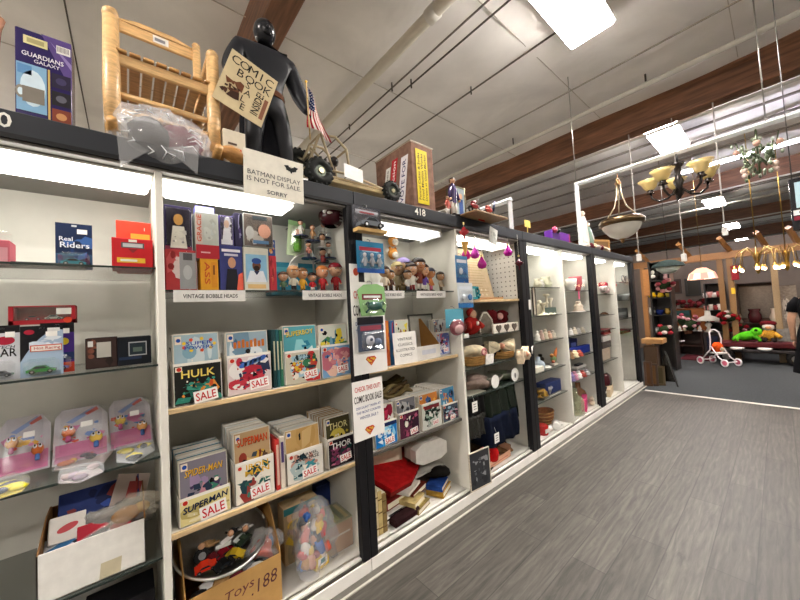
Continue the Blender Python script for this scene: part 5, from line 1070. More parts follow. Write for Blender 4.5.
# glass ornaments on threads
def ornament(label, px, py, Y, col, h=.09, top=2.152, cat='ornament', kind='drop', tag=True):
    X, Z = at(px, py, Y); t = thing('glass_ornament', label, cat, (X, Y, Z), 0)
    if kind == 'drop': MB('gloss').lathe([(0, -.045), (.03, -.036), (.042, -.012), (.036, .012), (.018, .04), (.009, .062), (.006, .07)], col, n=18).build('bulb', t)
    else: MB('gloss').lathe([(0, -.075), (.006, -.06), (.008, -.03), (.03, -.02), (.042, 0), (.02, .02), (.012, .035), (.0, .045)], col, n=14).build('bulb', t)
    MB('metal').lathe([(.009, .06), (.009, .078)], 'd0b878', n=10).build('cap', t)
    MB('card').tube([(0, 0, .078), (0, 0, top - Z)], .0015, 'd8d8d0', n=5).build('thread', t)
    if tag: MB('card').box(-.008, .008, -.003, -.002, .11, .16, 'efede8').build('paper_tag', t)
ornament('magenta glass drop ornament hanging lowest in front of the parchment', 482, 264, 1.66, 'a0147a')
ornament('violet-pink glass drop ornament behind and left of the lowest drop', 475, 254, 1.74, 'c23ab4', tag=False)
ornament('pink glass drop ornament nearest the divider', 466, 255, 1.76, 'c81e8c', tag=False)
ornament('purple glass drop ornament by the pegboard, next to the black post', 508, 252, 1.66, 'a0148a')
ornament('dark red spindle ornament hanging on the black post', 519, 263, 1.62, '4a0e20', kind='spindle', tag=False, top=2.2)
ornament('red and gold spindle ornament at the top of the divider', 464, 232, 1.615, 'b03038', kind='spindle', tag=False)
X, Z = at(465, 246, 1.70)
solo('paper_cone', MB('card').lathe([(.004, -.08), (.034, .03), (.03, .034)], 'e0b060', n=14), 'orange paper cone hanging beside the divider below the red spindle', 'ornament', (X, 1.70, Z))
X, Z = at(474, 242, 1.68)
t = thing('crystal_ornament', 'clear crystal cluster ornament between the red spindle and paper label', 'ornament', (X, 1.68, Z))
q = MB('clear')
for k in range(7): q.ell(.02 * math.cos(k * 2.1), .02 * math.sin(k * 2.1), -.03 + .012 * k, .016, .016, .02, 'f2f4f4', n=8)
q.build('crystals', t); MB('card').tube([(0, 0, .05), (0, 0, 2.15 - Z)], .0015, 'dddddd', n=5).build('thread', t)
# parchment frame leaning back, pegboard
t = thing('parchment', 'tall framed sheet of beige parchment leaning against the back of the craft bay', 'framed parchment', (2.62, 1.9, 1.588), 0, None, -.22)
MB('wood').box(-.35, .3, 0, .02, 0, .02, 'b08a60').build('frame_bar', t, 'wooden bottom bar'); MB('card').box(-.33, .28, .004, .012, .02, .53, 'cdb998').build('sheet', t)
q = MB('card'); rd = random.Random(2)
for k in range(15):
    v = .08 + .028 * k; q.rect2(-.27, .2 + rd.uniform(-.08, .02), v, v + .006, .0034, 'b59e78')
for k in range(9): q.ell2(-.05 + .07 * (k % 4), .05 + .05 * (k // 4), .012, .012, .003, 'e6dcc0', n=8)
q.build('script', t, 'faint rows of writing')
mb = MB('paint').box(-.008, 0, 0, .46, 0, .56, 'e4e2dc'); 
for i in range(9):
    for j in range(11): mb.add([(-.0085, .03 + i * .05 - .006, .03 + j * .05 - .006), (-.0085, .03 + i * .05 + .006, .03 + j * .05 - .006), (-.0085, .03 + i * .05 + .006, .03 + j * .05 + .006), (-.0085, .03 + i * .05 - .006, .03 + j * .05 + .006)], [(0, 1, 2, 3)], '6a6862')
solo('pegboard', mb, 'white pegboard panel with rows of holes on the side wall of the craft bay', 'pegboard', (3.045, 1.72, 1.585))
solo('wood_tray', MB('wood').box(-.25, .2, 0, .1, 0, .02, 'a87a4c', b=.003), 'wooden strip in front of the parchment on its shelf', 'tray', (2.6, 1.74, 1.579))
# shelf of red dolls, felt house and hearts
ZA = 1.261
X = at(473, 330, 1.78)[0]
t = thing('cloth_doll', 'seated red cloth doll with a white face on the shelf under the parchment', 'doll', (X, 1.80, ZA + .02))
MB('cloth').blob(0, 0, .07, .09, .06, .075, '9a2420', 3, .2).build('body', t); MB('cloth').ell(.01, -.02, .17, .035, .035, .04, 'd8b090').build('head', t); MB('cloth').ell(.01, .0, .185, .045, .04, .04, 'a8302a').build('bonnet', t)
for s in (-1, 1): MB('cloth').tube([(s * .06, -.03, .1), (s * .1, -.06, .05)], .022, 'a83028').build('arm', t)
MB('cloth').ell(.02, -.06, .09, .02, .012, .02, 'e6ded0').build('bow', t)
X = at(487, 328, 1.82)[0]; z1 = at(487, 313, 1.82)[1] - ZA
t = thing('felt_house', 'grey felt house shape trimmed with a white scalloped border', 'felt house', (X, 1.82, ZA + .004), 0, None, -.08)
o_ = [(-.11, 0), (.11, 0), (.1, z1 * .62), (.03, z1), (-.03, z1), (-.1, z1 * .62)]
MB('cloth').prism(o_, 0, .03, '7c766a', axis='y').build('body', t); q = MB('card')
for a, b in zip(o_[1:], o_[2:] + o_[:1]):
    for k in range(6): q.ell(a[0] + (b[0] - a[0]) * k / 6, -.002, a[1] + (b[1] - a[1]) * k / 6, .01, .006, .01, 'e6e0d4', n=6)
q.build('trim', t, 'white scalloped border')
X = at(504, 320, 1.85)[0]
t = thing('cloth_bow', 'dark red cloth bow with a pink knot behind the hearts board', 'bow', (min(X, 2.84), 1.86, ZA + .05))
for s in (-1, 1): MB('cloth').blob(s * .1, 0, .1, .09, .05, .06, '5a1418', 5 + s, .2).build('loop', t)
MB('cloth').ell(0, -.04, .1, .04, .03, .035, 'd8a8a0').build('knot', t); MB('cloth').blob(0, .0, .03, .14, .05, .05, '4a1014', 9, .15).build('tail', t)
X = at(508, 330, 1.72)[0]; w = at(520, 330, 1.72)[0] - at(495, 330, 1.72)[0]
t = thing('hearts_board', 'white board with three grey hearts on the edge of the shelf', 'plaque', (X - .03, 1.715, ZA), .0)
MB('wood').box(-w / 2, w / 2, 0, .02, 0, .085, 'e4ddd0', b=.002).build('board', t)
for k in (-1, 0, 1):
    q = MB('cloth'); u = k * w * .31
    pts = [(u + .042 * (math.sin(a) ** 3), .044 + .0026 * (13 * math.cos(a) - 5 * math.cos(2 * a) - 2 * math.cos(3 * a) - math.cos(4 * a))) for a in [2 * PI * i / 24 for i in range(24)]]
    q.prism(pts, -.006, 0, '5f564e', axis='y').build('heart', t)
mb = MB('card').box(-.03, .03, 0, .0015, 0, .035, 'efece6'); solo('price_card', mb, 'white price card on the shelf below the red cloth doll', 'price card', (at(466, 337, 1.71)[0], 1.704, ZA))
X, Z = at(465, 322, 1.68); mb = MB('cloth').blob(0, 0, 0, .035, .03, .05, '7a3038', 4, .2).ell(0, -.03, .02, .015, .01, .02, 'c9c0c8')
solo('cloth_pouch', mb, 'little wine-red pouch tied at the divider beside the red cloth doll', 'pouch', (2.1, 1.74, ZA + .068))
# basket shelf
ZC = 1.001
def wicker(mb, x, y, z, rx, ry, h, col):
    mb.lathe([(.75, 0), (.95, h * .4), (1.0, h), (.9, h * 1.0), (.8, h * .2)], col, n=20, x=x, y=y, z=z, mat='plush', cap=False, sx=rx, sy=ry)
    for k in range(4): mb.tube([(x + rx * (.86 + .045 * k) * math.cos(a), y + ry * (.86 + .045 * k) * math.sin(a), z + h * (.15 + .26 * k)) for a in [2 * PI * i / 20 for i in range(21)]], .007, 'a8804a', n=6)
def basket(label, px, Y, rx, h, z=ZC, fill=None, col='b08a52', cat='basket'):
    X = at(px, 360, Y)[0]; t = thing('wicker_basket', label, cat, (X, Y, z)); q = MB('cloth'); wicker(q, 0, 0, 0, rx, rx * .7, h, col); q.build('basket', t)
    MB('cloth').lathe([(.74, .004), (.76, .008)], 'a07a44', n=20, sx=rx, sy=rx * .7).build('bottom', t); return X
X = basket('wicker basket with a cream lace cloth at the divider end of the shelf', 474, 1.80, .13, .085)
mb = MB('cloth').blob(0, 0, .09, .13, .09, .07, 'dccfae', 7, .28, 18).ell(.04, -.08, .1, .04, .02, .035, 'e6c6b8').tube([(.04 + .03 * math.cos(a), -.1, .1 + .026 * math.sin(a)) for a in [2 * PI * k / 12 for k in range(13)]], .008, 'c8888a', n=6)
solo('lace_cloth', mb, 'cream ruffled lace cloth with a pink rosette lying in the wicker basket', 'cloth', (X - .02, 1.80, ZC + .02))
X = at(491, 353, 1.85)[0]
mb = MB('cloth').blob(0, 0, .07, .11, .08, .07, '241e20', 8, .25, 16, None, 2.2, 0); solo('cloth_pouch', mb, 'black lace bundle with a white trim between the two baskets', 'cloth', (X, 1.87, ZC))
mb = MB('cloth').prism([(-.06, 0), (.05, 0), (.07, .08), (-.05, .09)], 0, .012, 'ecebe4', axis='y'); solo('lace_cloth', mb, 'small white cloth hanging in front of the black lace bundle', 'cloth', (at(489, 360, 1.72)[0], 1.71, ZC - .03 + .032))
X = basket('wicker tray basket under the cream bow cushions beside the black post', 503, 1.82, .15, .07)
for k, (px, py, Y, rx, rz, c, l) in enumerate(((500, 346, 1.78, .16, -.25, 'd8cdb0', 'cream bow cushion lying in the basket by the black post'), (523, 354, 1.62, .13, .3, 'e0ccb0', 'cream and peach bow cushion sticking out past the black post'))):
    X, Z = at(px, py, Y); t = thing('bow_cushion', l, 'cushion', (X, Y, Z), rz)
    for s in (-1, 1): MB('cloth').prism([(0, -.018), (s * rx, -.075), (s * rx * 1.05, .0), (s * rx, .06), (0, .018)][::s], -.03, .03, c, axis='y').blob(s * rx * .6, 0, 0, rx * .5, .045, .05, c, k + 4 + s, .2, 12).build('bow_end', t)
    q = MB('cloth').ell(0, -.01, 0, .03, .045, .03, 'd89a80'); q.build('ribbon', t, 'peach ribbon knot')
mb = MB('card').tube([(0, 0, 0), (0, 0, .07)], .006, 'f0eee8', n=6).tube([(0, 0, .05), (.02, 0, .075)], .005, 'f0eee8', n=6); solo('plastic_clip', mb, 'white plastic clip on the black post above the cream bow', 'clip', (3.08, 1.635, 1.02))
# plates shelf
ZD = .771
X = at(477, 386, 1.85)[0]; mb = MB('cloth').blob(0, 0, .06, .13, .09, .055, 'a8948a', 5, .25, 16, None, 2.2, 0); solo('lace_bundle', mb, 'dusty pink folded lace bundle on the plates shelf', 'cloth', (X, 1.85, ZD))
for k, (px, py, r, l) in enumerate(((497, 385, .06, 'round white paper label standing on the plates shelf'), (517.5, 380, .065, 'round white label with a small dark centre nearest the black post'))):
    X = at(px, py, 1.70)[0]; mb = MB('card').prism([(r * math.cos(2 * PI * i / 24), r * 1.0 + r * math.sin(2 * PI * i / 24)) for i in range(24)], 0, .003, 'ecebe6', axis='y')
    if k: mb.ell2(0, r * .9, r * .22, r * .4, -.001, '6a6a66')
    solo('round_label', mb, l, 'label', (X, 1.715 if k == 0 else 1.722, ZD))
for k, (px, l) in enumerate(((488, 'glass dish stacked behind the first round label'), (503, 'glass dish with a fluted rim in the middle of the plates shelf'), (511, 'green-tinted glass dish near the black post'))):
    X = min(at(px, 380, 1.9)[0], 2.9); solo('glass_dish', MB('frost').lathe([(.05, 0), (.1, .03), (.13, .07), (.122, .07), (.05, .012)], ('a8a89a', '9a9c8c', '8a947c')[k], n=20), l, 'glass dish', (X, 1.88 + .02 * (k % 2), ZD))
pkg('card_folder', 'grey folded card lying at the divider on the plates shelf', 'card', 469, 486, 394, ZD, 1.74, .14, 'a8a698', None)
# garments and bags below
X0 = at(486, 400, 1.72)[0]
def garment(label, px0, px1, py0, py1, Y, col, seed, mat='cloth', cat='folded garment', d=.1, kind='garment'):
    Xa, za = at(px0, py0, Y); Xb, zb = at(px1, py1, Y); mb = MB(mat); w = Xb - Xa; h = za - zb; rd = random.Random(seed); nx = 12; vs = []; fs = []
    for side in (0, 1):
        for i in range(nx + 1):
            for j in range(7):
                vs.append((w * i / nx, (d if side else 0) + (.012 * math.sin(i * 1.7 + j * .6 + seed) if not side else 0), h * j / 6 + .008 * math.sin(i * .9 + seed)))
    n = (nx + 1) * 7
    for i in range(nx):
        for j in range(6):
            a = i * 7 + j; fs += [(a, a + 7, a + 8, a + 1), (n + a, n + a + 1, n + a + 8, n + a + 7)]
    for i in range(nx): fs += [(i * 7, n + i * 7, n + i * 7 + 7, i * 7 + 7), (i * 7 + 6, i * 7 + 13, n + i * 7 + 13, n + i * 7 + 6)]
    for j in range(6): fs += [(j, j + 1, n + j + 1, n + j), (nx * 7 + j, n + nx * 7 + j, n + nx * 7 + j + 1, nx * 7 + j + 1)]
    mb.add(vs, fs, col, smooth=True); return solo(kind, mb, label, cat, (Xa, Y, zb))
garment('navy folded fabric package lying under the dark green one', 488, 519, 420, 434, 1.72, '0f1628', 2, d=.24)
garment('dark green fabric package in glossy film under the plates shelf', 488, 518, 390, 417, 1.74, '0f1c12', 3, 'gloss', d=.22)
garment('black net fabric hanging beside the divider under the plates shelf', 469, 486, 400, 417, 1.74, '161616', 4, d=.2)
garment('dark grey sequin fabric package below the black net', 469, 486, 419, 434, 1.73, '2c2c28', 5, 'gloss', d=.2)
for k, (px, py, l) in enumerate(((474, 407, 'white price tag hung on the black net fabric'), (496, 438, 'white price tag hung above the red bag'))):
    X, Z = at(px, py, 1.70); t = thing('price_tag', l, 'price tag', (X, 1.69, Z - .04)); MB('card').box(-.035, .035, 0, .0015, 0, .085, 'f2f1ec').build('card', t); q = MB('card')
    for j in range(3): q.rect2(-.02, .02, .02 + .02 * j, .026 + .02 * j, -.0006, '6a6a6a')
    q.build('print', t); MB('card').tube([(0, .001, .08), (0, .02, .13)], .0012, 'dddddd', n=5).build('string', t)
def bag(label, px, py0, py1, Y, w, col, seed, strap=None, d=.09):
    X, zt = at(px, py0, Y); h = zt - .092; t = thing('handbag', label, 'handbag', (X, Y, .0915)); MB('cloth').blob(0, 0, h * .5, w / 2, d, h * .55, col, seed, .12, 16, None, 2.2, 0.0).build('body', t)
    if strap: MB('cloth').tube([(w * .32 * math.cos(a), 0, h * .9 + h * .55 * math.sin(a)) for a in [PI * k / 12 for k in range(13)]], .009, strap, n=6).build('handle', t)
bag('brown leather bag at the back of the floor below the sequin fabric', 478, 434, 458, 1.98, .3, '3a2c1c', 3)
bag('bright red bag on the floor of the craft bay', 487, 447, 464, 1.80, .22, 'a81010', 4)
bag('tan brown bag with a dark strap beside the red bag', 501, 445, 466, 1.86, .26, '7a5a3c', 5, '2a1c18')
xa, za = at(478, 468, 1.72); 
t = thing('peach_carton', 'peach coloured open carton lying at the front edge of the craft bay floor', 'carton', (at(496, 462, 1.74)[0], 1.735, .0915), .04)
MB('card').box(-.25, .25, 0, .004, 0, .06, 'd9a888').build('front_panel', t); MB('card').box(.246, .25, 0, .2, 0, .11, 'd0a080').build('side_panel', t); MB('card').box(-.25, .25, 0, .2, 0, .004, 'c89878').build('bottom_panel', t); MB('card').rect2(-.2, .2, .02, .03, -.001, 'c07a6a').build('print', t)
solo('magazine', MB('gloss').box(-.14, .14, 0, .2, 0, .012, '14181c'), 'dark glossy magazine lying flat in front of the tan bag', 'magazine', (at(482, 472, 1.75)[0], 1.70, .0915), .2)
# ---------------------------------------------------------------- glassware and curios in the two glass-fronted cabinets
YG = 1.80
def put(px, py, Z, Y=YG): return (inside(at(px, py, Y)[0], .09, Y, Z), Y, Z)
def vessel(name, label, cat, px, top, Z, prof, col, Y=YG, mat='gloss', handle=None, n=18, wpx=None, spout=None, lid=None):
    X, zt = at(px, top, Y); h = max(.03, zt - Z); r = h * .35 if not wpx else (at(px + wpx / 2, top, Y)[0] - at(px - wpx / 2, top, Y)[0]) / 2
    X = inside(X, r * (1.45 if handle or spout else 1.02), Y, Z)
    body = MB(mat).lathe([(a * r, b * h) for a, b in prof], col, n=n)
    if not (handle or spout or lid): return solo(name, body, label, cat, (X, Y, Z))
    t = thing(name, label, cat, (X, Y, Z)); body.build('body', t)
    if handle:
        for s in ((1,) if handle == 1 else (1, -1)): MB(mat).tube([(s * r * .8, 0, h * .75), (s * r * 1.35, 0, h * .72), (s * r * 1.4, 0, h * .45), (s * r * .85, 0, h * .25)], r * .1, col, n=6).build('handle', t)
    if spout: MB(mat).tube([(-r * .8, 0, h * .35), (-r * 1.3, 0, h * .6), (-r * 1.5, 0, h * .85)], [r * .16, r * .12, r * .1], col, n=6).build('spout', t)
    if lid: MB(mat).lathe([(r * .5, h), (r * .3, h * 1.12), (r * .08, h * 1.16), (r * .1, h * 1.24), (0, h * 1.27)], lid, n=n).build('lid', t)
    return t
JUG = [(.6, 0), (.9, .2), (1, .4), (.7, .75), (.75, 1), (.66, .98), (.6, .75)]
VASE = [(.5, 0), (.7, .06), (1, .35), (.95, .6), (.7, .8), (.95, 1), (.86, .98), (.6, .8)]
CUP = [(.6, 0), (.65, .04), (.95, .5), (1, 1), (.92, 1), (.85, .5)]
BOT = [(.9, 0), (1, .05), (1, .5), (.85, .62), (.35, .75), (.32, 1), (.26, 1)]
FIGP = [(.8, 0), (.9, .1), (.6, .3), (.75, .5), (.5, .7), (.3, .74), (.45, .86), (.3, .98), (0, 1)]
vessel('pitcher', 'cream pitcher first on the top shelf next to the black post', 'pitcher', 537, 279, 1.70, JUG, 'e8e2c8', handle=1, wpx=4)
vessel('pitcher', 'pale green-cream pitcher beside the yellow vase', 'pitcher', 545, 277, 1.70, JUG, 'dcdcc0', handle=1, wpx=6)
vessel('pitcher', 'small white creamer between the two cream pitchers', 'pitcher', 541, 280, 1.70, JUG, 'f0eee4', wpx=3)
vessel('vase', 'bright yellow vase with a scalloped rim on the top shelf', 'vase', 552, 268, 1.70, VASE, 'e0b814', Y=1.88, handle=2, wpx=8)
vessel('vase', 'small cream vase behind the yellow vase', 'vase', 559, 278, 1.70, VASE, 'e8e4cc', Y=1.9, wpx=5)
frame('picture_frame', 'narrow dark framed picture on the second shelf next to the black post', put(534.5, 300, 1.3865, 1.76), .07, at(534, 287, 1.76)[1] - 1.385, '3a2e26', 'd8d0c0')
vessel('figurine', 'cream porcelain lady figurine on the second shelf', 'figurine', 539, 300, 1.385, FIGP, 'ece4cc', wpx=5)
vessel('candlestick', 'tall cream candlestick on the second shelf', 'candlestick', 546, 294, 1.385, [(1, 0), (.9, .06), (.25, .14), (.2, .5), (.4, .56), (.2, .62), (.18, .86), (.6, .9), (.55, 1)], 'e8dfc4', wpx=5)
vessel('candlestick', 'shorter cream candlestick beside the tall one', 'candlestick', 543, 303, 1.385, [(1, 0), (.9, .08), (.25, .2), (.25, .7), (.6, .85), (.55, 1)], 'e4dabc', Y=1.74, wpx=5)
vessel('candlestick', 'cream twisted candlestick next to the grey-green box', 'candlestick', 550, 298, 1.385, [(1, 0), (.9, .06), (.3, .14), (.2, .5), (.35, .56), (.2, .62), (.6, .95), (.5, 1)], 'ece6d0', wpx=4)
pkg('trinket_box', 'grey-green flat box at the end of the second shelf', 'box', 551, 562, 307, 1.385, 1.76, .1, '5f7068', None)
for k, (px, l) in enumerate(((537, 'small white figurine first on the third shelf'), (541, 'small pinkish figurine second on the third shelf'), (545, 'small cream figurine third on the third shelf'), (549, 'small peach figurine fourth on the third shelf'), (554, 'small ivory figurine last on the third shelf'))):
    vessel('figurine', l, 'figurine', px, 331 - (k % 3), 1.1, FIGP, ('efece2', 'e0c0b4', 'e8dec4', 'dcb49a', 'e6e0d0')[k], wpx=3.4)
vessel('jar', 'blue and white ginger jar on the fourth shelf by the black post', 'jar', 538, 357, .78, BOT, 'a8b8c4', wpx=6)
pkg('trinket_box', 'cream box with blue corners in front of the ginger jar', 'box', 536, 544, 367, .78, 1.72, .08, 'e0dccc', None)
vessel('cup', 'white cup beside the cream box on the fourth shelf', 'cup', 546, 370, .78, CUP, 'e8e6de', Y=1.75, handle=1, wpx=5)
vessel('figurine', 'dark small figurine at the back of the fourth shelf', 'figurine', 540, 354, .78, FIGP, '2a2622', Y=1.95, wpx=5)
t = thing('bird_figurine', 'green and orange long-tailed bird figurine on the fourth shelf', 'figurine', put(554, 365, .781, 1.78))
MB('gloss').ell(0, 0, .07, .05, .03, .04, '6a8a4a', n=12).tube([(.02, 0, .08), (.07, 0, .15), (.1, 0, .2)], [.025, .018, .006], 'c8743a').build('body', t); MB('gloss').ell(-.04, 0, .12, .024, .022, .024, 'c88a4a', n=10).build('head', t); MB('gloss').box(-.05, .06, -.03, .03, 0, .03, 'd8d0c0', b=.01).build('base', t); MB('gloss').ell(-.03, -.01, .05, .03, .02, .02, 'b04a2a', n=8).build('breast', t)
vessel('figurine', 'small brown figurine beside the bird on the fourth shelf', 'figurine', 560, 359, .78, FIGP, '8a5a3a', wpx=4)
vessel('goblet', 'brass goblet on the lowest glass shelf by the black post', 'goblet', 539, 389, .475, [(.8, 0), (.3, .15), (.2, .4), (.9, .6), (1, 1), (.9, 1)], 'b08a3a', mat='metal', wpx=5)
vessel('goblet', 'brass bell beside the goblet on the lowest glass shelf', 'goblet', 543.5, 384, .475, [(1, 0), (.8, .3), (.5, .6), (.15, .7), (.2, 1)], 'c09a4a', mat='metal', wpx=4)
vessel('goblet', 'silver cup beside the brass bell on the lowest glass shelf', 'goblet', 547, 386, .475, CUP, 'c0c0bc', mat='metal', wpx=4)
pkg('jewellery_box', 'navy blue box with a pale emblem on the lowest glass shelf', 'box', 549, 564, 380, .475, 1.77, .12, '142c66', lambda mb, w, h: mb.ell2(-w * .15, h * .5, w * .1, h * .12, -.001, 'c8c8d8'))
pkg('price_card', 'white card standing in front of the navy box', 'price card', 550, 561, 394, .475, 1.73, .006, 'eeece6', None)
solo('tray', MB('metal').lathe([(.03, 0), (.045, .006), (.043, .008), (.025, .003)], '55524c', n=20), 'dark metal tray at the front of the lowest glass shelf', 'tray', put(541, 403, .4755, 1.755))
ZF5 = .0915
X = at(545, 425, 1.92)[0]; t = thing('wicker_basket', 'rust-coloured basket on the floor by the black post', 'basket', (X, 1.92, ZF5)); q = MB('cloth'); wicker(q, 0, 0, 0, .14, .1, .15, '7a4a2a'); q.build('basket', t)
vessel('jar', 'brown glass jar with a red label on the cabinet floor', 'jar', 559, 411, ZF5, [(.9, 0), (1, .1), (1, .75), (.7, .85), (.75, 1)], '5f4a24', Y=1.88, wpx=9, lid='8a8068')
solo('mug', MB('gloss').lathe([(.06, 0), (.065, .01), (.065, .09), (.06, .1)], 'b01c18', n=16).box(-.05, .05, -.066, -.06, .03, .07, 'e4dcd4'), 'red mug with a white band on the floor behind the white mug', 'mug', put(542, 428, ZF5, 1.78))
t = thing('mug', 'white mug lying on its side at the front of the cabinet floor', 'mug', put(557, 436, ZF5 + .045, 1.735), .5); q = MB('gloss').lathe([(.04, -.06), (.043, -.05), (.043, .06), (.038, .06), (.038, -.04)], 'e6e6e2', n=18); 
for o_ in [q]: o_.v = [(v[2], v[1], v[0]) for v in o_.v]
q.build('body', t); MB('gloss').tube([(-.02, -.04, .0), (-.02, -.075, .0), (.02, -.075, .0), (.02, -.04, .0)], .006, 'e6e6e2', n=6).build('handle', t)
solo('gadget', MB('gloss').box(-.05, .05, 0, .06, 0, .05, '23262a', b=.006).lathe([(.02, 0), (.02, .01)], 'b0b0b0', n=12, x=0, y=.03, z=.05), 'small black and silver gadget at the front corner by the black post', 'gadget', put(539, 445, ZF5, 1.75))
solo('crumpled_paper', MB('card').blob(0, 0, .03, .07, .04, .03, 'e4e2dc', 3, .3), 'crumpled white paper by the red mug', 'paper', put(548, 440, ZF5, 1.77))
# second half
for k, (px, top, l, c) in enumerate(((570, 279, 'white china cup first on the top shelf behind the divider', 'e6e4e2'), (575, 277, 'red and white flowered china mug on the top shelf', 'd0606a'), (581, 280, 'white china swan pair piece on the top shelf', 'e4e4e2'), (586, 280, 'small white china vase last on the top shelf', 'dcdcda'))):
    vessel('cup', l, 'china cup', px, top, 1.665, CUP, c, handle=1, wpx=5)
X, Z = at(579, 298, 1.74); solo('ribbon', MB('cloth').prism([(-.02, 0), (.02, 0), (.025, .1), (-.012, .1)], 0, .004, 'e0608a', axis='y'), 'pink ribbon hanging down from the top shelf', 'ribbon', (at(579, 292, 1.69)[0], 1.693, 1.555))
pkg('gift_box', 'dark red box with green inside on the second shelf', 'box', 570, 582, 296, 1.385, 1.9, .1, '4a0c14', lambda mb, w, h: mb.rect2(-w * .4, w * .3, h * .2, h * .7, -.001, '1f6a34'))
vessel('figurine', 'pale figurine standing in front of the dark red box', 'figurine', 578, 301, 1.385, FIGP, 'd8c8b4', Y=1.76, wpx=5)
t = thing('boot_ornament', 'small black boot ornament on the second shelf', 'ornament', put(588, 308, 1.3865, 1.78)); MB('gloss').lathe([(.04, .03), (.036, .08), (.045, .17), (.05, .18)], '1c1414', n=14).build('shaft', t); MB('gloss').ell(-.035, -.02, .025, .06, .035, .028, '1c1414', n=12).build('foot', t)
solo('doily', MB('cloth').lathe([(.1, 0), (.1, .006)], 'e8e4e0', n=20), 'white doily under the pale figurine', 'doily', put(577, 310, 1.3855, 1.74))
for k in range(6):
    px = 570 + 4 * k; vessel('figurine', ['tiny white figurine first in the row on the third shelf right of the divider', 'tiny cream figurine second in that row', 'tiny white figurine in the middle of that row', 'tiny ivory figurine after the middle of that row', 'tiny grey-white figurine next to last in that row', 'tiny white figurine nearest the third black post'][k], 'figurine', px, 328 - (k % 2), 1.09, FIGP, ('efeeea', 'e6dcc8', 'f0eeea', 'e4dcca', 'd4d4d0', 'efece8')[k], wpx=3)
for k, (a, b, top, Y, l) in enumerate(((569, 577, 339, 1.85, 'navy blue gift box first on the shelf of blue boxes'), (577, 585, 337, 1.88, 'dark violet-blue box in the middle of the blue boxes'), (584, 592, 338, 1.84, 'royal blue box last of the blue boxes'))):
    pkg('gift_box', l, 'box', a, b, top, .82, Y, .1, ('101a4a', '1a1840', '14348a')[k], lambda mb, w, h: mb.rect2(-w * .3, w * .3, h * .45, h * .75, -.001, '4a5aa0'))
pkg('gift_box', 'long royal blue flat box in front of the blue boxes', 'box', 573, 594, 346, .82, 1.76, .07, '0f2f96', None)
for k, px in enumerate((570, 574.5, 579)): vessel('figurine', ['brown and white trinket first below the blue boxes', 'white and gold trinket second below the blue boxes', 'reddish trinket third below the blue boxes'][k], 'trinket', px, 350, .82, FIGP, ('8a6a4a', 'e0d4b0', 'a84a3a')[k], Y=1.72, wpx=4)
t = thing('scale_model', 'white and black flat gadget on the lower glass shelf', 'gadget', put(582, 365, .5455 + .07, 1.80)); MB('gloss').box(-.16, .16, 0, .08, 0, .035, 'd4d4d0', b=.008).build('body', t); MB('gloss').box(-.1, .08, .01, .07, .035, .06, '1c1c1e', b=.006).build('top', t); MB('gloss').box(-.14, .14, 0.01, .07, -.07, 0, '8a8a88').build('stand', t)
for k, px in enumerate((571, 574, 578, 582, 586)): vessel('figurine', ['lilac trinket first under the white gadget', 'pink trinket second under the white gadget', 'white trinket third under the white gadget', 'red trinket fourth under the white gadget', 'grey trinket last under the white gadget'][k], 'trinket', px, 372 - k * .6, .545, FIGP, ('7a6a9a', 'c88aa0', 'e4e0dc', 'a8443a', 'a0a0a0')[k], Y=1.73, wpx=4)
vessel('glass_vase', 'tall clear green-tinted glass vase at the divider on the floor', 'vase', 574, 388, ZF5, BOT, 'b4b894', Y=1.78, mat='tinted', wpx=7, n=24)
vessel('bottle', 'brown wooden bottle figure behind the glass vase', 'bottle', 580, 381, ZF5, BOT, '7a4a24', Y=1.92, wpx=6)
pkg('toy_carton', 'hot pink carton on the floor beside the brown bottle', 'box', 582, 591, 397, ZF5, 1.75, .06, 'd8407a', lambda mb, w, h: mb.rect2(-w * .3, w * .3, h * .2, h * .5, -.001, 'e89ab8'), .3)
pkg('toy_carton', 'dark red and black carton half behind the hot pink one', 'box', 578, 586, 402, ZF5, 1.80, .06, '5a1420', None, -.2)
t = thing('bear_figurine', 'little cream bear figurine on the floor by the third black post', 'figurine', put(594, 410, ZF5, 1.76)); MB('plush').ell(0, 0, .04, .045, .04, .04, 'd8cfb8', n=12).build('body', t); MB('plush').ell(-.02, -.01, .095, .03, .03, .028, 'd8cfb8', n=12).ell(-.04, -.01, .12, .01, .01, .012, 'c8bca0', n=6).ell(0, -.01, .122, .01, .01, .012, 'c8bca0', n=6).build('head', t)
# end cabinet
ZR7 = 1.61
for k, (px, py, c, l) in enumerate(((603, 289, 'e8d8d4', 'white rose nearest the third black post'), (606.5, 291, 'e0c4c4', 'pale pink rose in front of the white roses'), (609, 285, 'c8283c', 'red rose at the top of the bunch'), (612, 286, 'd03a50', 'deep pink rose beside the red rose'), (610, 291, 'eadcda', 'white rose at the front edge of the shelf'), (606, 285, 'd0485a', 'dark pink rose behind the pale rose'))):
    X, Z = at(px, py, 1.76); t = thing('silk_rose', l, 'flower', (X, 1.76 + .02 * (k % 3), max(Z, ZR7 + .045)), k * 1.1)
    q = MB('cloth').ell(0, 0, 0, .055, .055, .045, c, n=12)
    for j in range(5): q.ell(.035 * math.cos(j * 1.257), .035 * math.sin(j * 1.257), .008, .035, .035, .038, c, n=8)
    q.build('petals', t); MB('cloth').ell(0, 0, -.036, .03, .03, .012, '3a5a34', n=8).build('leaf', t)
vessel('figurine', 'tall brown carved figurine on the second shelf of the end cabinet', 'figurine', 604, 312, 1.3, FIGP, '6a4a34', wpx=3.4)
vessel('figurine', 'second brown carved figurine beside the tall one', 'figurine', 608.5, 315, 1.3, FIGP, '7a5a42', wpx=3.4)
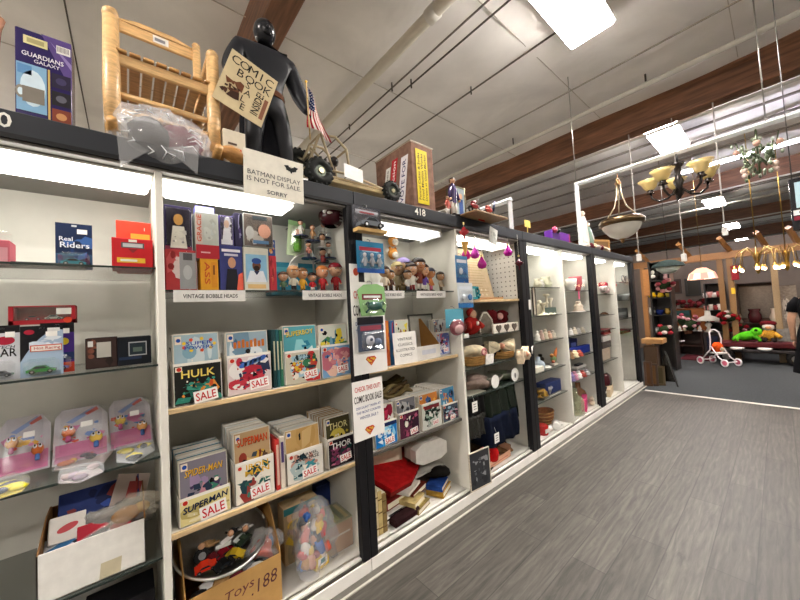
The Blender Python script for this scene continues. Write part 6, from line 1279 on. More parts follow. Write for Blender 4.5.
pkg('gift_box', 'dark red round-cornered box on the third shelf of the end cabinet', 'box', 602, 608, 334, 1.08, 1.76, .12, '7a1420', None)
for k, (a, b, top, Z, l) in enumerate(((603, 611, 363, .62, 'beige box at the bottom of the small stack in the end cabinet'), (603, 612, 354, .80, 'dark slot box in the middle of the small stack'), (604, 612, 350, .92, 'white box on top of the small stack'))):
    xc, w, h = extent(a, b, top, .62, 1.76); hh = (.17, .1, .08)[k]
    smallbox('storage_box', l, 'box', (xc, 1.76, .6215 + (0, .172, .274)[k]), w, .12, hh, ('b8a894', '4a4440', 'e0ddd6')[k])
bagc = (inside(at(606, 383, 1.85)[0], .19, 1.85, 0), 1.86, ZF5); solo('bundle', MB('gloss').blob(0, 0, .14, .14, .1, .14, '4a0f1a', 4, .2, 14, None, 2.2, 0), 'dark red wrapped bundle on the floor of the end cabinet', 'bundle', bagc)
pkg('storage_box', 'cream box with brown marks at the front floor of the end cabinet', 'box', 607, 616, 387, ZF5, 1.74, .1, 'c8b494', None, .2)
pkg('storage_box', 'black and white printed carton beside the cream box', 'box', 602, 607, 388, ZF5, 1.75, .1, '2a2624', lambda mb, w, h: mb.rect2(-w * .4, w * .4, h * .4, h * .6, -.001, 'd8d4cc'))
t = thing('eyeglasses', 'white-framed glasses ornament on the top shelf of the end cabinet', 'ornament', put(625, 279, 1.812, 1.76)); 
for s in (-1, 1): MB('gloss').tube([(s * .1 + .08 * math.cos(a), 0, .07 + .055 * math.sin(a)) for a in [2 * PI * k / 16 for k in range(17)]], .007, '8a8c8a', n=6).build('rim', t)
MB('gloss').tube([(-.02, 0, .08), (.02, 0, .08)], .006, '8a8c8a', n=6).build('bridge', t); MB('gloss').box(-.2, .2, -.02, .04, 0, .014, '7a2a2a').build('base', t)
vessel('cup', 'grey cup on the second shelf of the end bay', 'cup', 622, 294, 1.51, CUP, '8a8e8c', handle=1, wpx=4)
pkg('storage_box', 'dark grey patterned box on the third shelf of the end bay', 'box', 619, 630, 308, 1.2, 1.78, .14, '4a4e4c', lambda mb, w, h: mb.rect2(-w * .35, w * .35, h * .3, h * .6, -.001, '7a7e7c'))
pkg('storage_box', 'dark red flat tray box on the lowest shelf of the end bay', 'box', 620, 629, 333, 1.0, 1.76, .16, '5a1a1c', None)
t = thing('walking_cane', 'curved black cane handle leaning in the end bay', 'cane', put(620, 393, ZF5, 1.74)); MB('gloss').tube([(-.06, 0, .36), (.0, 0, .34), (.05, 0, .26), (.07, 0, .15), (.05, 0, .05), (0, 0, 0.012)], .014, '14100e', n=8).build('shaft', t)
solo('stick', MB('gloss').tube([(0, 0, 0.01), (.14, .03, .012)], .01, '241a14', n=6), 'thin dark stick lying on the floor of the end bay', 'stick', put(621, 381, ZF5, 1.80))
# ---------------------------------------------------------------- things standing on the cabinet tops
ZT = 2.263
ZH = 2.263
# boxed mug set and pink-armed doll at the end nearest the frame
xc, w, h = extent(17, 71, 50, ZH, 1.70)
Xa = at(15, 80, 1.70)[0]; Xb = at(72, 90, 1.70)[0]; w = Xb - Xa; h = .34
t = thing('gift_box', 'tall purple gift box showing a grey mug, standing above the number 0', 'gift box', ((Xa + Xb) / 2, 1.70, ZT), .0)
q = MB('gloss').box(-w / 2, w / 2, 0, .1, 0, h, '2c2258', b=.003); q.build('carton', t)
q = MB('card').poly2([(-w * .05, h), (w * .5, h), (w * .5, h * .45)], -.001, '54407e').poly2([(w * .1, h * .95), (w * .5, h * .75), (w * .5, h * .68)], -.0013, '8a7ab0')
q.rect2(-w * .36, w * .06, h * .84, h * .93, -.0016, 'd8d09a').rect2(-w * .3, 0, h * .86, h * .91, -.002, 'a8a070'); q.text2('GUARDIANS', -.02 * w, h * .73, h * .05, -.002, 'e6e4ec', w=w * .74, slant=.0).text2('GALAXY', .05 * w, h * .67, h * .04, -.002, 'd4d0e0', w=w * .46)
q.rect2(w * .22, w * .48, h * .84, h * .93, -.002, 'e6e4e0'); 
for k in range(9): q.rect2(w * (.24 + k * .025), w * (.25 + k * .025), h * .86, h * .92, -.0024, '3a3a3a')
q.rect2(-w * .48, w * .04, h * .1, h * .62, -.0016, '7ea8c8').ell2(-w * .2, h * .36, w * .22, h * .2, -.002, 'c9dce6').rect2(-w * .46, -w * .22, h * .5, h * .6, -.002, '5a8ab8')
q.rect2(w * .06, w * .1, h * .02, h * .62, -.0016, 'c8a860')
for k in range(3): q.rect2(w * .13, w * .48, h * (.04 + .2 * k), h * (.2 + .2 * k), -.0016, ('7a3a28', '1c1820', '241c38')[k]).ell2(w * .3, h * (.12 + .2 * k), w * .1, h * .04, -.002, ('c08a5a', '5a5a64', '3a3458')[k])
q.rect2(-w * .38, w * .0, h * .2, h * .37, -.0024, '7a746a').ell2(-w * .41, h * .3, w * .09, h * .07, -.0022, '8a8478').ell2(-w * .41, h * .3, w * .05, h * .04, -.0023, 'c9dce6')
q.build('front_print', t)
X, Z = at(3, 75, 1.72)
t = thing('cloth_doll', 'pink-armed doll in a grey dress at the end of the cabinet top', 'doll', (X - .1, 1.74, ZT))
MB('cloth').lathe([(.08, 0), (.07, .1), (.045, .22), (.03, .25)], '8a8a88', n=14).build('dress', t); MB('gloss').tube([(.02, -.02, .22), (.075, -.03, .24), (.08, -.03, .31), (.085, -.03, .35)], [.02, .022, .02, .024], 'c8957a', n=10).build('arm', t); MB('gloss').ell(.0, 0, .31, .05, .05, .06, 'c8957a', n=14).build('head', t); MB('cloth').ell(0, .01, .33, .056, .055, .055, '23303a', n=12, lo=-.1).build('hair', t)
# doll's rocking chair
t = thing('rocking_chair', "small pale wooden slatted rocking chair standing on the cabinet top", 'rocking chair', (.15, 1.72, ZH + .01))
WD = 'dcb47c'; hw = .185
for s in (-1, 1):
    x = s * hw
    MB('wood').tube([(x, -.1, .035), (x, 0, .012), (x, .2, .01), (x, .36, .03), (x, .46, .075)], [.017, .02, .02, .018, .014], 'c89858', n=8).build('rocker', t)
    MB('wood').tube([(x, .0, .02), (x, -.005, .2), (x, -.01, .52)], [.024, .03, .026], WD, n=12).ell(x, -.01, .525, .028, .028, .03, WD, n=12).build('leg', t)
    MB('wood').tube([(x, .35, .02), (x, .37, .4), (x, .42, .87)], [.022, .025, .02], WD, n=12).ell(x, .42, .87, .022, .022, .022, WD, n=10).build('back_post', t)
    MB('wood').box(x - .022, x + .022, -.03, .4, .52, .545, WD, b=.008).build('armrest', t)
    for z in (.14, .27): MB('wood').tube([(x, 0, z), (x, .36, z + .01)], .012, 'c89858', n=8).build('side_stretcher', t)
q = MB('wood').box(-hw - .01, hw + .01, -.02, .0, .32, .37, WD, b=.006); q.build('seat_rail', t)
q = MB('wood').box(-hw, hw, .35, .37, .32, .37, 'b07a3c', b=.006); q.build('seat_rail', t)
for k in range(8): MB('wood').box(-hw + .012 + k * .0455, -hw + .05 + k * .0455, -.03, .37, .372, .384, ('d2a468', 'c4935a')[k % 2], b=.003).build('seat_slat', t)
for z in (.13, .2): MB('wood').tube([(-hw, 0, z), (hw, 0, z)], .014, WD, n=8).build('front_stretcher', t)
o_ = MB('wood').box(-hw, hw, .41, .425, .775, .84, WD, b=.006).prism([(-hw, .84), (hw, .84), (.08, .865), (-.08, .865)], .41, .425, WD, axis='y').build('top_rail', t)
MB('card').rect2(-.02, .05, .79, .83, .4085, 'e8e6e0').rect2(-.012, .035, .80, .818, .408, '8a8a90').build('price_tag', o_)
# plastic bag of dolls clothing hanging over the header
X, Z = at(160, 140, 1.66)
t = thing('plastic_bag', 'clear plastic bag with dark and maroon contents hanging over the header by the chair', 'plastic bag', (X - .0, 1.665, ZH - .09))
MB('cloth').blob(-.03, .03, .14, .07, .05, .07, '2a2626', 3, .25, 12).build('contents', t, 'dark cloth'); MB('cloth').blob(.07, .03, .12, .08, .05, .075, '6a2a38', 4, .25, 12).build('contents', t, 'maroon cloth')
q = MB('film'); crumple(q, .01, .02, .13, .17, .075, .12, 'f2f4f6', 13, 'film', None, .18)
for s, l in ((-1, .0), (1, .03)):
    q.prism([(s * .02 + (.0 if s > 0 else -.02), .05 + l), (s * .14, .1 + l), (s * .13, -.04 + l)][::s], -.03, -.02, 'f4f6f8', axis='y')
for k in range(16):
    a = k * 2.4; r1, r2 = .55 + .3 * ((k * 7) % 5) / 5, .9; q.tube([(.01 + .15 * r1 * math.cos(a), -.05 - .02 * math.sin(k), .13 + .11 * r1 * math.sin(a)), (.01 + .15 * (r1 + r2) / 2 * math.cos(a + .2), -.055, .13 + .11 * (r1 + r2) / 2 * math.sin(a + .2)), (.01 + .16 * r2 * math.cos(a + .1), -.03, .13 + .115 * r2 * math.sin(a + .1))], [.001, .0035, .001], 'f4f6f8', n=5, mat='gloss')
q.build('film', t)
# small red and white carton
pkg('toy_carton', 'small white carton with red lettering blocks beside the rocking chair', 'carton', 223, 245, 131, ZT, 1.68, .08, 'd8cfba', lambda mb, w, h: (mb.rect2(-w * .36, w * .3, h * .36, h * .5, -.001, 'c8402f'), mb.rect2(-w * .36, w * .42, h * .18, h * .32, -.001, 'c8402f'), mb.rect2(-w * .3, w * .1, h * .58, h * .64, -.001, '5a4a40')))
solo('paper_bag', MB('wood').blob(0, 0, .04, .07, .05, .045, 'b5844a', 3, .3, 12), 'tan folded paper bag between the rocking chair and the small carton', 'paper bag', (.4, 1.69, ZT))
# plain dark display figure holding the sign and the flag
FX, FY = .64, 1.86
t = thing('display_figure', 'tall plain dark grey posed display figure standing on the cabinet top', 'display figure', (FX, FY, ZT))
t.scale = (1.12, 1.0, .965)
pts = {'pelvis': ((0, 0, .52), (.085, .06)), 'waist': ((0, 0, .6), (.078, .055)), 'chest': ((0, -.005, .73), (.13, .085)), 'neckb': ((0, 0, .83), (.07, .05)), 'neck': ((0, -.005, .875), .036),
  'ls': ((-.125, 0, .8), .062), 'le': ((-.175, -.02, .63), .047), 'lw': ((-.13, -.12, .52), .03), 'rs': ((.125, 0, .8), .062), 're': ((.185, -.01, .62), .047), 'rw': ((.2, -.09, .49), .03),
  'lh': ((-.055, 0, .48), .062), 'lk': ((-.075, -.015, .27), .045), 'la': ((-.08, .01, .07), .03), 'lf': ((-.085, -.08, .03), .028), 'rh': ((.055, 0, .48), .062), 'rk': ((.085, -.01, .27), .045), 'ra': ((.095, .01, .07), .03), 'rf': ((.105, -.08, .03), .028)}
vs, fs = skin_mesh(pts, chain('pelvis', 'waist', 'chest', 'neckb', 'neck') + chain('chest', 'ls', 'le', 'lw') + chain('chest', 'rs', 're', 'rw') + chain('pelvis', 'lh', 'lk', 'la', 'lf') + chain('pelvis', 'rh', 'rk', 'ra', 'rf'), 2)
MB('paint').add(vs, fs, '1f2126', smooth=True).build('body', t)
MB('cloth').lathe([(.135, .03), (.13, .2), (.125, .4), (.1, .54)], '1a1b20', n=20, sy=.55, cap=False, y=.05).build('coat_skirt', t)
MB('gloss').ell(0, -.01, .955, .055, .065, .075, '24262a', n=20).ell(0, -.07, .945, .01, .014, .016, '24262a', n=8).ell(0, -.06, .915, .022, .014, .008, '1a1b1e', n=8).build('head', t)
MB('cloth').lathe([(.093, 0), (.095, .015), (.092, .035)], '5a3826', n=24, z=.545, sy=.72).box(-.02, .02, -.078, -.066, .545, .58, '7a5030', b=.004).build('belt', t, 'brown belt')
for s, (hx, hy, hz) in ((-1, (-.125, -.135, .5)), (1, (.202, -.105, .465))):
    q = MB('gloss').ell(hx, hy, hz, .026, .022, .032, '202226', n=10)
    for k in range(4): q.tube([(hx + (k - 1.5) * .012, hy - .012, hz - .015), (hx + (k - 1.5) * .012, hy - .034, hz - .024), (hx + (k - 1.5) * .011, hy - .03, hz - .042 + .004 * (k == 3))], .0062, '202226', n=6)
    q.tube([(hx - s * .02, hy, hz), (hx - s * .034, hy - .02, hz - .01), (hx - s * .026, hy - .034, hz - .02)], .007, '202226', n=6); q.build('hand', t)
# hand-painted sign
SX, SZ = at(247, 90, 1.70)
t = thing('hand_painted_sign', 'tilted cream sign hand-painted COMIC BOOK SALE INSIDE held by the dark figure', 'sign', (SX - .008, 1.67, SZ - .015), 0, None, 0, .33)
w, h = .235, .30
MB('card').box(-w / 2, w / 2, 0, .004, -h / 2, h / 2, 'd0bf98').build('board', t); q = MB('card')
for k, c in enumerate('COMIC'): q.text2(c, -w * .36 + k * w * .178, h * .36 - .0 * k, h * .15, -.001, '1a1714', bold=False)
for k, c in enumerate('BOOK'): q.text2(c, -w * .2 + k * w * .19, h * .18, h * .14, -.001, '1a1714', bold=False)
for k, c in enumerate('SALE'): q.text2(c, .0 + w * .04 * (k % 2), h * .06 - k * h * .14, h * .115, -.001, '1a1714', bold=False)
q.text2('INSIDE!', w * .27, -h * .15, w * .16, -.001, '1a1714', w=h * .44, rot=PI / 2); q.rect2(w * .38, w * .46, -h * .38, h * .02, -.001, '8a5a44'); q.build('lettering', t)
q = MB('card').art(-w * .48, -w * .06, -h * .32, h * .04, -.0012, 4, ['4a2c1c', '3a2216', '6a4028'], 7, .5); q.build('painted_patch', t, 'brown painted blotch')
t = thing('flag', 'small flag with red and white stripes on a stick beside the dark figure', 'flag', (FX + .202, FY - .145, ZT), 0, None, 0, -.03)
MB('wood').tube([(0, 0, .28), (0, 0, .62)], .004, 'c8a870', n=6).ell(0, 0, .625, .008, .008, .008, 'd8b040', n=8).build('pole', t)
q = MB('cloth'); rows_ = 13; n = 10
def fp(i, j):   # along the fly i, across the stripes j: hanging folds
    a = i / n; b = j / rows_; return (.004 + b * .12 * (.35 + a * .75) + .012 * math.sin(a * 5 + b * 3), .02 * math.sin(b * 7 + a * 2) * a, .6 - a * .24 - b * .07 * (1 - .2 * a))
for j in range(rows_):
    for i in range(n):
        canton = i < 4.5 and j < 7
        q.add([fp(i, j), fp(i + 1, j), fp(i + 1, j + 1), fp(i, j + 1)], [(0, 1, 2, 3)], ('2a3560' if canton else ('a82634' if j % 2 == 0 else 'e8e2da')))
        if canton and (i + j) % 2 == 0: p = [fp(i + .5, j + .5)[k] for k in range(3)]; q.box(p[0] - .0022, p[0] + .0022, p[1] - .002, p[1] + .002, p[2] - .0022, p[2] + .0022, 'e8e6e0')
q.build('cloth', t)
# paper notice
X0, _ = at(243, 168, 1.632); X1, _ = at(303, 180, 1.632); w = X1 - X0; h = .225
t = thing('paper_notice', 'white paper notice reading BATMAN DISPLAY IS NOT FOR SALE taped to the header', 'notice', ((X0 + X1) / 2, 1.634, 2.118), 0, None, 0, .02)
MB('card').box(-w / 2, w / 2, 0, .0015, 0, h, 'e6e2d4').build('sheet', t); q = MB('card')
q.text2('BATMAN DISPLAY', 0, h * .5, h * .105, -.001, '1c2430', w=w * .88, bold=False).text2('IS NOT FOR SALE.', 0, h * .35, h * .105, -.001, '1c2430', w=w * .9, bold=False).text2('SORRY', .01, h * .12, h * .095, -.001, '3a4048', w=w * .34); q.build('lettering', t)
bat = [(0, .3), (.06, .34), (.08, .55), (.12, .4), (.3, .42), (.4, .62), (1, .5), (.72, .2), (.66, -.1), (.5, -.02), (.36, -.2), (.22, -.1), (0, -.5)]
bp = [(x, y) for x, y in bat] + [(-x, y) for x, y in bat[::-1]]
q = MB('card'); cu, cv, s = w * .28, h * .76, w * .13; n_ = len(bat)
for i in range(n_ - 1):
    for sg in (1, -1): q.poly2([(cu, cv - s * .1), (cu + sg * bat[i][0] * s, cv + bat[i][1] * s), (cu + sg * bat[i + 1][0] * s, cv + bat[i + 1][1] * s)], -.001, '17191c')
q.build('emblem', t, 'black winged emblem')
# dune buggy on a board
t = thing('dune_buggy', 'toy dune buggy with tan tube cage and black tyres on a wooden board', 'toy vehicle', (1.12, 1.72, ZT))
TN = 'b0a284'
MB('wood').box(-.2, .29, .0, .16, .06, .085, 'b8a070', b=.004).box(-.2, .29, .0, .02, .085, .1, 'a89060', b=.002).build('board', t)
def wheel(x, y, z, r, wd):
    q = MB('rubber'); q.tube([(x + (r - wd * .42) * math.cos(a), y, z + (r - wd * .42) * math.sin(a)) for a in [2 * PI * k / 22 for k in range(23)]], wd * .46, '1f211f', n=10)
    for k in range(16):
        a = 2 * PI * k / 16; q.box(x + r * .93 * math.cos(a) - .006, x + r * .93 * math.cos(a) + .006, y - wd * .4, y + wd * .4, z + r * .93 * math.sin(a) - .006, z + r * .93 * math.sin(a) + .006, '1a1c1a')
    wo = q.build('wheel', t); h_ = MB('metal'); h_.T = Matrix.Translation((x, y, z)) @ Matrix.Rotation(PI / 2, 4, 'X'); h_.lathe([(r * .5, -wd * .3), (r * .5, wd * .3)], '4a5048', n=16).lathe([(r * .2, -wd * .4), (r * .2, wd * .45)], 'b8b090', n=12); h_.build('hub', wo)
wheel(-.235, .0, .1, .085, .07); wheel(-.255, .24, .25, .085, .075); wheel(.3, -.02, .085, .07, .05); wheel(.3, .26, .1, .07, .05)
for y in (.03, .2):
    MB('paint').tube([(-.3, y, .12), (-.2, y + .02 * (1 if y < .1 else -1), .36), (-.1, y, .37), (-.02, y, .31), (.0, y, .14)], .009, TN, n=8).build('cage_tube', t)
    MB('paint').tube([(-.2, y, .36), (-.12, y, .14)], .008, TN, n=8).build('cage_tube', t); MB('paint').tube([(-.3, y, .14), (.02, y, .15), (.28, y + .02, .12)], .008, TN, n=8).build('cage_tube', t)
for (a, b) in (((-.2, .05, .36), (-.2, .18, .36)), ((-.02, .03, .31), (-.02, .2, .31)), ((-.3, .03, .13), (-.3, .2, .13)), ((-.27, .03, .25), (-.05, .2, .25)), ((-.24, .2, .25), (-.24, .03, .25))): MB('paint').tube([a, b], .007, TN, n=8).build('cross_tube', t)
MB('gloss').box(-.2, -.08, .06, .16, .1, .22, '2a2622', b=.02).build('engine', t); MB('gloss').ell(-.07, .11, .25, .03, .03, .035, '1f1c1c', n=12).build('driver', t); MB('gloss').box(-.05, .2, .06, .16, .085, .14, '8a8068', b=.02).build('nose', t)
MB('metal').tube([(-.235, .0, .1), (-.28, .2, .25)], .008, '55524c', n=6).tube([(.3, 0, .09), (.3, .26, .1)], .008, '55524c', n=6).build('axle', t)
t = thing('blank_card', 'white blank card propped on the board of the dune buggy', 'card', (1.12, 1.71, ZT + .102), 0, None, -.12, .1); MB('card').box(-.07, .07, 0, .002, 0, .095, 'e8eae6').build('card', t)
# brown case with stickers
cw = .25; t = thing('carrying_case', 'tall brown case covered with bumper stickers on the cabinet numbered 418', 'case', (1.745, 1.70, ZT))
MB('cloth').box(-cw / 2, cw / 2, 0, .44, 0, .52, '86685a', b=.012).build('body', t)
q = MB('metal').box(-cw / 2 - .002, cw / 2 + .002, -.002, .442, .51, .524, 'b8b0a0', b=.004); q.build('top_edge', t, 'pale metal edging')
q = MB('card').rect2(-.075, .045, .05, .47, -.004, 'd8c018')
for k, s in enumerate(('Funnel Cakes & Sodas', 'Fried Mission Works', 'Drawn at Good Market')): q.text2(s, -.05 + .034 * k, .26, .022, -.0046, '1c1a10', w=.36, rot=PI / 2)
q.build('sticker', t, 'yellow sticker with three black lines of lettering')
def side_sticker(y0, y1, z0, z1, lean, bg, txt, tc, lab):
    q = MB('card'); X_ = -cw / 2 - .003
    P4 = [(y1, z0), (y0, z0), (y0 - lean, z1), (y1 - lean, z1)]; q.add([(X_, a, b) for a, b in P4], [(0, 1, 2, 3)], bg)
    vs, fs, tw, th = font_mesh(txt, True); L_ = z1 - z0; W_ = y1 - y0
    q.add([(X_ - .0006, (y0 + y1) / 2 - (0) - lean * (.5 + (a / tw) * .86) + b / th * W_ * .5, (z0 + z1) / 2 + a / tw * L_ * .86) for a, b in vs], fs, tc); q.build('sticker', t, lab)
side_sticker(.09, .17, .05, .42, .07, 'e6e2e6', 'VOTE FOR', '2a2a6a', 'white sticker with dark blue lettering')
side_sticker(.2, .27, .16, .44, .06, 'b8202c', 'Auction', 'f0e8e4', 'red sticker with white lettering')
side_sticker(.3, .36, .1, .4, .07, 'dcdad4', 'Antiques', '5a5a5a', 'white sticker with grey lettering')
side_sticker(.385, .43, .05, .22, .03, 'd0b428', '25-33', '4a3a10', 'yellow sticker with dark figures')
# little things on the rest of the tops
for k, (px, yt, c, l) in enumerate(((452, 178, '3a2c5a', 'thin purple and white candy stick doll beside the brown case'), (447, 196, 'b8564a', 'tiny red and yellow trinket on the header right of 418'))):
    X, Z = at(px, yt, 1.69); figurine(l, (X, 1.69, ZH), max(.06, Z - ZH), c, 'd8d0c8', head=.13)
pkg('doll_box', 'clear tall box with a blue dressed doll beside the brown case', 'doll box', 454, 465, 187, ZH, 1.69, .09, '5a5a44', lambda mb, w, h: (mb.rect2(-w * .4, w * .4, h * .06, h * .94, -.001, '8a9aa0'), mb.rect2(-w * .15, w * .2, h * .1, h * .6, -.0014, '2a4a8a'), mb.ell2(.02 * w, h * .7, w * .14, h * .09, -.0016, 'c89a7a')))
X0 = at(462, 212, 1.62)[0]; X1 = at(494, 219, 1.62)[0]
t = thing('plywood_shelf', 'small overhanging plywood board carrying two model motorbikes', 'shelf board', ((X0 + X1) / 2, 1.6, ZH)); w = X1 - X0
MB('wood').box(-w / 2, w / 2, -.12, .3, 0, .012, 'a88a64', b=.002).build('board', t)
for k in range(2): MB('metal').tube([(-w / 2 + .02 + k * .0, .2 * k, .012), (-w / 2 + .02, .2 * k, .22)], .004, '8a7a60', n=6).build('upright', t)
MB('metal').tube([(-w / 2 + .02, 0, .22), (w / 2 - .15, .2, .2)], .004, '8a7a60', n=6).build('wire', t)
for k, (dx, c, l) in enumerate(((-.14, '8a1f24', 'dark red model motorbike first on the plywood board'), (.06, '9a3028', 'red and blue model motorbike at the outer end of the plywood board'))):
    t = thing('model_motorbike', l, 'model', ((X0 + X1) / 2 + dx, 1.56, ZH + .0125)); q = MB('rubber')
    for s in (-1, 1): MB('rubber').tube([(s * .05 + .024 * math.cos(a), 0, .03 + .024 * math.sin(a)) for a in [2 * PI * j / 14 for j in range(15)]], .007, '1a1a1a', n=6).build('wheel', t)
    MB('gloss').ell(0, 0, .06, .055, .02, .022, c, n=12).ell(-.01, 0, .085, .03, .018, .016, c, n=8).build('body', t); MB('metal').tube([(.05, 0, .03), (.035, 0, .1), (.02, -.03, .11)], .005, 'c0c0c0', n=6).tube([(.035, 0, .1), (.02, .03, .11)], .005, 'c0c0c0', n=6).build('handlebar', t)
    if k: MB('gloss').tube([(.07, 0, .06), (.1, 0, .15)], .01, '2a3a5a', n=6).build('flag_pole', t)
X, Z = at(484, 236, 1.62)
t = thing('paper_notice', 'tilted pale paper with faint drawings clipped under the plywood board', 'notice', (at(492, 232, 1.61)[0], 1.612, at(492, 244, 1.61)[1]), 0, None, 0, .25); MB('card').box(-.06, .06, 0, .0015, 0, .15, 'd0d2cc').build('sheet', t); MB('card').art(-.05, .05, .02, .13, -.001, 5, ['a8aca6', 'b8bcb6', '989c96'], 9, .2).build('print', t)
solo('red_card', MB('card').box(-.045, .045, 0, .0015, 0, .045, 'c03a34').rect2(-.03, .03, .015, .03, -.001, 'e8d8d0'), 'small red and white card hanging below the plywood board', 'card', (at(482, 219, 1.61)[0], 1.613, at(482, 221, 1.61)[1]))
mb = MB('card').box(-.06, .06, 0, .003, 0, .075, 'd8c064').box(-.008, .008, .003, .006, -.06, .01, 'c8b054'); solo('price_card', mb, 'plain yellow card standing on the header above the second black post', 'card', (at(528, 231, 1.66)[0], 1.66, ZH + .06))
# white hanging rails with light fittings
def bar(t, name, a, b, r=.028): MB('paint').tube([a, b], r, 'd9dde0', n=4, smooth=False).build(name, t)
t = thing('hanging_rail', 'white square rail rising from the last cabinets and crossing over the aisle', 'hanging rail', (4.66, 1.68, ZT))
bar(t, 'post', (0, 0, 0), (0, 0, .85)); bar(t, 'rail', (0, .02, .84), (0, -5.2, .84))
for y in (0, -1.7, -3.6): MB('metal').tube([(0, y, .86), (0, y, 2.34)], .006, 'b8b6b0', n=6).build('suspension_wire', t)
t = thing('hanging_rail', 'smaller white rail bending back above the craft bay', 'hanging rail', (2.93, 1.68, ZT)); bar(t, 'post', (0, 0, 0), (0, 0, .3), .025); bar(t, 'rail', (0, -.02, .3), (0, 1.2, .3), .025)
RZ = ZT + .84
def zoff(z): return z - RZ
# bowl pendant
y, z = ax(617, 178, 4.64); yb, zb = ax(620, 214, 4.64)
t = thing('pendant_lamp', 'bronze pendant light with an alabaster glass bowl hanging from the white rail', 'pendant lamp', (4.66, yb, RZ))
BZ = 'a07c54'
q = MB('metal').tube([(0, 0, -.02), (0, 0, -.13)], .006, BZ, n=8).lathe([(.03, -.17), (.035, -.15), (.02, -.12)], BZ, n=12); q.build('stem', t)
MB('metal').tube([(.055 * math.cos(a), 0, -.13 + .04 * math.sin(a)) for a in [2 * PI * k / 14 for k in range(15)]], .008, 'b8a070', n=6).build('chain_loop', t)
for k in range(3):
    a = 2 * PI * k / 3 + .4; MB('metal').tube([(.02 * math.cos(a), .02 * math.sin(a), -.16), (.03 * math.cos(a), .03 * math.sin(a), -.3), (.07 * math.cos(a), .07 * math.sin(a), -.45), (.17 * math.cos(a), .17 * math.sin(a), -.59)], .008, 'c8b89a', n=6).build('arm', t)
MB('metal').lathe([(.21, -.68), (.235, -.67), (.24, -.62), (.22, -.6), (.18, -.59), (.0, -.59)], '6f5c44', n=32).build('rim', t); MB('frost').lathe([(.0, -.85), (.06, -.84), (.13, -.8), (.19, -.73), (.21, -.67)], 'e6e2d6', n=32).build('glass_bowl', t); MB('metal').lathe([(0, -.9), (.018, -.89), (.02, -.86), (.035, -.845)], BZ, n=12).build('finial', t)
# chandelier with amber shades
y, z = ax(683, 165, 4.64)
t = thing('chandelier', 'black iron chandelier with five amber glass shades hanging from the rail', 'chandelier', (4.66, y + .05, RZ - .08)); IR = '221c1a'
MB('metal').lathe([(.015, -.03), (.07, -.05), (.06, -.07), (.03, -.09), (.03, -.2), (.05, -.25), (.03, -.3), (.04, -.38), (.0, -.44)][::-1], IR, n=14, mat='gloss').build('stem', t)
for k in range(5):
    a = 2 * PI * k / 5 + .25; r = .26; c, s = math.cos(a), math.sin(a); dz = -.08
    ar = MB('gloss').tube([(c * r * f, s * r * f, -.33 + g) for f, g in ((.1, 0), (.4, -.07), (.7, -.08), (.95, -.03), (1, .05))], .012, IR, n=8).lathe([(.045, 0), (.03, .015), (.025, .06)], IR, n=12, x=c * r, y=s * r, z=-.3).build('arm', t)
    MB('frost').lathe([(.035, 0), (.06, .03), (.075, .07), (.11, .115), (.104, .115), (.07, .075), (.05, .035)], 'd9c07e', n=20, x=c * r, y=s * r, z=-.26).build('glass_shade', ar, 'amber glass shade')
MB('metal').tube([(0, 0, -.05), (0, 0, .08)], .01, '333333', n=6).build('hook', t)
# flowery chandelier
y, z = ax(757, 145, 4.64)
t = thing('floral_chandelier', 'green leafy chandelier with small pink roses hanging from the rail', 'chandelier', (4.66, y, RZ)); rd = random.Random(6)
MB('metal').tube([(0, 0, .0), (0, 0, -.5)], .008, '6a7a5a', n=6).build('stem', t)
for k in range(8):
    a = 2 * PI * k / 8; c, s = math.cos(a), math.sin(a); z0 = -.08 - .1 * (k % 2); ar = MB('metal').tube([(0, 0, z0 - .1), (c * .07, s * .07, z0 - .2), (c * .12, s * .12, z0 - .12), (c * .14, s * .14, z0 - .02)], .006, '6f7c60', n=6).build('arm', t)
    q = MB('cloth')
    for j in range(9):
        f = rd.uniform(.2, 1.0); x_, y_, z_ = c * .14 * f + rd.uniform(-.03, .03), s * .14 * f + rd.uniform(-.03, .03), z0 - .15 + rd.uniform(-.16, .13); q.ell(x_, y_, z_, .026, .014, .02, ('7a8670', '98a390', '66735c', 'a8b0a0')[j % 4], n=6)
    q.build('leaf_spray', ar); MB('cloth').ell(c * .14, s * .14, z0 - .12 - .12 * (k % 2), .026, .026, .03, ('c8a090', 'd8c0b4')[k % 2], n=8).build('rose', ar, 'dusty pink rose')
for (px, py0, py1, yy, lab) in ((666, 255, 172, 4.64, 'first'),): pass
for k, (px, pyb, l) in enumerate(((639, 258, 'white pull cord with a plug hanging behind the alabaster pendant'), (684, 258, 'white cord with a plug hanging below the amber chandelier'), (725, 232, 'pale cord with a plug hanging under the flowery chandelier'))):
    y, z = ax(px, pyb, 6.2); t = thing('power_cord', l, 'cord', (6.2, y, z)); MB('paint').tube([(0, 0, .05), (0, 0, 4.25 - z)], .008, 'd0ccc6', n=6).build('cable', t); MB('paint').box(-.03, .03, -.03, .03, -.05, .06, 'e4e2de', b=.008).build('plug', t)
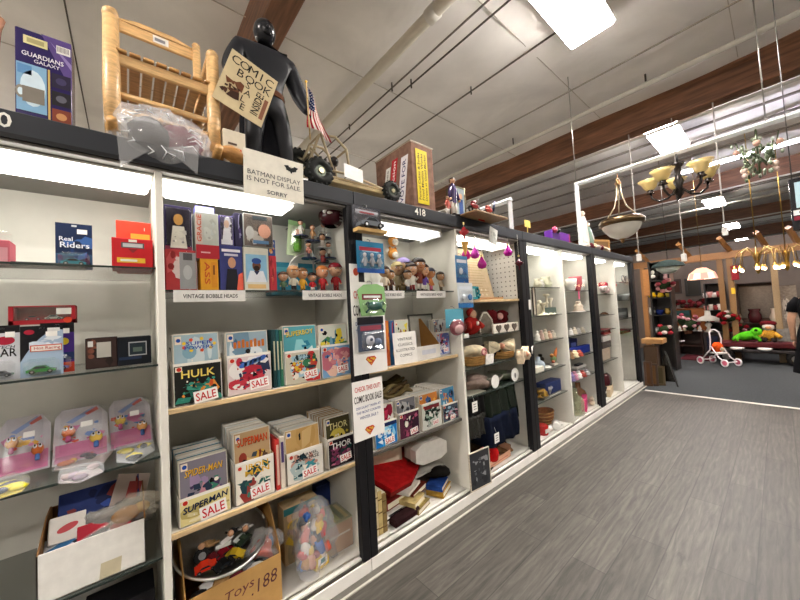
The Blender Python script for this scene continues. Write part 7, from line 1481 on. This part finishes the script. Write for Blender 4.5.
# porcelain couple, purple box and frame on the last cabinet
t = thing('statue_group', 'white and green figurine pair with dark red bases under the pendant bowl', 'figurine', (5.06, 1.74, ZT))
for s, c, hgt in ((-.1, 'e8e2da', .56), (.06, '7f9a8a', .4)):
    MB('cloth').lathe([(.08, 0), (.075, .04)], '5a1a1e', n=12, x=s).build('base', t); MB('gloss').lathe([(.06, .04), (.07, .12), (.045, hgt * .7), (.03, hgt * .82)], c, n=12, x=s).build('figure', t); MB('gloss').ell(s, 0, hgt * .9, .035, .035, .04, 'e0d0bc', n=10).build('head', t)
MB('gloss').tube([(.1, 0, .3), (.13, -.02, .16), (.1, -.03, .08)], [.03, .035, .02], 'e8e4de', n=8).build('drape', t)
rd = random.Random(8)
for k in range(7): 
    X = 4.9 + .13 * k; solo('silk_flower', MB('cloth').blob(0, 0, .035, .05, .045, .035, ('e0d4cc', '7a3038', 'd8c8a8')[k % 3], k, .3, 10), ['cream silk flower at the foot of the figurine pair', 'maroon silk flower at the foot of the figurine pair', 'tan silk flower at the foot of the figurine pair', 'white silk flower halfway to the wooden frame', 'wine silk flower halfway to the wooden frame', 'beige silk flower near the wooden frame', 'pale silk flower touching the wooden frame'][k], 'flower', (X, 1.69, ZH))
t = thing('toy_box', 'purple and magenta toy box with pink flowers on the third cabinet top', 'box', (at(562, 242, 1.70)[0], 1.70, ZT)); w = .5
MB('gloss').box(-w / 2, w / 2, 0, .1, 0, .13, '5a2a8a', b=.004).rect2(-w * .1, w * .48, .03, .11, -.001, '7a3aa8').rect2(w * .42, w * .5, .0, .13, -.0012, 'a83a6a').build('carton', t); MB('gloss').ell(-w * .4, -.01, .13, .05, .03, .04, 'b8486a', n=10).ell(-w * .22, -.01, .125, .04, .03, .03, '16161c', n=10).build('bow', t)
frame('picture_frame', 'pale oak frame with a brown panel standing on the end cabinet top', (6.1, 1.95, ZT), .62, .3, 'a87a3c', '7a5a38', bw=.035, d=.02, rz=-.35)
solo('lock_plate', MB('paint').box(-.02, .02, 0, .004, 0, .1, 'dcdad4', b=.002), 'small white lock plate on the second black post beside the framed picture', 'lock plate', (3.11, FR - .0055, 1.46))
# ---------------------------------------------------------------- the carpeted room beyond
def fx(px, py, X): y, z = ax(px, py, X); return (X, y, z)
XW = 12.2
for k, (y0, y1) in enumerate(((-6.5, 6.5),)): struct('wall_partition', MB('paint').box(XW, XW + .1, y0, y1, 0, 2.9, '675c54'))
o = struct('trim_4', MB('wood').box(10.55, 10.68, -6, 3.4, 2.34, 2.5, '8f6234'))
for k, py in enumerate((648, 690, 731, 768, 800)):
    y = ax(py, 262, 10.6)[0]; struct('trim_%d' % (5 + k), MB('wood').tube([(10.1, y + .12, 2.78), (10.62, y, 2.5)], .055, '9a6c3c', n=4, smooth=False))
for k, (px, c) in enumerate(((645, '9a6a38'), (723, '7d5a32'), (733, '86633a'), (777, '8d7656'))):
    y = ax(px, 300, 10.62)[0]; struct('trim_%d' % (10 + k), MB('wood').box(10.58, 10.68, y - .05, y + .05, 0, 2.34, c))
def fbox(name, label, cat, px0, px1, pyt, pyb, X, d, col, mat='wood', rz=0, base=None, extra=None, group=None):
    y0, zt = ax(px0, pyt, X); y1, _ = ax(px1, pyt, X); zb = ax((px0 + px1) / 2, pyb, X)[1] if base is None else base
    w = abs(y0 - y1); h = zt - zb; mb = MB(mat).box(-w / 2, w / 2, 0, d, 0, h, col, b=.006)
    if extra: extra(mb, w, h)
    return solo(name, mb, label, cat, (X, (y0 + y1) / 2, zb), -PI / 2 + rz, group)
def cupboard(name, label, cat, px0, px1, pyt, X, d, col, shelves, legs=False, back=None, base=0.004):
    y0, zt = ax(px0, pyt, X); y1, _ = ax(px1, pyt, X); w = abs(y0 - y1); h = zt - base; t = thing(name, label, cat, (X, (y0 + y1) / 2, base), -PI / 2)
    for s in (-1, 1): a = sorted((s * w / 2, s * (w / 2 - .03))); MB('wood').box(a[0], a[1], 0, d, 0, h, col, b=.003).build('side_panel', t)
    MB('wood').box(-w / 2, w / 2, d - .015, d, 0, h, back or col).build('back_panel', t)
    for v in shelves: MB('wood').box(-w / 2 + .03, w / 2 - .03, .0, d - .015, v * h - .02, v * h, col, b=.002).build('shelf', t)
    return t, w, h
def ware(name, label, cat, px, pyb, X, r, h, col, prof=VASE, mat='gloss', z=None):
    x, y, zz = fx(px, pyb, X); zz = zz if z is None else z
    return solo(name, MB(mat).lathe([(a * r, b * h) for a, b in prof], col, n=14), label, cat, (x, y, zz))
def bouquet(label, px, py, X, rx, rz, cols, n, seed, pot=None):
    x, y, z = fx(px, py, X); t = thing('flower_arrangement', label, 'flowers', (x, y, z)); rd = random.Random(seed)
    MB('cloth').blob(0, 0, 0, rx * .7, rx * .7, rz * .7, '2c3a24', seed, .3, 12).build('foliage', t)
    for k in range(n):
        a, b = rd.uniform(0, 6.28), rd.uniform(-1, 1); c = math.sqrt(1 - b * b); MB('cloth').ell(rx * c * math.cos(a), rx * c * math.sin(a), rz * b, .05, .05, .04, cols[k % len(cols)], n=8).build('flower', t)
    if pot: MB('gloss').lathe([(.08, -rz - pot), (.1, -rz)], '5a3a2c', n=12).build('pot', t)
    return t
# left rack of curios behind the end cabinet
XR = 8.6
t, w, h = cupboard('curio_rack', 'black open rack of curios just past the end cabinet', 'shelf rack', 647, 668, 262, XR, .4, '1c1815', (.33, .5, .66, .82, .99), back='241c18')
yR = ax(657, 300, XR)[0]
ZS = lambda v: .004 + v * h + .002
for k, (dy, v, r, hh, c, l, pr) in enumerate(((.1, .66, .07, .11, 'd8b020', 'yellow teapot first on the curio rack', JUG), (-.04, .66, .065, .1, 'e0bc30', 'yellow jug second on the curio rack', JUG), (-.17, .66, .05, .08, 'e6ca5a', 'pale yellow cup third on the curio rack', CUP), (.13, .5, .06, .16, 'b8b8b0', 'grey vase on the middle shelf of the curio rack', VASE), (.0, .5, .07, .1, '1a2a6a', 'blue bowl on the middle shelf of the curio rack', CUP), (-.14, .5, .05, .13, 'a8843a', 'brass vase on the middle shelf of the curio rack', VASE), (.08, .33, .06, .11, 'e0e0dc', 'white jug on the lower shelf of the curio rack', JUG), (-.1, .33, .09, .1, '8a2028', 'dark red bowl on the lower shelf of the curio rack', CUP), (.14, .82, .07, .12, '1a1818', 'black jar on the upper shelf of the curio rack', JUG), (-.16, .82, .05, .12, 'c8a0a0', 'pink vase on the upper shelf of the curio rack', VASE))):
    solo('curio', MB('gloss').lathe([(a * r, b * hh) for a, b in pr], c, n=14), l, 'curio', (XR + .14, yR + dy, ZS(v)))
t = thing('cameo_plaque', 'black oval plaque with a white cameo leaning on the curio rack', 'plaque', (XR + .1, yR + .06, ZS(.82)), -PI / 2, None, -.12)
MB('gloss').prism([(.1 * math.cos(2 * PI * k / 20), .14 + .14 * math.sin(2 * PI * k / 20)) for k in range(20)], 0, .02, '141210', axis='y').build('plaque', t); MB('gloss').ell(0, -.005, .18, .035, .01, .05, 'd0ccc0', n=10).ell(0, -.005, .09, .05, .01, .04, 'd0ccc0', n=10).build('cameo', t)
bouquet('dusty pink silk flowers at the end of the curio rack top shelf', 665, 285, XR - .05, .13, .13, ['c88a8a', 'a84a54', 'd8b0a8', '7a2a34'], 14, 3)
bouquet('dark red flowers low on the curio rack', 664, 330, XR - .05, .12, .1, ['7a1a22', 'a83038', 'd8c0b8'], 10, 4)
fbox('wall_hook_board', 'orange wooden board with a black hook beside the end cabinet', 'board', 642, 648, 270, 296, 8.3, .03, 'a8703a')
fbox('side_table', 'pale wooden tray table top by the end of the cabinets', 'table', 641, 662, 339, 344, 7.3, .35, 'b08450')
t = thing('table_base', 'dark carved table stand under the pale tray top', 'table stand', (7.45, ax(652, 360, 7.45)[0], .004)); MB('wood').box(-.1, .1, -.1, .1, 0, ax(652, 345, 7.4)[1] - .02, '4a3420', b=.02).build('column', t)
for k, (px0, px1, pyt, X, c, rz, l) in enumerate(((643, 651, 362, 6.85, '4a2e18', .1, 'brown wooden frame leaning closest to the end cabinet'), (648, 657, 364, 6.9, '3a2414', .15, 'dark wooden frame second in the leaning stack'), (653, 664, 366, 7.0, '5a4a2c', .1, 'olive canvas back of a frame third in the leaning stack'))):
    y0, zt = ax(px0, pyt, X); y1 = ax(px1, pyt, X)[0]; frame('picture_frame', l, (X, (y0 + y1) / 2, .005), abs(y0 - y1), zt, c, ('5a3a20', '6a4a2a', '4a4028')[k], bw=.03, d=.03, rz=-PI / 2 + rz, rx=-.1)
t = thing('easel_board', 'black slanted A-frame board standing on the carpet near the end cabinet', 'board', (7.15, ax(667, 370, 7.15)[0], .004), -PI / 2)
for s in (-1, 1): MB('wood').tube([(.0 * s, 0, .56), (s * .15, -.12 if s > 0 else .15, 0)], .016, '14110f', n=4, smooth=False).build('leg', t)
MB('gloss').prism([(-.12, .05), (.13, .05), (.02, .54), (-.02, .54)], .0, .012, '17140f', axis='y').build('panel', t)
# pictures, wardrobe, tables on the back wall
for k, (a, b, c, d, l, c1, c2) in enumerate(((668, 681, 280, 294, 'plain dark brown picture on the far wall beside the pink flowers', '2a1810', '3c2218'), (684, 700, 279, 296, 'dark landscape picture on the far wall right of the brown one', '1a1614', '33302a'))):
    y0, zt = ax(a, c, XW - .05); y1 = ax(b, c, XW - .05)[0]; zb = ax((a + b) / 2, d, XW - .05)[1]; frame('picture_frame', l, (XW - .03, (y0 + y1) / 2, zb), abs(y0 - y1), zt - zb, c1, c2, bw=.05, d=.028, rz=-PI / 2)
t, w, h = cupboard('wardrobe', 'orange-brown wooden cabinet with double doors against the far wall', 'cabinet', 672, 706, 309, 11.6, .5, '8a4a1e', (.5, 1.0))
for s in (-1, 1): d_ = MB('wood').box(s * w / 4 - w * .24, s * w / 4 + w * .24, -.02, 0, .05, h - .03, '96521f', b=.006).build('door', t); MB('metal').ell(s * .04, -.035, h * .5, .015, .015, .03, 'b8934a', n=8).build('handle', d_)
zc = .004 + h
t = thing('garland', 'dark red floral garland lying along the top of the far cabinet', 'flowers', (11.7, ax(688, 304, 11.7)[0], zc + .1)); rd = random.Random(5)
for k in range(22): MB('cloth').ell(rd.uniform(-.05, .05), -w * .48 + w * .96 * k / 21, rd.uniform(-.06, .1), .07, .06, .06, ('4a1216', '6a1a20', '2a1c14', '7a3034')[k % 4], n=8).build('flower', t)
fbox('storage_box', 'dark teal box on the table in front of the far cabinet', 'box', 672, 689, 311, 322, 11.1, .3, '1f3a3a', 'card')
t, w, h = cupboard('side_table', 'dark wooden side table holding the pink bouquet', 'table', 676, 702, 331, 11.0, .45, '3a2016', (.4, 1.0)); ht = h
bouquet('pink and white bouquet on the dark side table', 687, 322, 10.95, .22, .22, ['c87a8a', 'e0c8c8', 'a84a5a', 'd8a0a8'], 20, 6, .08)
for k in range(5): ware('figurine', ['white figurine first on the dark side table', 'cream figurine second on the dark side table', 'white pot third on the dark side table', 'grey pot fourth on the dark side table', 'white figurine at the end of the dark side table'][k], 'figurine', 680 + 5 * k, 331, 10.95, .05, .14, ('e0dcd4', 'd8ccb0', 'e8e4e0', '9a9a98', 'e4e0da')[k], FIGP, z=ht + .005)
# black shelf with white china
t, w, h = cupboard('black_shelf', 'tall black shelf with white and pink china against the far wall', 'shelf', 703, 724, 284, 11.4, .4, '0e0c0d', (.25, .45, .62, .8, 1.0), back='121011'); yb_ = ax(713, 310, 11.4)[0]
rd = random.Random(2); nm = ['upper', 'middle', 'lower']
for j, v in enumerate((.8, .62, .45)):
    for k in range(4): solo('china_piece', MB('gloss').lathe([(a * .06, b * (.12 + .03 * (k % 2))) for a, b in (VASE, CUP, JUG)[(j + k) % 3]], ('e0d8d4', 'c88a84', 'd8d0c8', '9a3a3a')[(k + j) % 4], n=12), ['first', 'second', 'third', 'last'][k] + ' china piece on the ' + nm[j] + ' level of the tall black shelf', 'china', (11.5, yb_ + w * .33 - k * w * .22, .006 + v * h))
# white oil lamp
x, y, z = fx(709, 335, 10.6); t = thing('oil_lamp', 'white milk-glass oil lamp with a wide shade near the doll stroller', 'table lamp', (10.9, ax(709, 330, 10.9)[0], 0.62))
MB('gloss').lathe([(.09, 0), (.06, .03), (.03, .1), (.07, .17), (.03, .23)], 'd0ccc0', n=14).build('base', t); MB('frost').lathe([(.2, .27), (.21, .29), (.15, .36), (.06, .4), (.05, .5), (.06, .52)], 'ece8dc', n=18).build('shade', t)
fbox('side_table', 'dark low cupboard supporting the milk-glass lamp and red flowers', 'table', 703, 740, 333, 352, 10.8, .5, '1e1412', base=.004)
bouquet('red poinsettia with white centres beside the milk-glass lamp', 729, 318, 10.6, .2, .14, ['8a141c', '6a0c14', 'a8282e', 'c8b8b4'], 24, 8)
bouquet('red and pink flowers behind the wagon', 737, 326, 11.05, .16, .13, ['8a1a22', 'c88a90'], 10, 9)
# mirrored hutch
t, w, h = cupboard('hutch', 'dark brown hutch with a wide mirror behind the bulbs chandelier', 'hutch', 735, 778, 284, 11.6, .45, '3a2118', (.36, .44, 1.0), back='4a2e22'); yh = ax(756, 300, 11.6)[0]
MB('metal').box(-w * .45, w * .45, .42, .43, h * .5, h * .95, '8a8078').build('mirror', t, 'dim mirror panel')
for k, (dy, c, l) in enumerate(((.35, 'c8b8a8', 'cream bust on the hutch shelf'), (.05, '4a1c20', 'dark red round vase on the hutch shelf'), (-.3, 'd8c4b0', 'pale rounded lamp on the hutch shelf'), (.45, '8a7a6a', 'grey jug on the hutch shelf'))):
    solo('vase', MB('gloss').lathe([(a * .12, b * .34) for a, b in (FIGP, VASE, JUG, JUG)[k]], c, n=14), l, 'vase', (11.7, yh + dy, .006 + .44 * h))
# wardrobe panel with wallpaper at right
fbox('fabric_panel', 'pale flowered fabric panel hanging right of the hutch', 'panel', 779, 796, 286, 345, 11.0, .05, '8a7e70', 'cloth', extra=lambda mb, w, h: mb.art(-w * .45, w * .45, h * .1, h * .9, -.002, 3, ['b8ac9c', '8a8078', 'c4baac'], 12, .2))
fbox('dress_form', 'grey draped bundle on the cart beside the mannequin', 'bundle', 776, 792, 330, 350, 10.4, .4, '7a7670', 'cloth')
# wagon and cart
x, y, z = fx(762, 362, 10.1); t = thing('pull_wagon', 'old dark red and grey pull wagon on the carpet', 'wagon', (10.15, ax(760, 350, 10.15)[0], .004), -PI / 2)
MB('paint').box(-.6, .55, 0, .5, .34, .46, '4a1014', b=.02).build('bed', t); MB('paint').box(-.75, .7, -.03, .53, .24, .3, '2c2624', b=.01).build('frame', t, 'dark grey frame')
for s in (-.5, .48):
    for v in (-.04, .5):
        wv = MB('rubber').tube([(s + .1 * math.cos(a), v, .14 + .1 * math.sin(a)) for a in [2 * PI * k / 18 for k in range(19)]], .038, '151312', n=8).build('wheel', t); q = MB('metal'); q.T = Matrix.Translation((s, v, .14)) @ Matrix.Rotation(PI / 2, 4, 'X'); q.lathe([(.07, -.02), (.07, .02)], '9a9690', n=14); q.build('hub', wv)
MB('paint').tube([(.7, .25, .27), (1.05, .2, .2), (1.2, .2, .4)], .018, '3a3230', n=6).build('handle', t); MB('paint').box(.56, .78, .05, .45, .3, .38, '57534f', b=.02).build('front_box', t)
t = thing('plush_toy', 'bright lime green plush toy lying on the pull wagon', 'plush toy', (10.3, ax(746, 335, 10.3)[0], .475))
t.scale = (.75, .6, .8)
MB('plush').blob(0, 0, .13, .16, .3, .11, '4fae1c', 4, .25, 14).ell(0, -.26, .25, .13, .15, .12, '58b820', n=12).ell(-.1, -.26, .29, .03, .05, .04, '1c3a10', n=8).build('body', t)
for s, yy in ((1, .28), (-1, .2), (1, -.3)): MB('plush').tube([(-.05, yy * .6, .12), (-.14, yy, .1), (-.2, yy * 1.15, .03)], [.06, .05, .05], ('6cc82c', '4a9a1c', '58b024')[s], n=8).build('limb', t)
t = thing('plush_doll', 'plush doll with a dark red hat and yellow top on the pull wagon', 'plush toy', (10.35, ax(769, 335, 10.35)[0], .475))
t.scale = (.8, .8, .85)
MB('plush').ell(0, 0, .15, .11, .13, 0.15, 'b8862e', n=12).build('body', t); MB('plush').ell(-.02, 0, .36, .1, .11, .1, 'e0d4c8', n=12).ell(-.11, 0, .34, .03, .06, .035, 'c88a5a', n=8).build('head', t); MB('plush').ell(0.02, 0, .44, .13, .16, .07, '5a1418', n=12).build('hat', t)
for s in (-1, 1): MB('plush').tube([(-.03, s * .1, .2), (-.1, s * .2, .1)], .045, 'd8a03a', n=8).build('arm', t); MB('plush').tube([(-.05, s * .06, .06), (-.2, s * .09, .03)], .045, '2a2420', n=8).build('leg', t)
for k, (px, py, X, l) in enumerate(((737, 346, 10.0, 'white dish on the frame of the wagon nearest the stroller'), (765, 349, 10.0, 'white dish on the wagon frame below the plush doll'))): ware('dish', l, 'dish', px, py, X, .11, .05, 'e0ddd6', CUP, z=.31)
# doll stroller
t = thing('doll_stroller', 'white doll stroller with pink wheels and an orange seat on the carpet', 'doll stroller', (9.7, ax(718, 355, 9.7)[0], .006), -.6)
t.scale = (.82, .82, .9)
PW = 'e2d8da'; 
for s in (-.16, .16):
    MB('paint').tube([(s, .3, .1), (s, .05, .36), (s, .02, .62), (s * .85, .05, .78), (s * .4, .07, .83), (0, .08, .84)], .016, PW, n=8).build('hood_tube', t); MB('paint').tube([(s, .02, .45), (s, -.15, .2), (s, -.3, .1)], .014, PW, n=8).build('leg_tube', t)
    for y in (-.3, .3):
        q = MB('rubber').tube([(s + (.03 if s > 0 else -.03), y + .075 * math.cos(a), .09 + .075 * math.sin(a)) for a in [2 * PI * k / 16 for k in range(17)]], .018, 'e6dcde', n=8).build('wheel', t); h_ = MB('gloss'); h_.T = Matrix.Translation((s + (.03 if s > 0 else -.03), y, .09)) @ Matrix.Rotation(PI / 2, 4, 'Y'); h_.lathe([(.055, -.012), (.055, .012)], 'c8647a', n=14); h_.build('hub', q, 'pink hub')
for y, z in ((-.3, .1), (.3, .1), (-.1, .27)): MB('paint').tube([(-.17, y, z), (.17, y, z)], .012, PW, n=8).build('cross_tube', t)
MB('cloth').box(-.15, .15, -.14, .1, .27, .31, 'd8cfc8', b=.02).build('seat', t); MB('cloth').prism([(-.15, .28), (.15, .28), (.15, .68), (-.15, .68)], .09, .12, '1c2030', axis='y').build('backrest', t)
MB('cloth').blob(0, -.0, .42, .13, .09, .12, 'd8521c', 3, .2, 12).build('cushion', t, 'orange cushion'); MB('plush').ell(.03, -.09, .38, .05, .04, .05, 'c8b49a', n=10).build('doll_head', t)
# pink tricycle by the curio rack
t = thing('toy_tricycle', 'pink and white toy tricycle on the carpet past the leaning frames', 'tricycle', (9.6, ax(674, 358, 9.6)[0], .005), -PI / 2 + .5)
for x_, y_ in ((-.14, .18), (.14, .18), (0, -.22)): MB('rubber').tube([(x_, y_ + .08 * math.cos(a), .09 + .08 * math.sin(a)) for a in [2 * PI * k / 14 for k in range(15)]], .018, 'd8d0d2', n=6).build('wheel', t)
MB('paint').tube([(0, .18, .12), (0, 0, .3), (0, -.18, .36)], .02, 'b8486a', n=8).tube([(0, -.22, .09), (0, -.19, .5)], .016, 'c85a7a', n=8).build('frame', t); MB('gloss').ell(0, .08, .34, .09, .1, .03, 'c8607e', n=10).build('seat', t); MB('paint').tube([(-.16, -.16, .52), (0, -.19, .5), (.16, -.16, .52)], .016, 'e0d4d8', n=6).build('handlebar', t); MB('cloth').blob(0, .05, .5, .11, .1, .14, 'a8586c', 5, .3, 10).build('plush_rider', t)
solo('low_mat', MB('cloth').box(-.25, .6, -.3, .3, 0, .02, '4a1c22'), 'dark red low mat under the side table by the stroller', 'mat', (10.4, ax(698, 350, 10.5)[0], .004), .0)
# hanging lamps at the pergola
x, y, z = fx(668, 268, 8.2); t = thing('pendant_lamp', 'pale green glass bowl lamp under a dark teal shade at the pergola', 'pendant lamp', (8.2, y, z)); MB('frost').lathe([(0, -.12), (.1, -.1), (.18, -.03), (.2, .03)], 'dfe9dc', n=18).build('glass_bowl', t); MB('cloth').lathe([(.27, .02), (.24, .08), (.13, .14), (.05, .16)], '242e2c', n=18).build('shade', t, 'dark teal shade'); MB('metal').tube([(0, 0, .18), (0, 0, 4.63 - z)], .006, '5a5650', n=6).build('rod', t)
x, y, z = fx(702, 275, 9.6); t = thing('leaded_glass_lamp', 'lit leaded glass lamp with a cream and pink shade hanging at the pergola', 'pendant lamp', (9.6, y, z))
q = MB('bulb_glow'); 
for k in range(12):
    a0, a1 = 2 * PI * k / 12, 2 * PI * (k + 1) / 12
    for (r0, z0, r1, z1), c in (((.25, -.09, .21, .04), 'a84a34'), ((.21, .04, .08, .15), 'b88a54')): q.add([(r0 * math.cos(a0), r0 * math.sin(a0), z0), (r0 * math.cos(a1), r0 * math.sin(a1), z0), (r1 * math.cos(a1), r1 * math.sin(a1), z1), (r1 * math.cos(a0), r1 * math.sin(a0), z1)], [(0, 1, 2, 3)], [v * (.14 + .07 * (k % 2)) for v in hexc('f4c8a0' if (k + (c[0] == 'b')) % 2 else 'e89a88')])
q.build('glass_shade', t); MB('metal').lathe([(.1, .12), (.06, .15), (.02, .17)], 'a8804a', n=12).build('cap', t); MB('metal').tube([(0, 0, .17), (0, 0, 4.63 - z)], .006, '8a7048', n=6).build('rod', t); MB('bulb_glow').ell(0, 0, -.0, .05, .05, .06, 'ffd8a0', n=10).build('bulb', t)
for n_, (px, py, X, na, R, l) in enumerate(((757, 258, 8.9, 8, .3, 'brass many-armed chandelier with small lit bulbs nearer the flowered panel side of the posts'), (786, 256, 10.0, 8, .33, 'brass many-armed chandelier with small lit bulbs next to the mannequin'))):
    x, y, z = fx(px, py, X); t = thing('brass_chandelier', l if n_ else 'brass many-armed chandelier with small lit bulbs above the plush toys', 'chandelier', (X, y, z)); MB('metal').lathe([(0, -.3), (.03, -.26), (.04, -.15), (.02, .0), (.05, .06), (.02, .12)], 'b08a3c', n=12).tube([(0, 0, .12), (0, 0, 4.63 - z)], .008, 'a08040', n=6).build('stem', t)
    for k in range(na):
        a = 2 * PI * k / na + .3 * n_; c, s = math.cos(a), math.sin(a); ar = MB('metal').tube([(c * R * f, s * R * f, g) for f, g in ((.05, -.12), (.2, .1), (.5, .2), (.85, .12), (1, -.13))], .0075, 'd0b070', n=6).lathe([(.05, -.03), (.03, .0), (.012, .03)], 'c8a050', n=10, x=c * R, y=s * R, z=-.15).build('arm', t)
        MB('bulb_glow').ell(c * R, s * R, -.2, .03, .026, .035, 'ffd9b0', n=8).build('bulb', ar)
fbox('red_garland', 'red garland hanging from the pergola beside the brass chandelier', 'garland', 730, 738, 266, 280, 10.5, .1, '8a2a30', 'plush')
fbox('price_card', 'yellow price card fixed to the wooden posts', 'price card', 731, 735, 288, 294, 10.565, .01, 'd8b030', 'card')
# hanging framed board at the right edge
y0, zt = ax(788, 180, 4.2); y1 = ax(830, 180, 4.2)[0]; zb = ax(790, 231, 4.2)[1]; w = abs(y1 - y0); h = zt - zb
t = thing('hanging_board', 'black framed board with pale blue and dark prints hanging beyond the flowery chandelier', 'sign board', (4.2, (y0 + y1) / 2, zb), -PI / 2)
MB('gloss').box(-w / 2, w / 2, 0, .05, 0, h, '17181c', b=.004).build('frame', t); q = MB('card').rect2(-w * .36, w * .45, h * .42, h * .92, -.001, 'a8c4d0').rect2(-w * .45, w * .45, h * .28, h * .38, -.001, 'd8d8d8').rect2(-w * .45, w * .45, h * .18, h * .26, -.001, '7a2030').rect2(-w * .3, -w * .05, h * .31, h * .35, -.0014, '333333').rect2(-w * .2, w * .2, h * .6, h * .75, -.0014, 'c8a890'); q.build('print', t)
for s in (-1, 1): MB('metal').tube([(s * w * .4, .02, h), (s * w * .4, .02, 4.5 - zb)], .004, '8a8a88', n=6).build('wire', t)
# person in a dark dress at the right edge
px_, py_ = 7.15, -.3
t = thing('person', 'person in a long black dress standing on the carpet with bare arms', 'person', (px_, py_, .004), 1.4)
pts = {'pelvis': ((0, 0, .92), (.15, .11)), 'waist': ((0, 0, 1.08), (.125, .09)), 'chest': ((0, -.01, 1.27), (.155, .1)), 'nb': ((0, 0, 1.41), (.08, .06)), 'neck': ((0, 0, 1.49), .048), 'head0': ((0, -.015, 1.58), (.07, .08)), 'head1': ((0, -.01, 1.67), (.072, .085))}
E_ = chain('pelvis', 'waist', 'chest', 'nb', 'neck', 'head0', 'head1')
for s, n_ in ((-1, 'l'), (1, 'r')):
    pts.update({n_ + 's': ((s * .17, 0, 1.36), .06), n_ + 'e': ((s * .225, .02, 1.1), .043), n_ + 'w': ((s * .23, -.04, .86), .028), n_ + 'p': ((s * .23, -.06, .79), (.022, .034)), n_ + 'h': ((s * .085, 0, .85), .095), n_ + 'k': ((s * .09, -.01, .48), .06), n_ + 'a': ((s * .09, .02, .09), .036), n_ + 'f': ((s * .1, -.12, .035), .034)})
    E_ += chain('chest', n_ + 's', n_ + 'e', n_ + 'w', n_ + 'p') + chain('pelvis', n_ + 'h', n_ + 'k', n_ + 'a', n_ + 'f')
vs, fs = skin_mesh(pts, E_, 2); q = MB('card').add(vs, fs, 'c79a7e', smooth=True)
for s in (-1, 1):
    for k in range(4): q.tube([(s * .23, -.08 + .018 * k, .775), (s * .232, -.084 + .018 * k, .735 + .004 * abs(k - 1)), (s * .222, -.086 + .018 * k, .7 + .006 * abs(k - 1))], [.0095, .0085, .007], 'c79a7e', n=6)
    q.tube([(s * .225, -.085, .8), (s * .215, -.115, .77), (s * .21, -.118, .74)], [.01, .0095, .008], 'c79a7e', n=6)
q.build('body', t)
MB('card').ell(-.028, -.085, 1.635, .011, .006, .006, 'f2efe8', n=8).ell(.028, -.085, 1.635, .011, .006, .006, 'f2efe8', n=8).ell(-.028, -.091, 1.635, .005, .003, .005, '2a1c14', n=6).ell(.028, -.091, 1.635, .005, .003, .005, '2a1c14', n=6).ell(0, -.1, 1.605, .011, .014, .018, 'c79a7e', n=8).ell(0, -.088, 1.57, .022, .008, .006, '9a4a48', n=8).build('face', t)
MB('cloth').ell(0, .012, 1.68, .088, .1, .085, '1c1512', n=16, lo=-.35).ell(0, .05, 1.6, .075, .055, .1, '1c1512', n=14).build('hair', t)
MB('cloth').lathe([(.26, .36), (.25, .45), (.21, .7), (.185, .92), (.145, 1.08), (.175, 1.25), (.17, 1.36), (.1, 1.435), (.075, 1.44)], '0f0f12', n=24, sy=.72).build('dress', t)
for s in (-1, 1): MB('cloth').tube([(s * .13, 0, 1.39), (s * .185, .003, 1.3), (s * .205, .012, 1.2)], [.06, .07, .066], '0f0f12', n=10).build('sleeve', t)
